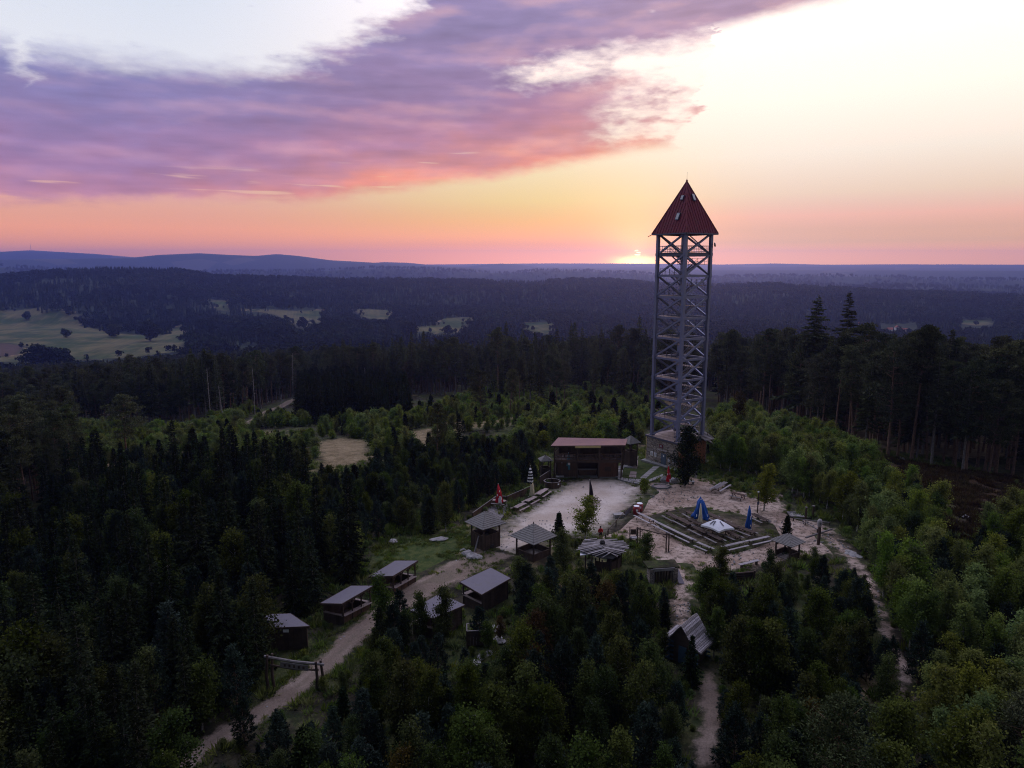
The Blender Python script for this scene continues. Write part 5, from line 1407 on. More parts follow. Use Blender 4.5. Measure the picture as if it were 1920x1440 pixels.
def swing_frame():
    a = gp(1197, 1024); b = gp(1251, 1036); c = (a + b) / 2; c.z = g1(c.x, c.y)
    T = thing('swing_gallows', 'rough log frame with a long crosspole standing above the path', 'gallows', c)
    a = a - c; b = b - c
    za = at_z(1198, 993, 0); H = 2.3
    for p, s in ((a, -.12), (a, .14), (b, -.13), (b, .13)):
        MB().path([p + Vector((s, 0, -.3)), p + Vector((s * 1.3, .05, H * .5)), p + Vector((s, 0, H + .2))], [.10, .085, .07]).build('post', MAT['wood_dark'], T)
    MB().path([a + Vector((-.3, 0, H + .05)), a.lerp(b, .35) + Vector((0, 0, H + .02)), a.lerp(b, .7) + Vector((0, 0, H - .08)), b + Vector((.9, 0, H - .05))], [.08, .07, .07, .05]).build('cross_pole', MAT['wood_dark'], T)
    MB().tube(a + Vector((.1, 0, H - .45)), a + Vector((.7, 0, H - .02)), .05).build('knee_brace', MAT['wood_dark'], T)
    MB().tube(b + Vector((-.1, 0, H - .5)), b + Vector((-.65, 0, H - .1)), .05).build('knee_brace', MAT['wood_dark'], T)
    MB().tube(b + Vector((.1, -.1, .05)), b + Vector((.5, -.5, .55)), .05).build('prop', MAT['wood_pale'], T)
    p = gp(1188, 1016); p.z += .1
    T = thing('throne_chair', 'high-backed log throne between the bushes above the board-roof hut', 'chair', p)
    MB().box((0, 0, .5), (.95, .8, .10)).build('seat', MAT['wood_pale'], T)
    for x in (-.42, .42):
        MB().tube((x, .35, -.2), (x * 1.1, .4, 1.75), .08, .06).build('back_post', MAT['wood_dark'], T)
        MB().tube((x, -.35, -.2), (x, -.35, .75), .07).build('leg', MAT['wood_dark'], T)
    MB().box((0, .38, 1.1), (.7, .06, .7)).build('backrest', MAT['wood_dark'], T)
swing_frame()
def cellar():
    c = gp(1243, 1094); c.z = g1(c.x, c.y)
    T = thing('cellar_entrance', 'dark cellar doorway built of stone into the bank beside the path', 'cellar', c, R(8))
    for x in (-1.35, 1.35): MB().box((x, .3, .75), (.55, 1.0, 2.1)).build('stone_jamb', MAT['stone_wall'], T)
    MB().box((0, .3, 1.72), (2.5, 1.0, .32)).build('lintel', MAT['stone_pale'], T)
    for k in range(6): MB().box((-.85 + .34 * k, .35, .7), (.30, .06, 1.9)).build('door_board', MAT['wood_dark'], T)
    MB().slab([(1.55, -.8, .3), (2.3, -.6, .1), (2.3, 1.4, 1.0), (1.6, 1.3, 1.5)], .08).build('grey_sheet', MAT['roof_felt'], T)
    MB().slab([(-1.8, -.1, 1.98), (1.8, -.1, 1.95), (1.9, 1.6, 2.05), (-1.9, 1.6, 2.1)], .14).build('turf_roof', MAT['turf'], T)
    p = gp(1375, 1094); p.z = g1(p.x, p.y)
    T = thing('retaining_wall', 'low dark log retaining wall below the single pale bench', 'wall', p, R(10))
    for k in range(5): MB().tube((-2.6, .02 * k, .12 + .25 * k), (2.6, .02 * k, .12 + .25 * k), .13).build('log', MAT['wood_dark'], T)
    for x in (-2.4, 0, 2.4): MB().tube((x, -.18, -.3), (x, -.18, 1.45), .11).build('post', MAT['wood_dark'], T)
cellar()
def sculpture():
    p = gp(1534, 1022); p.z = g1(p.x, p.y)
    T = thing('carved_post', 'pale carved head on a tall wooden post with a crossing log', 'sculpture', p)
    top = at_y(1534, 973, p.y).z - p.z
    MB().path([(0, 0, -.3), (.05, 0, top * .5), (0, 0, top * .72)], [.20, .18, .2]).build('post', MAT['wood_dark'], T)
    MB().lathe([(.16, top * .68), (.26, top * .74), (.30, top * .84), (.26, top * .93), (.14, top * .99), (.03, top)], 12, fold=.10, k=5).build('carved_head', MAT['wood_pale'], T, smooth=True)
    MB().box((-.05, -.3, top * .86), (.10, .12, .30)).build('nose', MAT['wood_grey'], T)
    a = gpz(1511, 1008, .5) - p; b = gpz(1560, 992, .9) - p
    MB().tube(a, b, .13, .11).build('crossing_log', MAT['wood_grey'], T)
    for lab, q0, q1, hh in (('thin pale rail lying slanting behind the carved post', (1510, 979), (1533, 993), .45), ('long low rail edging the play corner behind the carved post', (1488, 972), (1556, 980), .4)):
        a = gpz(*q0, hh); b = gpz(*q1, hh); c = (a + b) / 2; c.z = g1(c.x, c.y)
        T2 = thing('log_rail', lab, 'rail', c)
        MB().tube(a - c, b - c, .08).build('rail', MAT['wood_grey'], T2)
        for q in (a, b): MB().tube((q.x - c.x, q.y - c.y, -.3), (q.x - c.x, q.y - c.y, q.z - c.z + .1), .08).build('post', MAT['wood_dark'], T2)
    c = gp(1497, 968); c.z = g1(c.x, c.y) + .1
    T = thing('sandpit', 'square log-framed sandpit at the right edge of the yard', 'sandpit', c, R(-8))
    for (q0, q1) in (((-1.3, -1), (1.3, -1)), ((1.3, -1), (1.3, 1)), ((1.3, 1), (-1.3, 1)), ((-1.3, 1), (-1.3, -1))): MB().tube((*q0, .15), (*q1, .15), .12).build('frame_log', MAT['wood_grey'], T)
    MB().box((0, 0, .03), (2.4, 1.8, .16)).build('sand', MAT['stone_pale'], T)
    for lab, q, hh in (('brown upright post at the corner of the sandpit', (1510, 976), 1.9), ('darker upright post right of the sandpit', (1524, 972), 1.8)):
        c = gp(*q); T = thing('stump_post', lab, 'post', c); MB().tube((0, 0, -.3), (.03, 0, hh), .16, .14).build('post', MAT['wood_dark'], T); MB().lathe([(.19, hh - .02), (.2, hh + .07), (.05, hh + .12)], 8).build('cap', MAT['wood_grey'], T)
    c = gp(1239, 914); c.z += .1
    T = thing('sandpit', 'flat six-sided sandpit edged with dark kerbs beside the red parasol', 'sandpit', c)
    ring = [(1.5 * math.cos(6.283 * i / 6), 1.25 * math.sin(6.283 * i / 6)) for i in range(6)]
    for i in range(6): MB().beam((*ring[i], .1), (*ring[(i + 1) % 6], .1), .12, .24).build('kerb', MAT['stone_grey'], T)
    MB().slab([(x * .95, y * .95, .08) for x, y in ring], .16).build('sand', MAT['brick_orange' if False else 'wood_deck'], T)
    c = gp(1304, 896); T = thing('carved_post', 'slim pale carved post at the far edge of the yard', 'sculpture', c)
    MB().path([(0, 0, -.2), (.03, 0, 1.0), (0, 0, 1.75)], [.2, .17, .19]).build('post', MAT['wood_pale'], T); MB().lathe([(.1, 1.7), (.2, 1.85), (.16, 2.0), (.03, 2.1)], 8).build('carved_head', MAT['wood_pale'], T)
    c = gp(1284, 906); T = thing('stump_post', 'thick dark stump beside the pale stone bench', 'stump', c); MB().lathe([(.38, -.1), (.32, .3), (.30, .85), (.26, .95)], 9, fold=.08, k=4).build('stump', MAT['wood_dark'], T); MB().lathe([(.2, .95), (.22, 1.15), (.08, 1.25)], 8).build('top_knob', MAT['wood_grey'], T)
    c = gp(1294, 908); T = thing('stone_bench', 'pale stone bench on two blocks at the far edge of the yard', 'bench', c, -.1); MB().box((0, 0, .48), (1.35, .6, .13)).build('seat', MAT['stone_pale'], T)
    for x in (-.45, .45): MB().box((x, 0, .2), (.3, .5, .5)).build('leg', MAT['stone_grey'], T)
    c = gp(1203, 920); T = thing('stump_post', 'brown stump beside the little bush at the top of the yard', 'stump', c); MB().lathe([(.30, -.1), (.26, .5), (.26, 1.0)], 9).build('stump', MAT['wood_warm_brown'], T); MB().lathe([(.28, 1.0), (.3, 1.08), (.06, 1.12)], 9).build('cap', MAT['wood_pale'], T)
    c = gp(1420, 962); T = thing('lamp_post', 'dark lamp post with a small white lamp before the round birch', 'lamp post', c); MB().tube((0, 0, -.2), (.02, 0, 3.0), .10, .07).build('post', MAT['wood_dark'], T); MB().lathe([(.05, 3.0), (.14, 3.06), (.14, 3.22), (.03, 3.3)], 8).build('lamp', MAT['paper'], T); MB().box((0, -.1, 1.5), (.3, .06, .4)).build('notice', MAT['steel_dark'], T)
    c = gp(1427, 848); T = thing('stone_post', 'pale standing stone among the birches right of the tower', 'stone', c); MB().lathe([(.3, -.2), (.28, .8), (.22, 1.5), (.05, 1.7)], 7, fold=.1, k=3).build('shaft', MAT['stone_pale'], T)
    c = gp(893, 1206); c.z = g1(c.x, c.y)
    T = thing('plank_box', 'raised plank box with a pale rim hidden in the thicket below the stalls', 'box', c, R(5))
    for k in range(6): MB().box((-.75 + .3 * k, -.7, .9), (.28, .05, 1.5)).build('board', MAT['wood_dark'], T)
    for k in range(5): MB().box((.88, -.56 + .28 * k, .9), (.05, .26, 1.5)).build('board', MAT['wood_dark'], T); MB().box((-.9, -.56 + .28 * k, .9), (.05, .26, 1.5)).build('board', MAT['wood_dark'], T)
    for (q0, q1) in (((-.9, -.7), (.9, -.7)), ((.9, -.7), (.9, .7)), ((-.9, .7), (-.9, -.7)), ((.9, .7), (-.9, .7))): MB().beam((*q0, 1.68), (*q1, 1.68), .12, .06).build('rim', MAT['wood_grey'], T)
    for x in (-.9, .9):
        for y in (-.7, .7): MB().box((x, y, .6), (.12, .12, 2.1)).build('post', MAT['wood_dark'], T)
    MB().box((0, 0, .2), (1.7, 1.3, .1)).build('floor', MAT['wood_grey'], T)
    # stone rings in the thicket
    for lab, q, w, d in (('ring of pale stone steps in the thicket beside the plank box', (935, 1190), 1.6, 3.0), ('pale flat stones in the thicket below the plank box', (900, 1235), 3.6, 1.6), ('flat pale log slab on the right-hand path', (1600, 1042), 1.4, 2.4)):
        c = gp(*q); c.z = g1(c.x, c.y) + .08; T = thing('flat_stones', lab, 'stones', c, .3)
        for k in range(7):
            o = obj('stone', ROCKS[k % 5], T, (rnd.uniform(-w, w) / 2, rnd.uniform(-d, d) / 2, .02), (0, 0, rnd.random() * 6), (.5, .4, .12))
sculpture()

# ------------------------------------------------------------------ the person in red
def person():
    p = gp(1125.5, 1013); p.z = g1(p.x, p.y) + .08
    T = thing('person', 'person in red jacket and dark shorts standing beside the board-roof hut', 'person', p, R(12))
    J = {'pel': (0, 0, .98), 'wai': (0, .01, 1.12), 'chest': (0, 0, 1.36), 'neck': (0, .01, 1.52), 'head0': (0, -.0, 1.60), 'head1': (0, -.01, 1.74),
         'hl': (-.10, 0, .94), 'kl': (-.13, -.03, .52), 'al': (-.14, .02, .09), 'tl': (-.16, -.12, .04),
         'hr': (.10, 0, .94), 'kr': (.12, -.01, .52), 'ar': (.12, .04, .09), 'tr': (.15, -.10, .04),
         'sl': (-.19, 0, 1.44), 'el': (-.27, .02, 1.17), 'wl': (-.22, -.14, .98), 'sr': (.19, 0, 1.44), 'er': (.27, .02, 1.17), 'wr': (.23, -.13, .98)}
    Rr = {'pel': (.15, .11), 'wai': (.14, .10), 'chest': (.17, .115), 'neck': (.055, .055), 'head0': (.085, .095), 'head1': (.075, .085), 'hl': (.09, .09), 'hr': (.09, .09), 'kl': (.058, .058), 'kr': (.058, .058),
          'al': (.042, .042), 'ar': (.042, .042), 'tl': (.045, .03), 'tr': (.045, .03), 'sl': (.068, .068), 'sr': (.068, .068), 'el': (.048, .048), 'er': (.048, .048), 'wl': (.034, .034), 'wr': (.034, .034)}
    Ed = [('pel', 'wai'), ('wai', 'chest'), ('chest', 'neck'), ('neck', 'head0'), ('head0', 'head1'), ('pel', 'hl'), ('hl', 'kl'), ('kl', 'al'), ('al', 'tl'), ('pel', 'hr'), ('hr', 'kr'), ('kr', 'ar'), ('ar', 'tr'),
          ('chest', 'sl'), ('sl', 'el'), ('el', 'wl'), ('chest', 'sr'), ('sr', 'er'), ('er', 'wr')]
    def skin_obj(name, J, Rr, Ed, root, mat, sub=2):
        k = list(J); me = bpy.data.meshes.new(name); me.from_pydata([J[n] for n in k], [(k.index(a), k.index(b)) for a, b in Ed], [])
        me.materials.append(MAT[mat]); o = obj(name, me, T)
        m = o.modifiers.new('skin', 'SKIN'); me.skin_vertices.new() if not me.skin_vertices else None
        for i, n in enumerate(k): v = me.skin_vertices[0].data[i]; v.radius = Rr[n]; v.use_root = (n == root)
        s = o.modifiers.new('sub', 'SUBSURF'); s.levels = sub; s.render_levels = sub
        return o
    for side, sx in (('l', -1), ('r', 1)):      # fingers rooted in the wrist
        w = Vector(J['w' + side]); J['p' + side] = tuple(w + Vector((0, -.05, -.06))); Rr['p' + side] = (.038, .022); Ed.append(('w' + side, 'p' + side))
        for q in range(4):
            n1 = f'f{side}{q}'; J[n1] = tuple(Vector(J['p' + side]) + Vector((sx * (.025 - .017 * q), -.025, -.055 - .01 * (q in (1, 2))))); Rr[n1] = (.009, .009); Ed.append(('p' + side, n1))
        n1 = f't{side}h'; J[n1] = tuple(w + Vector((-sx * .045, -.05, -.045))); Rr[n1] = (.010, .010); Ed.append(('w' + side, n1))
    body = skin_obj('body', J, Rr, Ed, 'pel', 'skin')
    JJ = {n: J[n] for n in ('pel', 'wai', 'chest', 'sl', 'el', 'wl', 'sr', 'er', 'wr', 'neck')}
    JJ['pel'] = (0, 0, .90); JJ['wl'] = tuple(Vector(J['el']).lerp(Vector(J['wl']), .85)); JJ['wr'] = tuple(Vector(J['er']).lerp(Vector(J['wr']), .85)); JJ['neck'] = (0, .01, 1.50)
    RR = {n: (Rr[n][0] + .028, Rr[n][1] + .03) for n in JJ}
    skin_obj('jacket', JJ, RR, [('pel', 'wai'), ('wai', 'chest'), ('chest', 'neck'), ('chest', 'sl'), ('sl', 'el'), ('el', 'wl'), ('chest', 'sr'), ('sr', 'er'), ('er', 'wr')], 'pel', 'shirt_red')
    JS = {'pel': (0, 0, .93), 'hl': J['hl'], 'kl': tuple(Vector(J['hl']).lerp(Vector(J['kl']), .8)), 'hr': J['hr'], 'kr': tuple(Vector(J['hr']).lerp(Vector(J['kr']), .8))}
    skin_obj('shorts', JS, {'pel': (.165, .125), 'hl': (.115, .12), 'hr': (.115, .12), 'kl': (.10, .10), 'kr': (.10, .10)}, [('pel', 'hl'), ('hl', 'kl'), ('pel', 'hr'), ('hr', 'kr')], 'pel', 'trousers_dark')
    h = MB().lathe([(.03, 1.60), (.088, 1.66), (.105, 1.74), (.098, 1.80), (.06, 1.845), (.01, 1.855)], 12, (0, .02, 0)); h.build('hair', MAT['hair'], T, smooth=True)
    for s in (-1, 1):
        q = J['tl' if s < 0 else 'tr']; MB().box((q[0], q[1] + .08, .04), (.10, .28, .09)).build('shoe', MAT['trousers_dark'], T)
        MB().box((s * .036, -.105, 1.70), (.028, .01, .014)).build('eye', MAT['hair'], T)
    MB().box((0, -.112, 1.665), (.026, .03, .045)).build('nose', MAT['skin'], T); MB().box((0, -.10, 1.628), (.05, .012, .012)).build('mouth', MAT['shirt_red'], T)
    for s in (-1, 1): MB().box((s * .098, 0, 1.68), (.018, .04, .06)).build('ear', MAT['skin'], T)
person()

# ------------------------------------------------------------------ foliage materials
def leaf_mat(name, c1, c2, trans=.25, hue=.03):
    def fn(t, out):
        P = pos(t); inf = t.node('ShaderNodeObjectInfo').outputs['Random']
        isl = t.node('ShaderNodeNewGeometry').outputs['Random Per Island']
        n = t.noise(P, .7, 3, .6)
        f = t.add(t.mul(n, .7), t.mul(isl, .35))
        c = t.mix(t.step(f, .28, .72), c1, c2)
        if name == 'far_wood':          # stands of different age and kind
            st = t.noise(P, .0045, 3, .6); c = t.mix(t.step(st, .40, .60), c, t.mix(1., c, (1.9, 1.75, 1.3), 'MULTIPLY', clamp=False))
        h = t.node('ShaderNodeHueSaturation'); t.put(h.inputs['Color'], c)
        t.put(h.inputs['Hue'], t.lin(inf, 0, 1, .5 - hue, .5 + hue))
        r2 = t.m('FRACT', t.mul(inf, 7.31)); t.put(h.inputs['Value'], t.lin(r2, 0, 1, .62, 1.34))
        t.put(h.inputs['Saturation'], t.lin(t.m('FRACT', t.mul(inf, 13.7)), 0, 1, .8, 1.1))
        d = t.node('ShaderNodeBsdfDiffuse'); t.put(d.inputs[0], h.outputs[0])
        tr = t.node('ShaderNodeBsdfTranslucent'); t.put(tr.inputs[0], h.outputs[0])
        mx = t.node('ShaderNodeMixShader'); mx.inputs[0].default_value = trans
        t.l.new(d.outputs[0], mx.inputs[1]); t.l.new(tr.outputs[0], mx.inputs[2]); t.l.new(mx.outputs[0], out.inputs[0])
    return material(name, fn)
leaf_mat('leaf_birch', (.022, .034, .008), (.074, .098, .022), .4)
leaf_mat('leaf_shrub', (.060, .090, .017), (.165, .210, .045), .45, .035)
leaf_mat('leaf_autumn', (.045, .028, .010), (.080, .056, .018), .3, .02)
leaf_mat('needle_spruce', (.009, .014, .007), (.029, .041, .018), .12)
leaf_mat('needle_pine', (.013, .022, .016), (.042, .063, .045), .12)
leaf_mat('needle_tall', (.026, .034, .016), (.098, .108, .048), .15)
leaf_mat('far_wood', (.006, .010, .007), (.024, .032, .017), .05, .05)
def bark_mat(name, c1, c2, scale=6., zs=1.):
    def fn(t, out):
        s = t.sep(objc(t)); n = t.noise(t.xyz(t.mul(s[0], 1.), t.mul(s[1], 1.), t.mul(s[2], zs)), scale, 4, .65)
        principled(t, out, t.mix(t.step(n, .36, .60), c1, c2), .9, n, .5, .02, 0, .2)
    return material(name, fn)
bark_mat('bark_birch', (.06, .055, .05), (.42, .40, .37), 3., 4.)
bark_mat('bark_spruce', (.10, .09, .085), (.21, .19, .18), 5., .5)
bark_mat('bark_pine', (.10, .060, .042), (.20, .125, .088), 4., .5)
bark_mat('bark_dead', (.22, .20, .19), (.34, .31, .30), 4., .5)

# ------------------------------------------------------------------ foliage shapes (numpy)
def _unit(v): return v / np.maximum(np.linalg.norm(v, axis=-1, keepdims=True), 1e-9)
def quads(C, size, rng, flat=0.0, aspect=1.6):
    """leaf quads at centres C"""
    n = len(C); a = _unit(rng.normal(size=(n, 3))); b = rng.normal(size=(n, 3))
    a[:, 2] *= (1 - flat); a = _unit(a)
    b = _unit(np.cross(a, b)); s = (size * (0.6 + .8 * rng.random(n)))[:, None] * .5
    V = np.stack([C - a * s * aspect, C + b * s, C + a * s * aspect, C - b * s], 1).reshape(-1, 3)
    return V, np.arange(n * 4).reshape(n, 4)
def blades(B, D, L, w, rng):
    """needle sprays: slim kite quads from base B along D"""
    n = len(B); side = _unit(np.cross(D, rng.normal(size=(n, 3)))); L = np.broadcast_to(L, (n,))[:, None]; w = np.broadcast_to(w, (n,))[:, None]
    V = np.stack([B, B + D * L * .45 + side * w, B + D * L, B + D * L * .45 - side * w], 1).reshape(-1, 3)
    return V, np.arange(n * 4).reshape(n, 4)
def limb_mesh(segs, n=5):
    """segs: list of (p, q, r0, r1) -> quads"""
    V = []; Q = []
    for p, q, r0, r1 in segs:
        p = np.array(p, float); q = np.array(q, float); d = _unit(q - p)
        u = _unit(np.cross(d, [0.31, .87, .2])); v = np.cross(d, u); i = len(V)
        for c, r in ((p, r0), (q, r1)):
            for k in range(n):
                a = 2 * math.pi * k / n; V.append(c + (u * math.cos(a) + v * math.sin(a)) * r)
        for k in range(n):
            kk = (k + 1) % n; Q.append((i + k, i + kk, i + n + kk, i + n + k))
    return np.array(V).reshape(-1, 3), np.array(Q, int).reshape(-1, 4)
def trunk_path(h, r, rng, lean=.03, steps=8, top=.12):
    p = np.zeros(3); segs = []; d = np.array([rng.normal() * lean, rng.normal() * lean, 1.])
    pts = [p.copy()]
    for k in range(steps):
        d = d + np.array([rng.normal() * lean * .6, rng.normal() * lean * .6, 0]); q = p + _unit(d) * h / steps
        pts.append(q.copy()); p = q
    rad = [r * (1 - (1 - top) * (k / steps) ** .9) * (1.25 if k == 0 else 1) for k in range(steps + 1)]
    segs = [(pts[k], pts[k + 1], rad[k], rad[k + 1]) for k in range(steps)]
    return np.array(pts), segs
def along(pts, t):
    n = len(pts) - 1; x = np.clip(t, 0, .9999) * n; i = int(x); return pts[i] + (pts[i + 1] - pts[i]) * (x - i)

class Proto:
    """one kind of tree: a trunk mesh, a crown mesh, and the two joined for the distant masses"""
    def __init__(s, kind, h, trunk, crown, tmat, cmat, crown_smooth=False):
        s.h = h; s.kind = kind
        s.trunk = mesh_np(kind + '_trunk', trunk[0], trunk[1], MAT[tmat], smooth=True)
        s.crown = mesh_np(kind + '_crown', crown[0], crown[1], MAT[cmat])
        V = np.vstack([trunk[0], crown[0]]); Q = np.vstack([trunk[1], crown[1] + len(trunk[0])])
        mi = np.r_[np.zeros(len(trunk[1]), int), np.ones(len(crown[1]), int)]
        s.both = mesh_np(kind, V, Q, [MAT[tmat], MAT[cmat]], mi)

def make_birch(seed, h=7., width=1.5, leaves=4800, mat='leaf_birch', size=.14, base=.16):
    rng = np.random.default_rng(seed)
    pts, segs = trunk_path(h * .97, .028 * h ** .9 * .5 + .02, rng, .045)
    C = []; nb = 46
    for k in range(nb):
        t = base + (0.97 - base) * ((k + rng.random()) / nb)
        p = along(pts, t); a = rng.random() * 6.283
        u_ = (t - base) / (1 - base); prof = (min(1, .35 + u_ * 3.2) * (1 - u_) ** .62) * (.75 + .5 * rng.random())
        L = width * prof * (.65 + .6 * rng.random()) + .15
        d = np.array([math.cos(a), math.sin(a), .55 + .8 * rng.random()]); d = _unit(d)
        q = p + d * L; tip = q + np.array([d[0] * .25, d[1] * .25, -.12]) * L
        segs.append((p, q, .022 * h / 7 + .004, .008)); segs.append((q, tip, .008, .004))
        m = int(leaves / nb * (.5 + prof))
        u = rng.random(m) ** .6
        base_p = np.where((u < .75)[:, None], p + (q - p) * (u / .75)[:, None], q + (tip - q) * ((u - .75) / .25)[:, None])
        sp = (.10 + .20 * u)[:, None] * (.6 + .4 * width)
        C.append(base_p + rng.normal(size=(m, 3)) * sp * np.array([1, 1, .75]))
    C = np.vstack(C)
    return Proto('birch', h, limb_mesh(segs), quads(C, size, rng, .2, 1.3), 'bark_birch', mat)

def make_spruce(seed, h=13., width=2.3, bare=.04, dens=1., mat='needle_spruce', tmat='bark_spruce'):
    rng = np.random.default_rng(seed)
    pts, segs = trunk_path(h, .011 * h + .03, rng, .012, 8, .06)
    B = []; D = []; Ls = []; Ws = []
    z = bare * h; k = 0
    while z < h * .985:
        t = z / h; f = (1 - t) / (1 - bare)
        Lm = width * f ** .82 * (.8 + .25 * math.sin(k * 2.1)) + .10
        nb = int(5 + 3 * rng.random())
        a0 = rng.random() * 6.283
        for j in range(nb):
            a = a0 + 6.283 * j / nb + rng.normal() * .22; L = Lm * (.72 + .5 * rng.random())
            if bare > .2 and t < bare + .12 and rng.random() < .4: continue
            p = along(pts, t + rng.normal() * .006)
            rise = .30 * t - .16 - .30 * (1 - t) * rng.random()
            dr = np.array([math.cos(a), math.sin(a), 0.])
            ns = max(4, int(L * 5.5 * dens))
            s = (np.arange(ns) + rng.random(ns)) / ns
            bp = p + dr * (L * s)[:, None]; bp[:, 2] += L * (rise * s - .22 * s * s + .16 * s ** 4)
            segs.append((p, p + dr * L * .9 + np.array([0, 0, L * (rise * .9 - .12)]), .012 + .008 * L, .004))
            for sgn in (-1, 1):
                side = np.array([-dr[1], dr[0], 0.]) * sgn
                dd = dr * .75 + side * (.55 + .35 * rng.random(ns))[:, None] + np.array([0, 0, -.22]) + rng.normal(size=(ns, 3)) * .14
                B.append(bp); D.append(_unit(dd)); Ls.append((.20 + .42 * L * (1 - .55 * s)) * (.7 + .5 * rng.random(ns)) * .8 + .08); Ws.append(np.full(ns, .085 + .02 * L))
            B.append(bp); D.append(_unit(dr * .8 + rng.normal(size=(ns, 3)) * .25 + np.array([0, 0, .12]))); Ls.append(np.full(ns, .30)); Ws.append(np.full(ns, .07))
        z += (h * .032 * (.6 + .6 * (1 - t) + .3 * rng.random())) * (1.0 if h < 18 else .72); k += 1
    tip = along(pts, .99)
    n = 26; B.append(np.repeat(tip[None] - [0, 0, .5], n, 0) + rng.random((n, 1)) * [[0, 0, .7]]); D.append(_unit(rng.normal(size=(n, 3)) * .5 + [0, 0, .8])); Ls.append(np.full(n, .28)); Ws.append(np.full(n, .05))
    B = np.vstack(B); D = np.vstack(D)
    return Proto('spruce', h, limb_mesh(segs), blades(B, D, np.concatenate(Ls), np.concatenate(Ws), rng), tmat, mat)

def make_pine_young(seed, h=5., width=1.5):
    rng = np.random.default_rng(seed)
    pts, segs = trunk_path(h, .016 * h + .02, rng, .03, 7, .1)
    B = []; D = []
    def tuft(c, d, n, s):
        B.append(np.repeat(c[None], n, 0) - _unit(d) * (rng.random((n, 1)) * s)); D.append(_unit(_unit(d) * .55 + rng.normal(size=(n, 3)) * .55))
    z = .10 * h
    while z < h * .95:
        t = z / h; Lm = width * (math.sin(math.pi * min(1., t * .9 + .14)) ** .6) * (1.08 - .75 * t)
        nb = 6; a0 = rng.random() * 6.283
        for j in range(nb):
            a = a0 + 6.283 * j / nb + rng.normal() * .25; L = Lm * (.7 + .5 * rng.random())
            p = along(pts, t); d = np.array([math.cos(a), math.sin(a), .35 + .9 * t]); d = _unit(d)
            q = p + d * L + np.array([0, 0, .10 * L]); segs.append((p, q, .018, .007))
            m = 3 + int(L * 3)
            for i in range(m):
                s = .30 + .70 * (i + rng.random()) / m; c = p + (q - p) * s
                if i < m - 1:
                    dd = d + rng.normal(size=3) * .7; e = c + _unit(dd) * .34 * (.6 + rng.random())
                else: dd = d + [0, 0, .5]; e = q
                tuft(e, np.array(dd) + [0, 0, .35], 15, .26)
        z += h * .078 * (.75 + .5 * rng.random())
    top = along(pts, .99); tuft(top, np.array([0, 0, 1.]), 30, .5)
    B = np.vstack(B); D = np.vstack(D)
    return Proto('pine', h, limb_mesh(segs), blades(B, D, .24 * (.7 + .6 * rng.random(len(B))), .035, rng), 'bark_pine', 'needle_pine')

def make_pine_tall(seed, h=22., bare=.5, width=2.9, pads=46):
    rng = np.random.default_rng(seed)
    pts, segs = trunk_path(h * .97, .011 * h + .02, rng, .022, 9, .18)
    B = []; D = []
    for k in range(pads):
        t = bare + (1.0 - bare) * ((k + rng.random()) / pads) ** .85
        p = along(pts, t - .02); a = rng.random() * 6.283
        u = (t - bare) / (1 - bare)
        L = width * (math.sin(math.pi * (.16 + .80 * u)) ** .7) * (.45 + .7 * rng.random())
        d = np.array([math.cos(a), math.sin(a), .18 + .55 * u * rng.random()])
        mid = p + d * L * .55 + [0, 0, -.05 * L]; q = p + d * L
        segs.append((p, mid, .05 + .012 * L, .04)); segs.append((mid, q, .04, .012))
        for c, sc in ((q, 1.), (mid + rng.normal(size=3) * .35, .75)):
            n = int(95 * sc); rad = (.55 + .26 * L) * sc
            off = _unit(rng.normal(size=(n, 3))) * (rng.random((n, 1)) ** .5) * rad * [1.05, 1.05, .42]
            B.append(c + off); D.append(_unit(off * [.5, .5, .5] + rng.normal(size=(n, 3)) * .35 + [0, 0, .35]))
    for k in range(5):      # dead snags below the crown
        t = bare * (.45 + .5 * rng.random()); p = along(pts, t); a = rng.random() * 6.283
        segs.append((p, p + np.array([math.cos(a), math.sin(a), .1]) * (.5 + .8 * rng.random()), .03, .008))
    B = np.vstack(B); D = np.vstack(D)
    return Proto('pine', h, limb_mesh(segs, 6), blades(B, D, .36 * (.7 + .6 * rng.random(len(B))), .10, rng), 'bark_pine', 'needle_tall')

def make_broad(seed, h=9., width=4., leaves=2600, mat='far_wood', size=.55):
    rng = np.random.default_rng(seed)
    pts, segs = trunk_path(h * .7, .03 * h, rng, .04, 5, .3)
    C = []
    for k in range(26):
        u = rng.normal(size=3); u = _unit(u)
        c = np.array([0, 0, h * .47]) + u * np.array([width * .62, width * .62, h * .36]) * (.6 + .4 * rng.random())
        segs.append((along(pts, .5 + .4 * rng.random()), c, .05, .02))
        n = leaves // 26; v = _unit(rng.normal(size=(n, 3))); C.append(c + v * (.5 + .5 * rng.random((n, 1)) ** .4) * np.array([1.15, 1.15, .9]) * (width * .30))
    return Proto('broad', h, limb_mesh(segs), quads(np.vstack(C), size, rng, .3, 1.2), 'bark_spruce', mat)

def make_dead(seed, h=16.):
    rng = np.random.default_rng(seed)
    pts, segs = trunk_path(h, .16, rng, .02, 8, .3)
    for k in range(16):
        t = .35 + .6 * rng.random(); p = along(pts, t); a = rng.random() * 6.283
        segs.append((p, p + np.array([math.cos(a), math.sin(a), .2]) * (.3 + .9 * rng.random()), .03, .006))
    return limb_mesh(segs, 6)

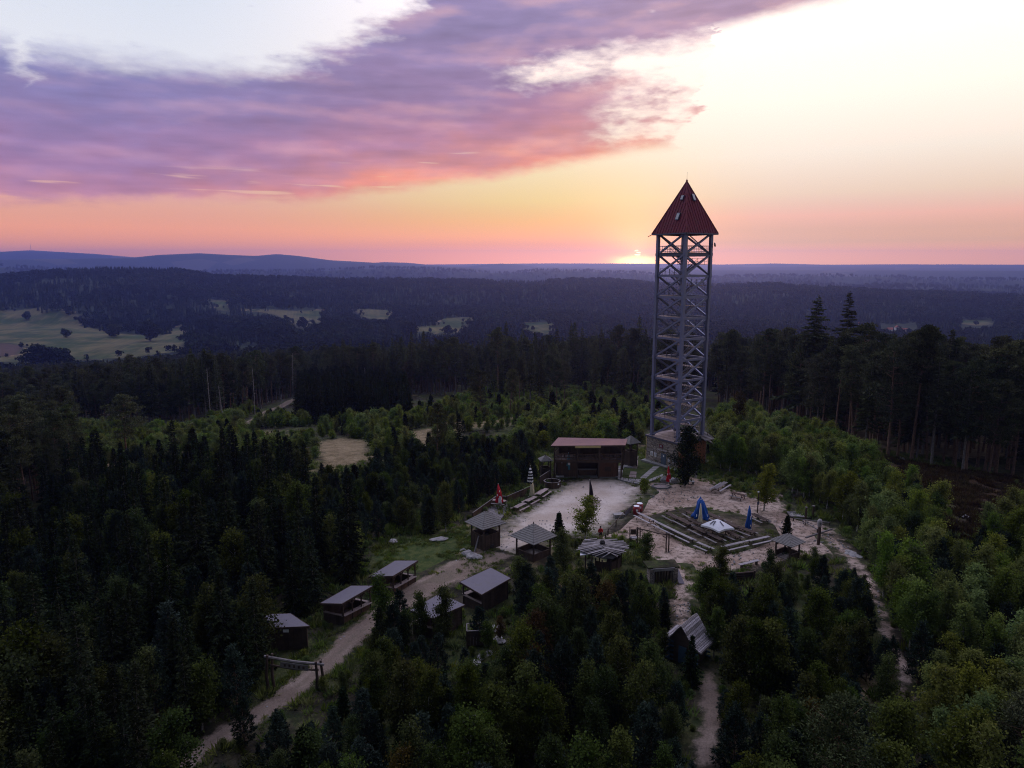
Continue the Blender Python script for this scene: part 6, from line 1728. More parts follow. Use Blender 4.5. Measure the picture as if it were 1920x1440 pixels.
def cone_tree(seed, h=18., w=3.2, tiers=5, n=7):
    """a distant conifer: stacked ragged skirts"""
    rng = np.random.default_rng(seed); V = []; Q = []
    for k in range(tiers):
        z0 = h * (.08 + .78 * k / tiers); z1 = min(h, z0 + h * .34); r = w * (1 - .80 * k / tiers)
        i = len(V)
        for j in range(n):
            a = 6.283 * (j + .5 * rng.random()) / n; q = r * (.65 + .6 * rng.random()); V.append((q * math.cos(a), q * math.sin(a), z0 + rng.normal() * .3))
        for j in range(n):
            a = 6.283 * (j + .5) / n; V.append((.12 * math.cos(a), .12 * math.sin(a), z1))
        for j in range(n):
            jj = (j + 1) % n; Q.append((i + j, i + jj, i + n + jj, i + n + j))
    return mesh_np('far_conifer', np.array(V), np.array(Q), MAT['far_wood'])
def blob_tree(seed, h=14., w=5.):
    rng = np.random.default_rng(seed); C = []
    for k in range(9):
        c = np.array([rng.normal() * w * .28, rng.normal() * w * .28, h * (.45 + .42 * rng.random())])
        C.append(c + _unit(rng.normal(size=(16, 3))) * w * .36)
    V, Q = quads(np.vstack(C), w * .34, rng, .4, 1.1)
    return mesh_np('far_broadleaf', V, Q, MAT['far_wood'])

BIRCH = [make_birch(s, h, w) for s, h, w in ((1, 7, 1.35), (2, 8, 1.5), (3, 6, 1.5), (4, 7.5, 1.2), (5, 6.5, 1.7), (6, 8.5, 1.6))]
SHRUB = [make_birch(s, h, w, 2400, 'leaf_shrub', .15, .03) for s, h, w in ((21, 3.2, 1.25), (22, 2.6, 1.3), (23, 3.8, 1.4), (24, 3.0, 1.0))]
BIRCHL = [make_birch(s, h, w, 4600, 'leaf_shrub') for s, h, w in ((11, 7, 1.4), (12, 8, 1.5), (13, 6, 1.5), (14, 7.5, 1.3))]
AUTUMN = [make_birch(s, h, w, 3600, 'leaf_autumn') for s, h, w in ((31, 6.5, 1.4), (32, 7.5, 1.5))]
SPRUCE = [make_spruce(s, h, w) for s, h, w in ((41, 13, 2.4), (42, 12, 2.1), (43, 14, 2.7), (44, 10, 2.2), (45, 4.5, 1.2))]
YPINE = [make_pine_young(s, h, w) for s, h, w in ((51, 5, 1.55), (52, 4.5, 1.4), (53, 5.5, 1.5), (54, 6, 1.7))]
TPINE = [make_pine_tall(s, h, b, w) for s, h, b, w in ((61, 23, .50, 2.9), (62, 22, .42, 3.2), (63, 24, .56, 2.7), (64, 21, .34, 3.4), (65, 22, .62, 2.3))]
TSPRUCE = [make_spruce(s, h, w, b, 1.15, 'needle_tall') for s, h, w, b in ((71, 24, 3.3, .26), (72, 23, 2.9, .42), (73, 25, 3.1, .34), (74, 22, 3.5, .18))]
BIGSPRUCE = [make_spruce(s, h, w, b, 1.9, 'needle_tall') for s, h, w, b in ((76, 26, 6.0, .24), (77, 26, 5.0, .20))]
BROAD = [make_broad(s, h, w) for s, h, w in ((81, 9, 4.), (82, 11, 5.), (83, 7, 4.5))]
def make_tuft(seed, n=46, h=.55):
    rng = np.random.default_rng(seed); B = rng.normal(size=(n, 3)) * [.16, .16, 0]; D = _unit(np.c_[B[:, :2] * 2.2 + rng.normal(size=(n, 2)) * .35, np.ones(n)])
    return mesh_np('tuft', *blades(B, D, h * (.5 + .7 * rng.random(n)), .035, rng), MAT['leaf_shrub'])
TUFT = [make_tuft(s) for s in range(4)]
leaf_mat('leaf_heather', (.022, .014, .008), (.085, .058, .026), .2)
HTUFT = [make_tuft(s + 10, 70, .45) for s in range(3)]
for m in HTUFT: m.materials[0] = MAT['leaf_heather']
DENSE = [make_birch(95, 8.5, 2.2, 9000, 'needle_spruce', .16, .02)]
DEAD = [mesh_np('dead_trunk', *make_dead(s, h), MAT['bark_dead']) for s, h in ((91, 16), (92, 12), (93, 19))]

# ------------------------------------------------------------------ where things must stay in sight (photograph box, distance)
KEEP = [(691, 1051, 784, 1098, 71), (600, 1098, 700, 1160, 64), (862, 1064, 950, 1132, 67), (775, 1112, 868, 1150, 64), (530, 1150, 580, 1212, 60), (498, 1212, 608, 1285, 54),
        (606, 1190, 680, 1250, 55), (480, 1275, 585, 1335, 50), (400, 1360, 470, 1420, 44), (770, 1066, 870, 1112, 66), (872, 958, 940, 1042, 80), (962, 982, 1036, 1036, 79), (1086, 1008, 1176, 1048, 82),
        (1112, 984, 1138, 1014, 84), (940, 900, 1200, 985, 90), (1190, 930, 1455, 1058, 82), (1455, 1005, 1508, 1046, 80), (1500, 970, 1562, 1020, 84), (1260, 1062, 1290, 1172, 60), (1262, 1172, 1336, 1250, 57),
        (1322, 1262, 1340, 1340, 47), (1556, 1000, 1612, 1062, 78), (1640, 1120, 1662, 1190, 60), (1676, 1240, 1694, 1290, 52), (1205, 806, 1272, 868, 118), (1010, 815, 1185, 893, 111), (690, 1002, 880, 1048, 78),
        (1384, 1048, 1426, 1064, 80), (1224, 1048, 1264, 1092, 70), (878, 1160, 906, 1206, 60), (925, 1165, 945, 1210, 60), (590, 826, 690, 868, 150), (1250, 865, 1330, 905, 106), (1330, 895, 1400, 935, 100),
        (1285, 1345, 1330, 1385, 42), (1760, 930, 1830, 1000, 90), (455, 745, 600, 803, 190), (860, 790, 960, 812, 170), (1440, 905, 1472, 950, 95), (1300, 800, 1330, 860, 118), (1210, 690, 1330, 812, 125)]
KEEP = [(a, b, c, d, gp((a + c) / 2, d).y + .6) for a, b, c, d, _ in KEEP]
TREES = []      # (kind, proto, x, y, z, scale, rot, region, apparent size)
def projv(X, Y, Z):
    zc = Y * cp - (Z - CAMH) * sp; yc = Y * sp + (Z - CAMH) * cp
    return 960 + F * X / zc, 720 - F * yc / zc, zc
def blocked(x, y, z, h, w):
    px, py, zc = projv(x, y, z + h * .12); tx, ty, zt = projv(x, y, z + h)
    hw = F * w * .62 / zc
    for x0, y0, x1, y1, Yd in KEEP:
        if y < Yd - .5 and px + hw > x0 and px - hw < x1 and ty < y1 and py > y0: return True
    return False
def scatter(region, poly_px, spacing, mix, seed, margin=.35, excl=True, block=True, world=None):
    """mix: list of (weight, kind, protos, hmin, hmax, crown half-width as share of height)"""
    rng = np.random.default_rng(seed)
    poly = world if world is not None else ppoly(poly_px)
    P = np.array(poly, float); x0, y0 = P.min(0); x1, y1 = P.max(0)
    gx = np.arange(x0, x1, spacing); gy = np.arange(y0, y1, spacing * .87)
    X, Y = np.meshgrid(gx, gy); X = X + (np.arange(len(gy)) % 2)[:, None] * spacing / 2
    X = (X + rng.normal(size=X.shape) * spacing * margin).ravel(); Y = (Y + rng.normal(size=Y.shape) * spacing * margin).ravel()
    ok = in_poly(X, Y, P) & (Y > 26)
    if excl:
        for E_, m in EXCL: ok &= sdist(X, Y, E_) < -m
    X, Y = X[ok], Y[ok]; Z = ground(X, Y)
    w = np.array([m[0] for m in mix], float); w /= w.sum()
    for x, y, z in zip(X, Y, Z):
        px, py, zc = projv(x, y, z)
        if px < -260 or px > 2180: continue
        k = rng.choice(len(mix), p=w); _, kind, protos, h0, h1, cw = mix[k]
        h = h0 + (h1 - h0) * rng.random() ** 1.2
        # clumps: neighbours grow alike
        h *= 1 + (.42 if h > 14 else .25) * float(fnoise(x / 9., y / 9., 2))
        if block and blocked(x, y, z, h, h * cw):
            h *= .55
            if blocked(x, y, z, h, h * cw): continue
        p = protos[int(rng.integers(len(protos)))]
        TREES.append((kind, p, x, y, z, h / p.h, rng.random() * 6.283, region, h / zc, px))
def one(kind, p, base, top, label, cat, sx=1.0, rot=None):
    """a tree given by the photograph points of its foot and its tip"""
    b = gp(*base); zt = at_y(top[0], top[1], b.y).z; h = max(.8, zt - b.z)
    T = thing(kind, label, cat, b, rnd.random() * 6.28 if rot is None else rot); s = h / p.h
    T.scale = (s * sx, s * sx, s)
    obj('trunk', p.trunk, T); obj('crown', p.crown, T)
    return T

# ------------------------------------------------------------------ single trees one can pick out
one('spruce_tree', BIGSPRUCE[0], (1512, 800), (1515, 552), 'tall broad spruce rising above the pines, left of the pair', 'tree')
one('spruce_tree', BIGSPRUCE[1], (1578, 806), (1573, 547), 'tall spruce rising above the pines, right and higher of the pair', 'tree')
one('spruce_tree', DENSE[0], (1284, 912), (1281, 796), 'dense dark conifer standing in front of the tower base', 'tree', .95)
one('birch_tree', BIRCHL[0], (1097, 1014), (1098, 930), 'bushy lone tree at the near edge of the sandy yard', 'tree', 1.35)
one('spruce_tree', SPRUCE[4], (1048, 1012), (1048, 962), 'little young spruce at the near edge of the sandy yard', 'tree', 1.0)
one('spruce_tree', SPRUCE[4], (1475, 1003), (1474, 967), 'little young spruce behind the small right-hand gazebo', 'tree', 1.1)
one('birch_tree', BIRCH[1], (722, 1196), (724, 1074), 'birch standing between the two long stalls and the road', 'tree', 1.0)
one('birch_tree', BIRCH[3], (790, 1206), (793, 1104), 'left of two slim birches before the half-hidden stall', 'tree', .85)
one('birch_tree', BIRCH[0], (834, 1208), (832, 1098), 'right of two slim birches before the half-hidden stall', 'tree', .9)
one('birch_tree', BIRCHL[3], (1432, 958), (1432, 866), 'round birch at the right edge of the yard behind the lamp post', 'tree', 1.1)
one('birch_tree', BIRCH[1], (1344, 1112), (1342, 1021), 'birch whose top covers the near corner of the beer garden', 'tree', 1.0)
one('birch_tree', BIRCH[2], (1208, 1062), (1208, 1000), 'low birch beside the rough log frame', 'tree', 1.05)
one('birch_tree', BIRCH[4], (1442, 1110), (1440, 1030), 'small birch left of the small right-hand gazebo', 'tree', .7)
one('spruce_tree', SPRUCE[3], (1294, 1284), (1298, 1190), 'slim dark conifer standing before the left side of the shingle hut', 'tree', 1.0)
one('shrub', SHRUB[1], (1208, 926), (1207, 900), 'small bush beside the stump at the top of the yard', 'shrub', .8)
one('pine_tree', TPINE[3], (1555, 1545), (1500, 1296), 'broad green pine crown in the near corner, lower right', 'tree', 1.35)
one('pine_tree', TPINE[1], (1900, 1520), (1905, 1310), 'green pine crown at the lower right edge', 'tree', 1.2)
one('pine_tree', TPINE[3], (238, 866), (236, 735), 'dark round-headed pine standing before the left-hand trunks', 'tree', 1.35)
one('pine_tree', TPINE[3], (820, 872), (820, 752), 'dark thick-crowned pine alone in the regrowth', 'tree', 1.0)
one('spruce_tree', SPRUCE[1], (860, 856), (860, 776), 'narrow dark spruce beside the lone dark pine in the regrowth', 'tree', 1.0)
one('spruce_tree', SPRUCE[2], (575, 960), (575, 828), 'dark pointed spruce beside the tan clearing', 'tree', 1.0)
one('birch_tree', AUTUMN[1], (1383, 830), (1380, 735), 'thin brownish birch among the green regrowth right of the tower', 'tree', .8)
one('birch_tree', BIRCHL[1], (617, 1066), (617, 965), 'bright yellow-green birch left of the lawn', 'tree', .9)
one('birch_tree', BIRCHL[2], (660, 1050), (655, 975), 'second bright yellow-green birch left of the lawn', 'tree', .9)
one('birch_tree', BIRCH[5], (836, 1000), (836, 930), 'pale rounded willow-like tree behind the lawn', 'tree', 1.2)
one('spruce_tree', SPRUCE[4], (803, 1000), (803, 950), 'small dark spruce behind the lawn', 'tree', 1.2)
for k, (b, t, lab) in enumerate((((52, 600), (52, 582), 'lone tree in the upper part of the left meadow'), ((125, 633), (128, 612), 'low round bush in the left meadow'), ((215, 632), (222, 606), 'round bush right of the grove in the left meadow'),
                                 ((282, 640), (280, 597), 'tall round tree at the right edge of the left meadow'), ((72, 696), (66, 633), 'big dark tree at the near edge of the left meadow'), ((112, 694), (112, 648), 'dark tree right of the big one at the near edge of the left meadow'),
                                 ((568, 614), (567, 592), 'lone round tree in the middle meadow strip'), ((840, 628), (838, 606), 'small round tree in the meadow strip left of the tower'), ((765, 632), (762, 601), 'dark tree at the edge of the meadow strip in the middle distance'))):
    one('field_tree', BROAD[k % 3], b, t, lab, 'tree', 1.15)
for k, (b, t, lab) in enumerate((((396, 795), (400, 690), 'grey bare trunk standing before the forest edge, left of a pair'), ((419, 797), (420, 722), 'shorter grey bare trunk, right of a pair before the forest edge'), ((688, 772), (690, 690), 'bare pole trunk before the dark young spruces'),
                                 ((530, 792), (532, 738), 'slim bare trunk beside the forest track'), ((550, 752), (549, 662), 'pale bare trunk above the forest track'), ((133, 775), (134, 700), 'thin pale trunk among the left-hand pines'),
                                 ((163, 760), (163, 712), 'short pale trunk among the left-hand pines'), ((1388, 720), (1388, 640), 'pale broken trunk right of the tower'), ((478, 780), (482, 690), 'bare trunk left of the forest track'), ((332, 755), (333, 680), 'pale dead trunk in the left-hand forest'))):
    p = gp(*b); h = at_y(*t, p.y).z - p.z; s = h / (16, 12, 19)[k % 3]
    o = obj('dead_trunk', DEAD[k % 3], None, p, (0, 0, k), (1., 1., s)); tag(o, lab, 'dead tree')

# ------------------------------------------------------------------ the masses
bl_ = BIRCHL
sp_, bi_, yp_, tp_, ts_, sh_, au_ = SPRUCE[:4], BIRCH, YPINE, TPINE, TSPRUCE, SHRUB, AUTUMN
scatter('left', [(-260, 915), (60, 1010), (150, 905), (420, 885), (560, 905), (590, 960), (600, 1010), (660, 1055), (690, 1062), (660, 1095), (596, 1122), (590, 1180), (520, 1215), (495, 1290), (430, 1350), (330, 1420), (230, 1520), (-420, 1560)], 3.0,
        [(.56, 'spruce_tree', sp_, 6.0, 12.8, .17), (.20, 'birch_tree', bi_, 5.5, 9.5, .2), (.24, 'young_pine_tree', yp_, 4.5, 8.0, .28)], 1)
scatter('left', [(-420, 1300), (200, 1300), (330, 1400), (250, 1700), (-600, 1700)], 3.0, [(.7, 'spruce_tree', sp_, 6, 10, .17), (.3, 'birch_tree', bi_, 5, 8, .2)], 2)
scatter('leftedge', [(-200, 860), (0, 1005), (60, 985), (110, 955), (150, 905), (140, 850), (0, 835), (-200, 800)], 3.4, [(.6, 'tall_pine_tree', tp_, 13, 17, .13), (.4, 'tall_spruce_tree', ts_, 13, 17, .13)], 3)
scatter('midleft', [(600, 890), (700, 872), (800, 852), (900, 848), (1000, 856), (1012, 893), (985, 912), (930, 925), (890, 950), (860, 975), (800, 992), (740, 1010), (690, 1025), (640, 1060), (590, 1064), (590, 960)], 2.35,
        [(.46, 'young_pine_tree', yp_, 3.0, 5.0, .3), (.42, 'birch_tree', bi_, 3.0, 5.2, .22), (.12, 'spruce_tree', SPRUCE[4:], 2.5, 5, .25)], 4)
scatter('midbottom', [(606, 1300), (686, 1208), (760, 1170), (860, 1150), (960, 1085), (1020, 1060), (1100, 1052), (1200, 1062), (1258, 1095), (1266, 1180), (1262, 1280), (1305, 1400), (1300, 1600), (240, 1600), (385, 1458), (520, 1348)], 2.3,
        [(.47, 'birch_tree', bi_, 4.2, 7.4, .21), (.43, 'young_pine_tree', yp_, 3.6, 6.0, .3), (.04, 'birch_tree', au_, 4, 6, .21), (.06, 'spruce_tree', SPRUCE[3:], 3, 6, .2)], 5)
scatter('lowright', [(1300, 1095), (1440, 1080), (1560, 1064), (1636, 1120), (1676, 1260), (1715, 1380), (1760, 1600), (1340, 1600), (1348, 1400), (1345, 1280), (1300, 1150)], 2.35,
        [(.50, 'birch_tree', bi_, 4.2, 7.2, .21), (.46, 'young_pine_tree', yp_, 3.6, 6.0, .3), (.04, 'birch_tree', au_, 4, 6, .21)], 6)
scatter('farright', [(1625, 1062), (1602, 1000), (1562, 972), (1620, 935), (1700, 935), (1790, 1000), (1860, 1015), (1960, 985), (2200, 1000), (2300, 1600), (1790, 1600), (1725, 1300), (1664, 1150)], 2.3,
        [(.72, 'birch_tree', bl_, 4.6, 7.6, .21), (.24, 'young_pine_tree', yp_, 3.6, 6, .3), (.04, 'spruce_tree', SPRUCE[3:], 3, 6, .2)], 7)
scatter('rightback', [(1322, 888), (1400, 884), (1440, 905), (1480, 925), (1550, 958), (1600, 950), (1640, 915), (1600, 872), (1540, 842), (1440, 805), (1370, 790), (1330, 815)], 2.3,
        [(.8, 'birch_tree', bl_, 4.4, 7.2, .21), (.12, 'young_pine_tree', yp_, 3.5, 5, .3), (.08, 'shrub', sh_, 2.5, 4, .4)], 8)
scatter('heath', [(1630, 880), (1740, 930), (1830, 1005), (1930, 975), (1930, 900), (1760, 880)], 4.2, [(.7, 'shrub', sh_, 1.0, 2.2, .4), (.3, 'birch_tree', bl_, 3, 5, .21)], 9)
scatter('regrowth', [(360, 806), (470, 775), (600, 800), (760, 790), (880, 748), (1000, 720), (1130, 716), (1240, 745), (1240, 800), (1212, 832), (1190, 846), (1040, 848), (900, 846), (800, 850), (700, 862), (590, 890), (560, 862), (400, 862)], 2.7,
        [(.58, 'shrub', sh_, 2.0, 4.2, .4), (.30, 'birch_tree', bl_, 3.5, 6, .22), (.07, 'young_pine_tree', yp_, 3, 4.5, .3), (.05, 'spruce_tree', SPRUCE[4:], 3, 7, .22)], 10)
scatter('regrowth', [(-100, 836), (60, 812), (230, 812), (420, 806), (420, 850), (200, 868), (-100, 860)], 3.0, [(.7, 'shrub', sh_, 2.2, 4.6, .4), (.3, 'birch_tree', bl_, 4, 6, .22)], 11)
scatter('darkyoung', [(560, 792), (640, 796), (770, 784), (760, 748), (640, 735), (560, 745)], 3.2, [(1, 'spruce_tree', sp_, 9, 14, .17)], 12)
scatter('leftwood', [(-260, 806), (60, 806), (230, 800), (420, 792), (500, 760), (600, 735), (600, 715), (300, 722), (-260, 725)], 5.4, [(.5, 'tall_pine_tree', tp_, 18, 23, .13), (.5, 'tall_spruce_tree', ts_, 18, 24, .12)], 13, block=True)
scatter('midwood', [(600, 742), (720, 744), (860, 742), (900, 735), (1000, 722), (1130, 722), (1235, 745), (1300, 760), (1300, 718), (600, 715)], 6.2, [(.45, 'tall_pine_tree', tp_, 17, 25, .13), (.5, 'tall_spruce_tree', ts_, 17, 27, .12), (.05, 'birch_tree', au_, 11, 15, .16)], 14)
scatter('midwood', [(930, 745), (1050, 735), (1230, 752), (1300, 770), (1300, 745), (1130, 724), (930, 730)], 8.0, [(.45, 'tall_pine_tree', tp_, 23, 28, .13), (.45, 'tall_spruce_tree', ts_, 24, 30, .12), (.1, 'birch_tree', au_, 15, 20, .16)], 17)
scatter('midwood', [(900, 800), (1000, 775), (1150, 760), (1230, 775), (1230, 745), (1000, 722), (880, 745)], 12, [(.5, 'tall_pine_tree', tp_, 15, 22, .12), (.5, 'tall_spruce_tree', ts_, 16, 22, .12)], 15)
scatter('rightwood', [(1345, 768), (1420, 785), (1500, 806), (1570, 838), (1640, 866), (1740, 884), (1860, 898), (1960, 906), (2200, 915), (2250, 790), (1800, 770), (1350, 735)], 5.2, [(.8, 'tall_pine_tree', tp_, 21, 26, .14), (.2, 'tall_spruce_tree', ts_, 19, 26, .12)], 16)

# ------------------------------------------------------------------ the 300 that show largest of each kind are trees of their own, the rest one mass
LABEL = {
    ('left', 'spruce_tree'): 'dark spruce in the dense dim forest left of the road', ('left', 'birch_tree'): 'birch among the dark spruces left of the road', ('left', 'young_pine_tree'): 'young pine among the dark spruces left of the road',
    ('leftedge', 'tall_pine_tree'): 'straight bare-stemmed pine at the far left edge', ('leftedge', 'tall_spruce_tree'): 'straight bare-stemmed spruce at the far left edge',
    ('midleft', 'young_pine_tree'): 'bluish young pine between the lawn and the tan clearing', ('midleft', 'birch_tree'): 'young birch between the lawn and the tan clearing', ('midleft', 'spruce_tree'): 'young spruce between the lawn and the tan clearing',
    ('midbottom', 'birch_tree'): 'young birch in the thicket below the stalls and hut roofs', ('midbottom', 'young_pine_tree'): 'bluish young pine in the thicket below the stalls and hut roofs', ('midbottom', 'spruce_tree'): 'young spruce in the thicket below the stalls and hut roofs',
    ('lowright', 'birch_tree'): 'young birch in the thicket right of the shingle hut', ('lowright', 'young_pine_tree'): 'bluish young pine in the thicket right of the shingle hut',
    ('farright', 'birch_tree'): 'yellow-green birch on the slope right of the narrow path', ('farright', 'young_pine_tree'): 'young pine on the slope right of the narrow path', ('farright', 'spruce_tree'): 'young spruce on the slope right of the narrow path',
    ('rightback', 'birch_tree'): 'young birch between the yard and the tall pines', ('rightback', 'young_pine_tree'): 'young pine between the yard and the tall pines', ('rightback', 'shrub'): 'low green bush between the yard and the tall pines',
    ('heath', 'shrub'): 'low bush on the brown heath below the pines', ('heath', 'birch_tree'): 'small birch on the brown heath below the pines',
    ('regrowth', 'shrub'): 'bright green bush in the regrowth behind the tavern', ('regrowth', 'birch_tree'): 'young birch in the regrowth behind the tavern', ('regrowth', 'young_pine_tree'): 'young pine in the regrowth behind the tavern', ('regrowth', 'spruce_tree'): 'young spruce in the regrowth behind the tavern',
    ('darkyoung', 'spruce_tree'): 'dark spruce in the close stand behind the forest track',
    ('leftwood', 'tall_pine_tree'): 'tall pine in the forest edge left of the track', ('leftwood', 'tall_spruce_tree'): 'tall spruce in the forest edge left of the track',
    ('midwood', 'tall_pine_tree'): 'tall pine in the forest edge behind the regrowth', ('midwood', 'tall_spruce_tree'): 'tall spruce in the forest edge behind the regrowth', ('midwood', 'birch_tree'): 'brownish broadleaf in the forest edge behind the regrowth',
    ('rightwood', 'tall_pine_tree'): 'tall pine in the dark stand right of the tower', ('rightwood', 'tall_spruce_tree'): 'tall spruce in the dark stand right of the tower',
}
GROUP = {'left': 'spruce forest left of the road', 'leftedge': 'bare-stemmed trees at the far left', 'midleft': 'young trees behind the lawn', 'midbottom': 'thicket below the stalls', 'lowright': 'thicket right of the shingle hut',
         'farright': 'birches on the right-hand slope', 'rightback': 'young trees behind the yard', 'heath': 'bushes on the heath', 'regrowth': 'regrowth behind the tavern', 'darkyoung': 'close spruce stand', 'leftwood': 'forest edge on the left',
         'midwood': 'forest edge behind the regrowth', 'rightwood': 'tall pines on the right'}
MARKS = {n: gp(*p) for n, p in {
    'entrance gate': (555, 1290), 'ticket hut': (545, 1210), 'lower long stall': (650, 1160), 'upper long stall': (740, 1100), 'half-hidden stall': (820, 1160), 'yard-side stall': (905, 1135), 'plank box': (893, 1206), 'watch hut': (905, 1040),
    'open gazebo': (1000, 1050), 'board-roof hut': (1130, 1045), 'shingle hut': (1305, 1250), 'cellar doorway': (1243, 1094), 'single pale bench': (1400, 1065), 'small right-hand gazebo': (1482, 1052), 'carved head post': (1534, 1020),
    'narrow right-hand path': (1660, 1180), 'right-hand path bend': (1700, 1300), 'lamp post': (1420, 962), 'lookout tower': (1270, 870), 'tavern': (1100, 890), 'tan clearing': (640, 850), 'lone dark pine': (820, 870), 'forest track': (500, 775),
    'flat stone on the lawn': (822, 1014), 'dark pointed spruce': (575, 960), 'round-headed dark pine': (238, 866), 'bottom edge of the picture': (900, 1440), 'lower left corner': (60, 1430), 'lower right corner': (1880, 1430), 'bottom of the road': (380, 1420),
    'pair of grey trunks': (405, 795), 'pair of tall spruces': (1545, 803), 'heath rock': (1808, 972), 'far left edge': (10, 900), 'far right edge': (1910, 880), 'middle of the left edge': (10, 1150), 'stone path': (1330, 1330)}.items()}
def which(lab, reg, x, y, z):
    # say beside which landmark the tree stands, and on which side of it
    n, p = min(MARKS.items(), key=lambda q: (q[1].x - x) ** 2 + (q[1].y - y) ** 2)
    ax, ay, _ = projv(x, y, z); bx, by, _ = projv(p.x, p.y, p.z)
    dx, dy = ax - bx, (ay - by) * 1.6
    side = ('right of' if dx > 0 else 'left of') if abs(dx) > abs(dy) else ('below' if dy > 0 else 'behind')
    short = lab.split(' in the ')[0].split(' among ')[0].split(' between ')[0].split(' on the ')[0].split(' at the ')[0]
    place = {'left': 'in the dim spruce forest', 'leftedge': 'at the far left', 'midleft': 'behind the lawn', 'midbottom': 'in the thicket', 'lowright': 'in the right-hand thicket', 'farright': 'on the slope', 'rightback': 'behind the yard', 'heath': 'on the heath',
             'regrowth': 'in the regrowth', 'darkyoung': 'in the close stand', 'leftwood': 'in the forest edge', 'midwood': 'in the forest edge', 'rightwood': 'in the dark stand'}[reg]
    if n.startswith('far ') or 'corner' in n or 'edge' in n: return f'{short} {place} near the {n}'
    return f'{short} {place}, {side} the {n}'
REST = []
def plant():
    by = {}
    for t in TREES: by.setdefault(t[0], []).append(t)
    for kind, L in by.items():
        L.sort(key=lambda t: -(t[8] if -20 < t[9] < 1940 else t[8] * .05))
        for i, (k, p, x, y, z, s, r, reg, app, px) in enumerate(L):
            if i >= 285: REST.append((p, x, y, z, s, r)); continue
            lab = which(LABEL[(reg, kind)], reg, x, y, z)
            if kind == 'shrub':
                o = obj(kind, p.both, None, (x, y, z - .05), (0, 0, r), s); tag(o, lab, 'shrub', GROUP[reg]); SAME.setdefault(lab, []).append((o, s * p.h, px)); continue
            T = thing(kind, lab, 'tree', (x, y, z - .08), r, GROUP[reg]); T.scale = (s, s, s)
            obj('trunk', p.trunk, T); obj('crown', p.crown, T); SAME.setdefault(lab, []).append((T, s * p.h, px))
    for lab, L in SAME.items():         # pick out the ones that differ by size or place
        if len(L) < 2: continue
        L = sorted(L, key=lambda q: q[1]); picks = [(L[-1][0], 'tallest'), (L[0][0], 'smallest')]
        M = sorted((q for q in L[1:-1]), key=lambda q: q[2])
        if M: picks.append((M[0][0], 'leftmost' if len(M) > 1 else 'middle-sized'))
        if len(M) > 1: picks.append((M[-1][0], 'rightmost'))
        if len(M) == 3: picks.append((M[1][0], 'middle'))
        for o, w in picks: o['label'] = w + ' ' + lab
SAME = {}
plant()

# ------------------------------------------------------------------ masses as instances
def instancer(name, label, cat, meshes, pts):
    """pts: x, y, z, rotation, scale, variant"""
    if not len(pts): return
    col = bpy.data.collections.new(name + '_kinds')
    for i, m in enumerate(meshes):
        o = bpy.data.objects.new(f'{name}_kind_{i:02d}', m); col.objects.link(o)
    A = np.array(pts, float); me = bpy.data.meshes.new(name); me.vertices.add(len(A)); me.vertices.foreach_set('co', A[:, :3].astype(np.float32).ravel())
    for nm, j, ty in (('rotz', 3, 'FLOAT'), ('size', 4, 'FLOAT'), ('kindno', 5, 'INT')):
        at = me.attributes.new(nm, ty, 'POINT'); at.data.foreach_set('value', A[:, j].astype(np.float32 if ty == 'FLOAT' else np.int32))
    o = obj(name, me); tag(o, label, cat, kind='stuff')
    ng = bpy.data.node_groups.new(name, 'GeometryNodeTree')
    ng.interface.new_socket('Geometry', in_out='INPUT', socket_type='NodeSocketGeometry'); ng.interface.new_socket('Geometry', in_out='OUTPUT', socket_type='NodeSocketGeometry')
    N = ng.nodes; K = ng.links
    gi = N.new('NodeGroupInput'); go = N.new('NodeGroupOutput'); ci = N.new('GeometryNodeCollectionInfo'); ci.inputs[0].default_value = col
    ci.inputs['Separate Children'].default_value = True; ci.inputs['Reset Children'].default_value = True
    iop = N.new('GeometryNodeInstanceOnPoints'); iop.inputs['Pick Instance'].default_value = True
    def attr(nm, ty):
        a = N.new('GeometryNodeInputNamedAttribute'); a.data_type = ty; a.inputs[0].default_value = nm; return a.outputs[0]
    cx = N.new('ShaderNodeCombineXYZ'); K.new(attr('rotz', 'FLOAT'), cx.inputs[2])
    K.new(gi.outputs[0], iop.inputs['Points']); K.new(ci.outputs[0], iop.inputs['Instance']); K.new(attr('kindno', 'INT'), iop.inputs['Instance Index'])
    K.new(cx.outputs[0], iop.inputs['Rotation']); K.new(attr('size', 'FLOAT'), iop.inputs['Scale']); K.new(iop.outputs[0], go.inputs[0])
    o.modifiers.new('spread', 'NODES').node_group = ng
    return o
def rest():
    prot = []; pts = []
    for p, x, y, z, s, r in REST:
        if p not in prot: prot.append(p)
        pts.append((x, y, z - .08, r, s, prot.index(p)))
    instancer('undergrowth', 'young trees and bushes too many to tell apart', 'undergrowth', [p.both for p in prot], pts)
rest()
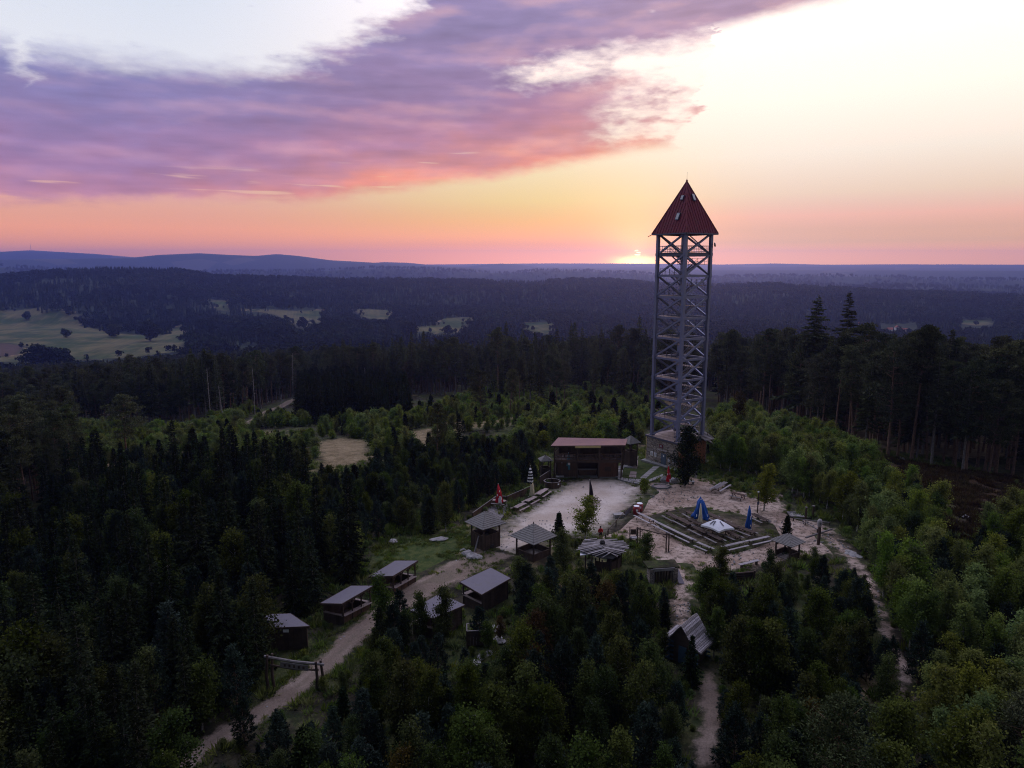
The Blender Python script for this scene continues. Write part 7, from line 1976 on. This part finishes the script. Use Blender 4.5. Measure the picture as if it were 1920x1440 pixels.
def low_cover():
    # knee-high bushes and tufts that fill the ground between the trees, and litter on the bare ground
    rng = np.random.default_rng(77)
    X = rng.uniform(-70, 95, 15000); Y = rng.uniform(36, 150, 15000)
    Z = ground(X, Y); px, py, _ = projv(X, Y, Z)
    ok = (px > -60) & (px < 1980)
    for E_, m in EXCL: ok &= sdist(X, Y, E_) < -.25
    ok &= fnoise(X / 5., Y / 5., 2) > -.35
    ok &= ~in_poly(X, Y, HEATH) | (rng.random(len(X)) < .35)
    P = [(x, y, z - .03, a, s, k) for x, y, z, a, s, k in zip(X[ok], Y[ok], Z[ok], rng.random(ok.sum()) * 6.28, np.where(np.arange(ok.sum()) % 4 == 0, rng.uniform(.12, .34, ok.sum()), rng.uniform(.8, 1.9, ok.sum())), np.where(np.arange(ok.sum()) % 4 == 0, rng.integers(0, 4, ok.sum()), rng.integers(4, 8, ok.sum())))]
    instancer('ground_cover', 'knee-high bushes and weeds between the trees', 'ground cover', [p.both for p in SHRUB] + TUFT, P)
    hp = np.array(HEATH); X = rng.uniform(hp[:, 0].min() - 4, hp[:, 0].max() + 4, 9000); Y = rng.uniform(hp[:, 1].min() - 4, hp[:, 1].max() + 4, 9000)
    o_ = (sdist(X, Y, hp) > -3) & (fnoise(X / 3., Y / 3., 2) > -.12); X, Y = X[o_][:3500], Y[o_][:3500]
    instancer('heather', 'low brown heather covering the open slope below the pines', 'heather', HTUFT, [(x, y, z + .1, a, s, k) for x, y, z, a, s, k in zip(X, Y, ground(X, Y), rng.random(len(X)) * 6.28, rng.uniform(.6, 2.0, len(X)), rng.integers(0, 3, len(X)))])
    # tufts along the rims of yard, lawn and road
    P = []
    for poly, n, lo, hi in ((np.array(YARD), 900, -1.2, 1.6), (np.array(SANDY), 260, -.6, .9), (np.array(ROAD), 900, -.9, .35), (np.array(LAWN), 700, -1., 4.), (np.array(WORN), 260, -2., 5.)):
        x0, y0 = poly.min(0) - 2; x1, y1 = poly.max(0) + 2
        X = rng.uniform(x0, x1, n * 12); Y = rng.uniform(y0, y1, n * 12); d = sdist(X, Y, poly); o_ = (d > lo) & (d < hi) & (fnoise(X / 2.5, Y / 2.5, 2) > .02)
        X, Y = X[o_][:n], Y[o_][:n]
        P += [(x, y, z + .02, a, s, k) for x, y, z, a, s, k in zip(X, Y, ground(X, Y), rng.random(len(X)) * 6.28, rng.uniform(.25, .8, len(X)), rng.integers(0, 4, len(X)))]
    instancer('grass_tufts', 'weeds and grass tufts along the rims of yard, road and lawn', 'grass', TUFT, P)
    P = []
    for poly, n in ((np.array(YARD), 800), (np.array(ROAD), 160), (np.array(PATH_S), 120), (np.array(PATH_R), 160)):
        x0, y0 = poly.min(0); x1, y1 = poly.max(0); X = rng.uniform(x0, x1, n * 3); Y = rng.uniform(y0, y1, n * 3); o_ = in_poly(X, Y, poly) & (fnoise(X / 4. + 9, Y / 4., 2) > .05); X, Y = X[o_][:n], Y[o_][:n]
        P += [(x, y, z + .13, a, s, k) for x, y, z, a, s, k in zip(X, Y, ground(X, Y), rng.random(len(X)) * 6.28, rng.uniform(.03, .13, len(X)), rng.integers(0, 5, len(X)))]
    instancer('loose_stones', 'small loose stones lying on the yard and the road', 'stones', [ROCKS[0], ROCKS[1], GROCKS[0], GROCKS[1], GROCKS[2]], P)
low_cover()

def far_forest():
    rng = np.random.default_rng(5)
    # ---- 230 to 900 m: full trees
    def grid(r0, r1, sp, azm=.80):
        n = int((r1 * r1 - r0 * r0) * azm / (sp * sp))
        r = np.sqrt(r0 * r0 + (r1 * r1 - r0 * r0) * rng.random(n)); a = (rng.random(n) * 2 - 1) * azm
        return r * np.sin(a), r * np.cos(a)
    def visible(X, Y, Z, H):
        px, py, zc = projv(X, Y, Z); tx, ty, _ = projv(X, Y, Z + H)
        ok = np.ones(len(X), bool)
        for pts, w in FIELDS:
            ok &= ~in_poly(X + 30 * fnoise(X / 70., Y / 70., 2), Y + 70 * fnoise(X / 90. + 5, Y / 90., 2), w)
            for f in (.35, .7, 1.0):
                ok &= ~in_poly(px + 14 * fnoise(X / 55., Y / 55., 2), py + (ty - py) * f + 4 * fnoise(X / 40. + 9, Y / 40., 2), pts)
        return ok, px, py
    X, Y = grid(150, 900, 6.2); r = np.hypot(X, Y)
    Z = ground(X, Y); H = 12 + 12 * rng.random(len(X)) + 5 * fnoise(X / 25., Y / 25., 2); H *= np.clip(.7 + r / 1500, .7, 1.0)
    ok, px, py = visible(X, Y, Z, H)
    near_line = np.interp(px, [-300, 0, 230, 420, 500, 600, 860, 1000, 1130, 1235, 1340, 1420, 1600, 1700, 1960, 2300], [726, 726, 724, 722, 722, 718, 716, 714, 714, 718, 735, 740, 745, 762, 775, 790])
    ok &= py < near_line
    for E_, m in EXCL: ok &= sdist(X, Y, E_) < -m - 1
    # the valley's village keeps a gap
    ok &= ~((px > 1650) & (px < 1720) & (py < 640) & (py > 606))
    thin = fnoise(X / 60., Y / 60., 2) > -.52
    ok &= thin
    prot = TPINE + TSPRUCE + SPRUCE[:3]
    kk = np.where(rng.random(len(X)) < .45, rng.integers(0, 5, len(X)), rng.integers(5, len(prot), len(X)))
    hs = np.array([p.h for p in prot])
    instancer('forest', 'dark conifer forest running down from the hill into the valley', 'forest', [p.both for p in prot],
              [(x, y, z - .2, a, h / hs[k], k) for x, y, z, a, h, k in zip(X[ok], Y[ok], Z[ok], rng.random(ok.sum()) * 6.28, H[ok], kk[ok])])
    # ---- beyond: simple trees
    cones = [cone_tree(s, 18, 3.0 + .5 * (s % 3)) for s in range(5)] + [blob_tree(s, 14, 7) for s in range(4)]
    P = []
    for r0, r1, sp_ in ((900, 1550, 9.0), (1550, 2450, 10.5), (2450, 3850, 21), (3850, 5050, 24)):
        X, Y = grid(r0, r1, sp_, .74); Z = ground(X, Y); H = (11 + 8 * rng.random(len(X))) * np.clip(sp_ / 12, 1, 1.15)
        ok, px, py = visible(X, Y, Z, H)
        ok &= ~((px > 1650) & (px < 1720) & (py < 632) & (py > 608))
        if r0 >= 2450:      # only the crests and near slopes can be seen
            D = np.hypot(X, Y); m = np.zeros(len(X), bool)
            for Dk, *_ in RIDGES: m |= (D > Dk - 420) & (D < Dk + 40)
            ok &= m & (fnoise(X / 200., Y / 200., 3) > -.30)
        dens = fnoise(X / 130., Y / 130., 3)
        ok &= dens > (-.50 if r0 > 1500 else -.34)
        kk = np.where(fnoise(X / 160. + 50, Y / 160., 2) + rng.normal(size=len(X)) * .25 > .1, rng.integers(5, 9, len(X)), rng.integers(0, 5, len(X)))
        P += [(x, y, z - .4, a, h / (18 if k < 5 else 14), k) for x, y, z, a, h, k in zip(X[ok], Y[ok], Z[ok], rng.random(ok.sum()) * 6.28, H[ok], kk[ok])]
    for pts, w in FIELDS:               # hedges and single trees along the field margins
        W_ = [Vector(q) for q in w]
        for a, b in zip(W_, W_[1:] + W_[:1]):
            n = int((b - a).length / 13)
            for q in range(n):
                c = a.lerp(b, (q + rng.random()) / n)
                if float(fnoise(c.x / 60., c.y / 60., 2)) < .0: continue
                x, y = c.x + rng.normal() * 5, c.y + rng.normal() * 9; h = 4 + 8 * rng.random()
                P.append((x, y, g1(x, y) - .3, rng.random() * 6.28, h / 14, int(rng.integers(5, 9))))
    instancer('far_forest', 'blue-dark forest covering the valley sides and the far ridges', 'forest', cones, P)
    print('far forest', len(P))
far_forest()

# ------------------------------------------------------------------ far-off built things
def far_things():
    p = gp(58, 469); p = Vector((ray(58, 469).x, ray(58, 469).y, 0)).normalized() * 9600; p.z = g1(p.x, p.y)
    T = thing('radio_mast', 'thin radio mast on the farthest hill at the left', 'mast', p)
    h = 62
    for a in range(3): MB().tube((2.2 * math.cos(a * 2.09), 2.2 * math.sin(a * 2.09), 0), (.6 * math.cos(a * 2.09), .6 * math.sin(a * 2.09), h), .6, .4, 5).build('leg', MAT['steel_dark'], T)
    MB().tube((0, 0, h), (0, 0, h + 12), .4, .2, 5).build('antenna', MAT['steel_dark'], T)
    for k, (x, y, w, lab) in enumerate(((1668, 623, 12, 'white house with red roof at the left of the valley hamlet'), (1682, 619, 10, 'middle white house of the valley hamlet'), (1694, 624, 13, 'long white house at the right of the valley hamlet'), (1612, 612, 9, 'tiny pale house at the far wood edge'), (476, 623, 8, 'tiny white house by the middle meadow'))):
        p = gp(x, y); p.z = g1(p.x, p.y)
        T = thing('house', lab, 'house', p, .3 + k)
        MB().box((0, 0, 2.5), (w, 8, 6)).build('wall', MAT['house_white'], T)
        r_ = MB(); r_.poly((-w / 2 - .5, -4.6, 5.4), (w / 2 + .5, -4.6, 5.4), (w / 2 + .5, 0, 9), (-w / 2 - .5, 0, 9)).poly((w / 2 + .5, 4.6, 5.4), (-w / 2 - .5, 4.6, 5.4), (-w / 2 - .5, 0, 9), (w / 2 + .5, 0, 9)); r_.poly((-w / 2, -4, 5.5), (-w / 2, 4, 5.5), (-w / 2, 0, 8.8)); r_.poly((w / 2, -4, 5.5), (w / 2, 4, 5.5), (w / 2, 0, 8.8)); r_.build('roof', MAT['house_roof'], T)
        for q in (-.3, .3): MB().box((q * w, -4.05, 3), (1.2, .1, 1.6)).build('window', MAT['glass_sky'], T)
far_things()

# ------------------------------------------------------------------ the air
def build_haze():
    def fn(t, out):
        v = t.node('ShaderNodeVolumePrincipled')
        v.inputs['Color'].default_value = (.23, .33, 1.0, 1); v.inputs['Density'].default_value = HAZE
        v.inputs['Anisotropy'].default_value = .68
        t.l.new(v.outputs[0], out.inputs['Volume'])
    m = material('haze_air', fn)
    zlo = -95.5; zhi = 275.
    b = MB().box((0, 0, (zlo + zhi) / 2), (24200, 24200, zhi - zlo))
    o = b.build('haze', m); tag(o, 'thin evening haze lying over the valley', 'haze', kind='stuff')
HAZE = 1.0e-4
build_haze()
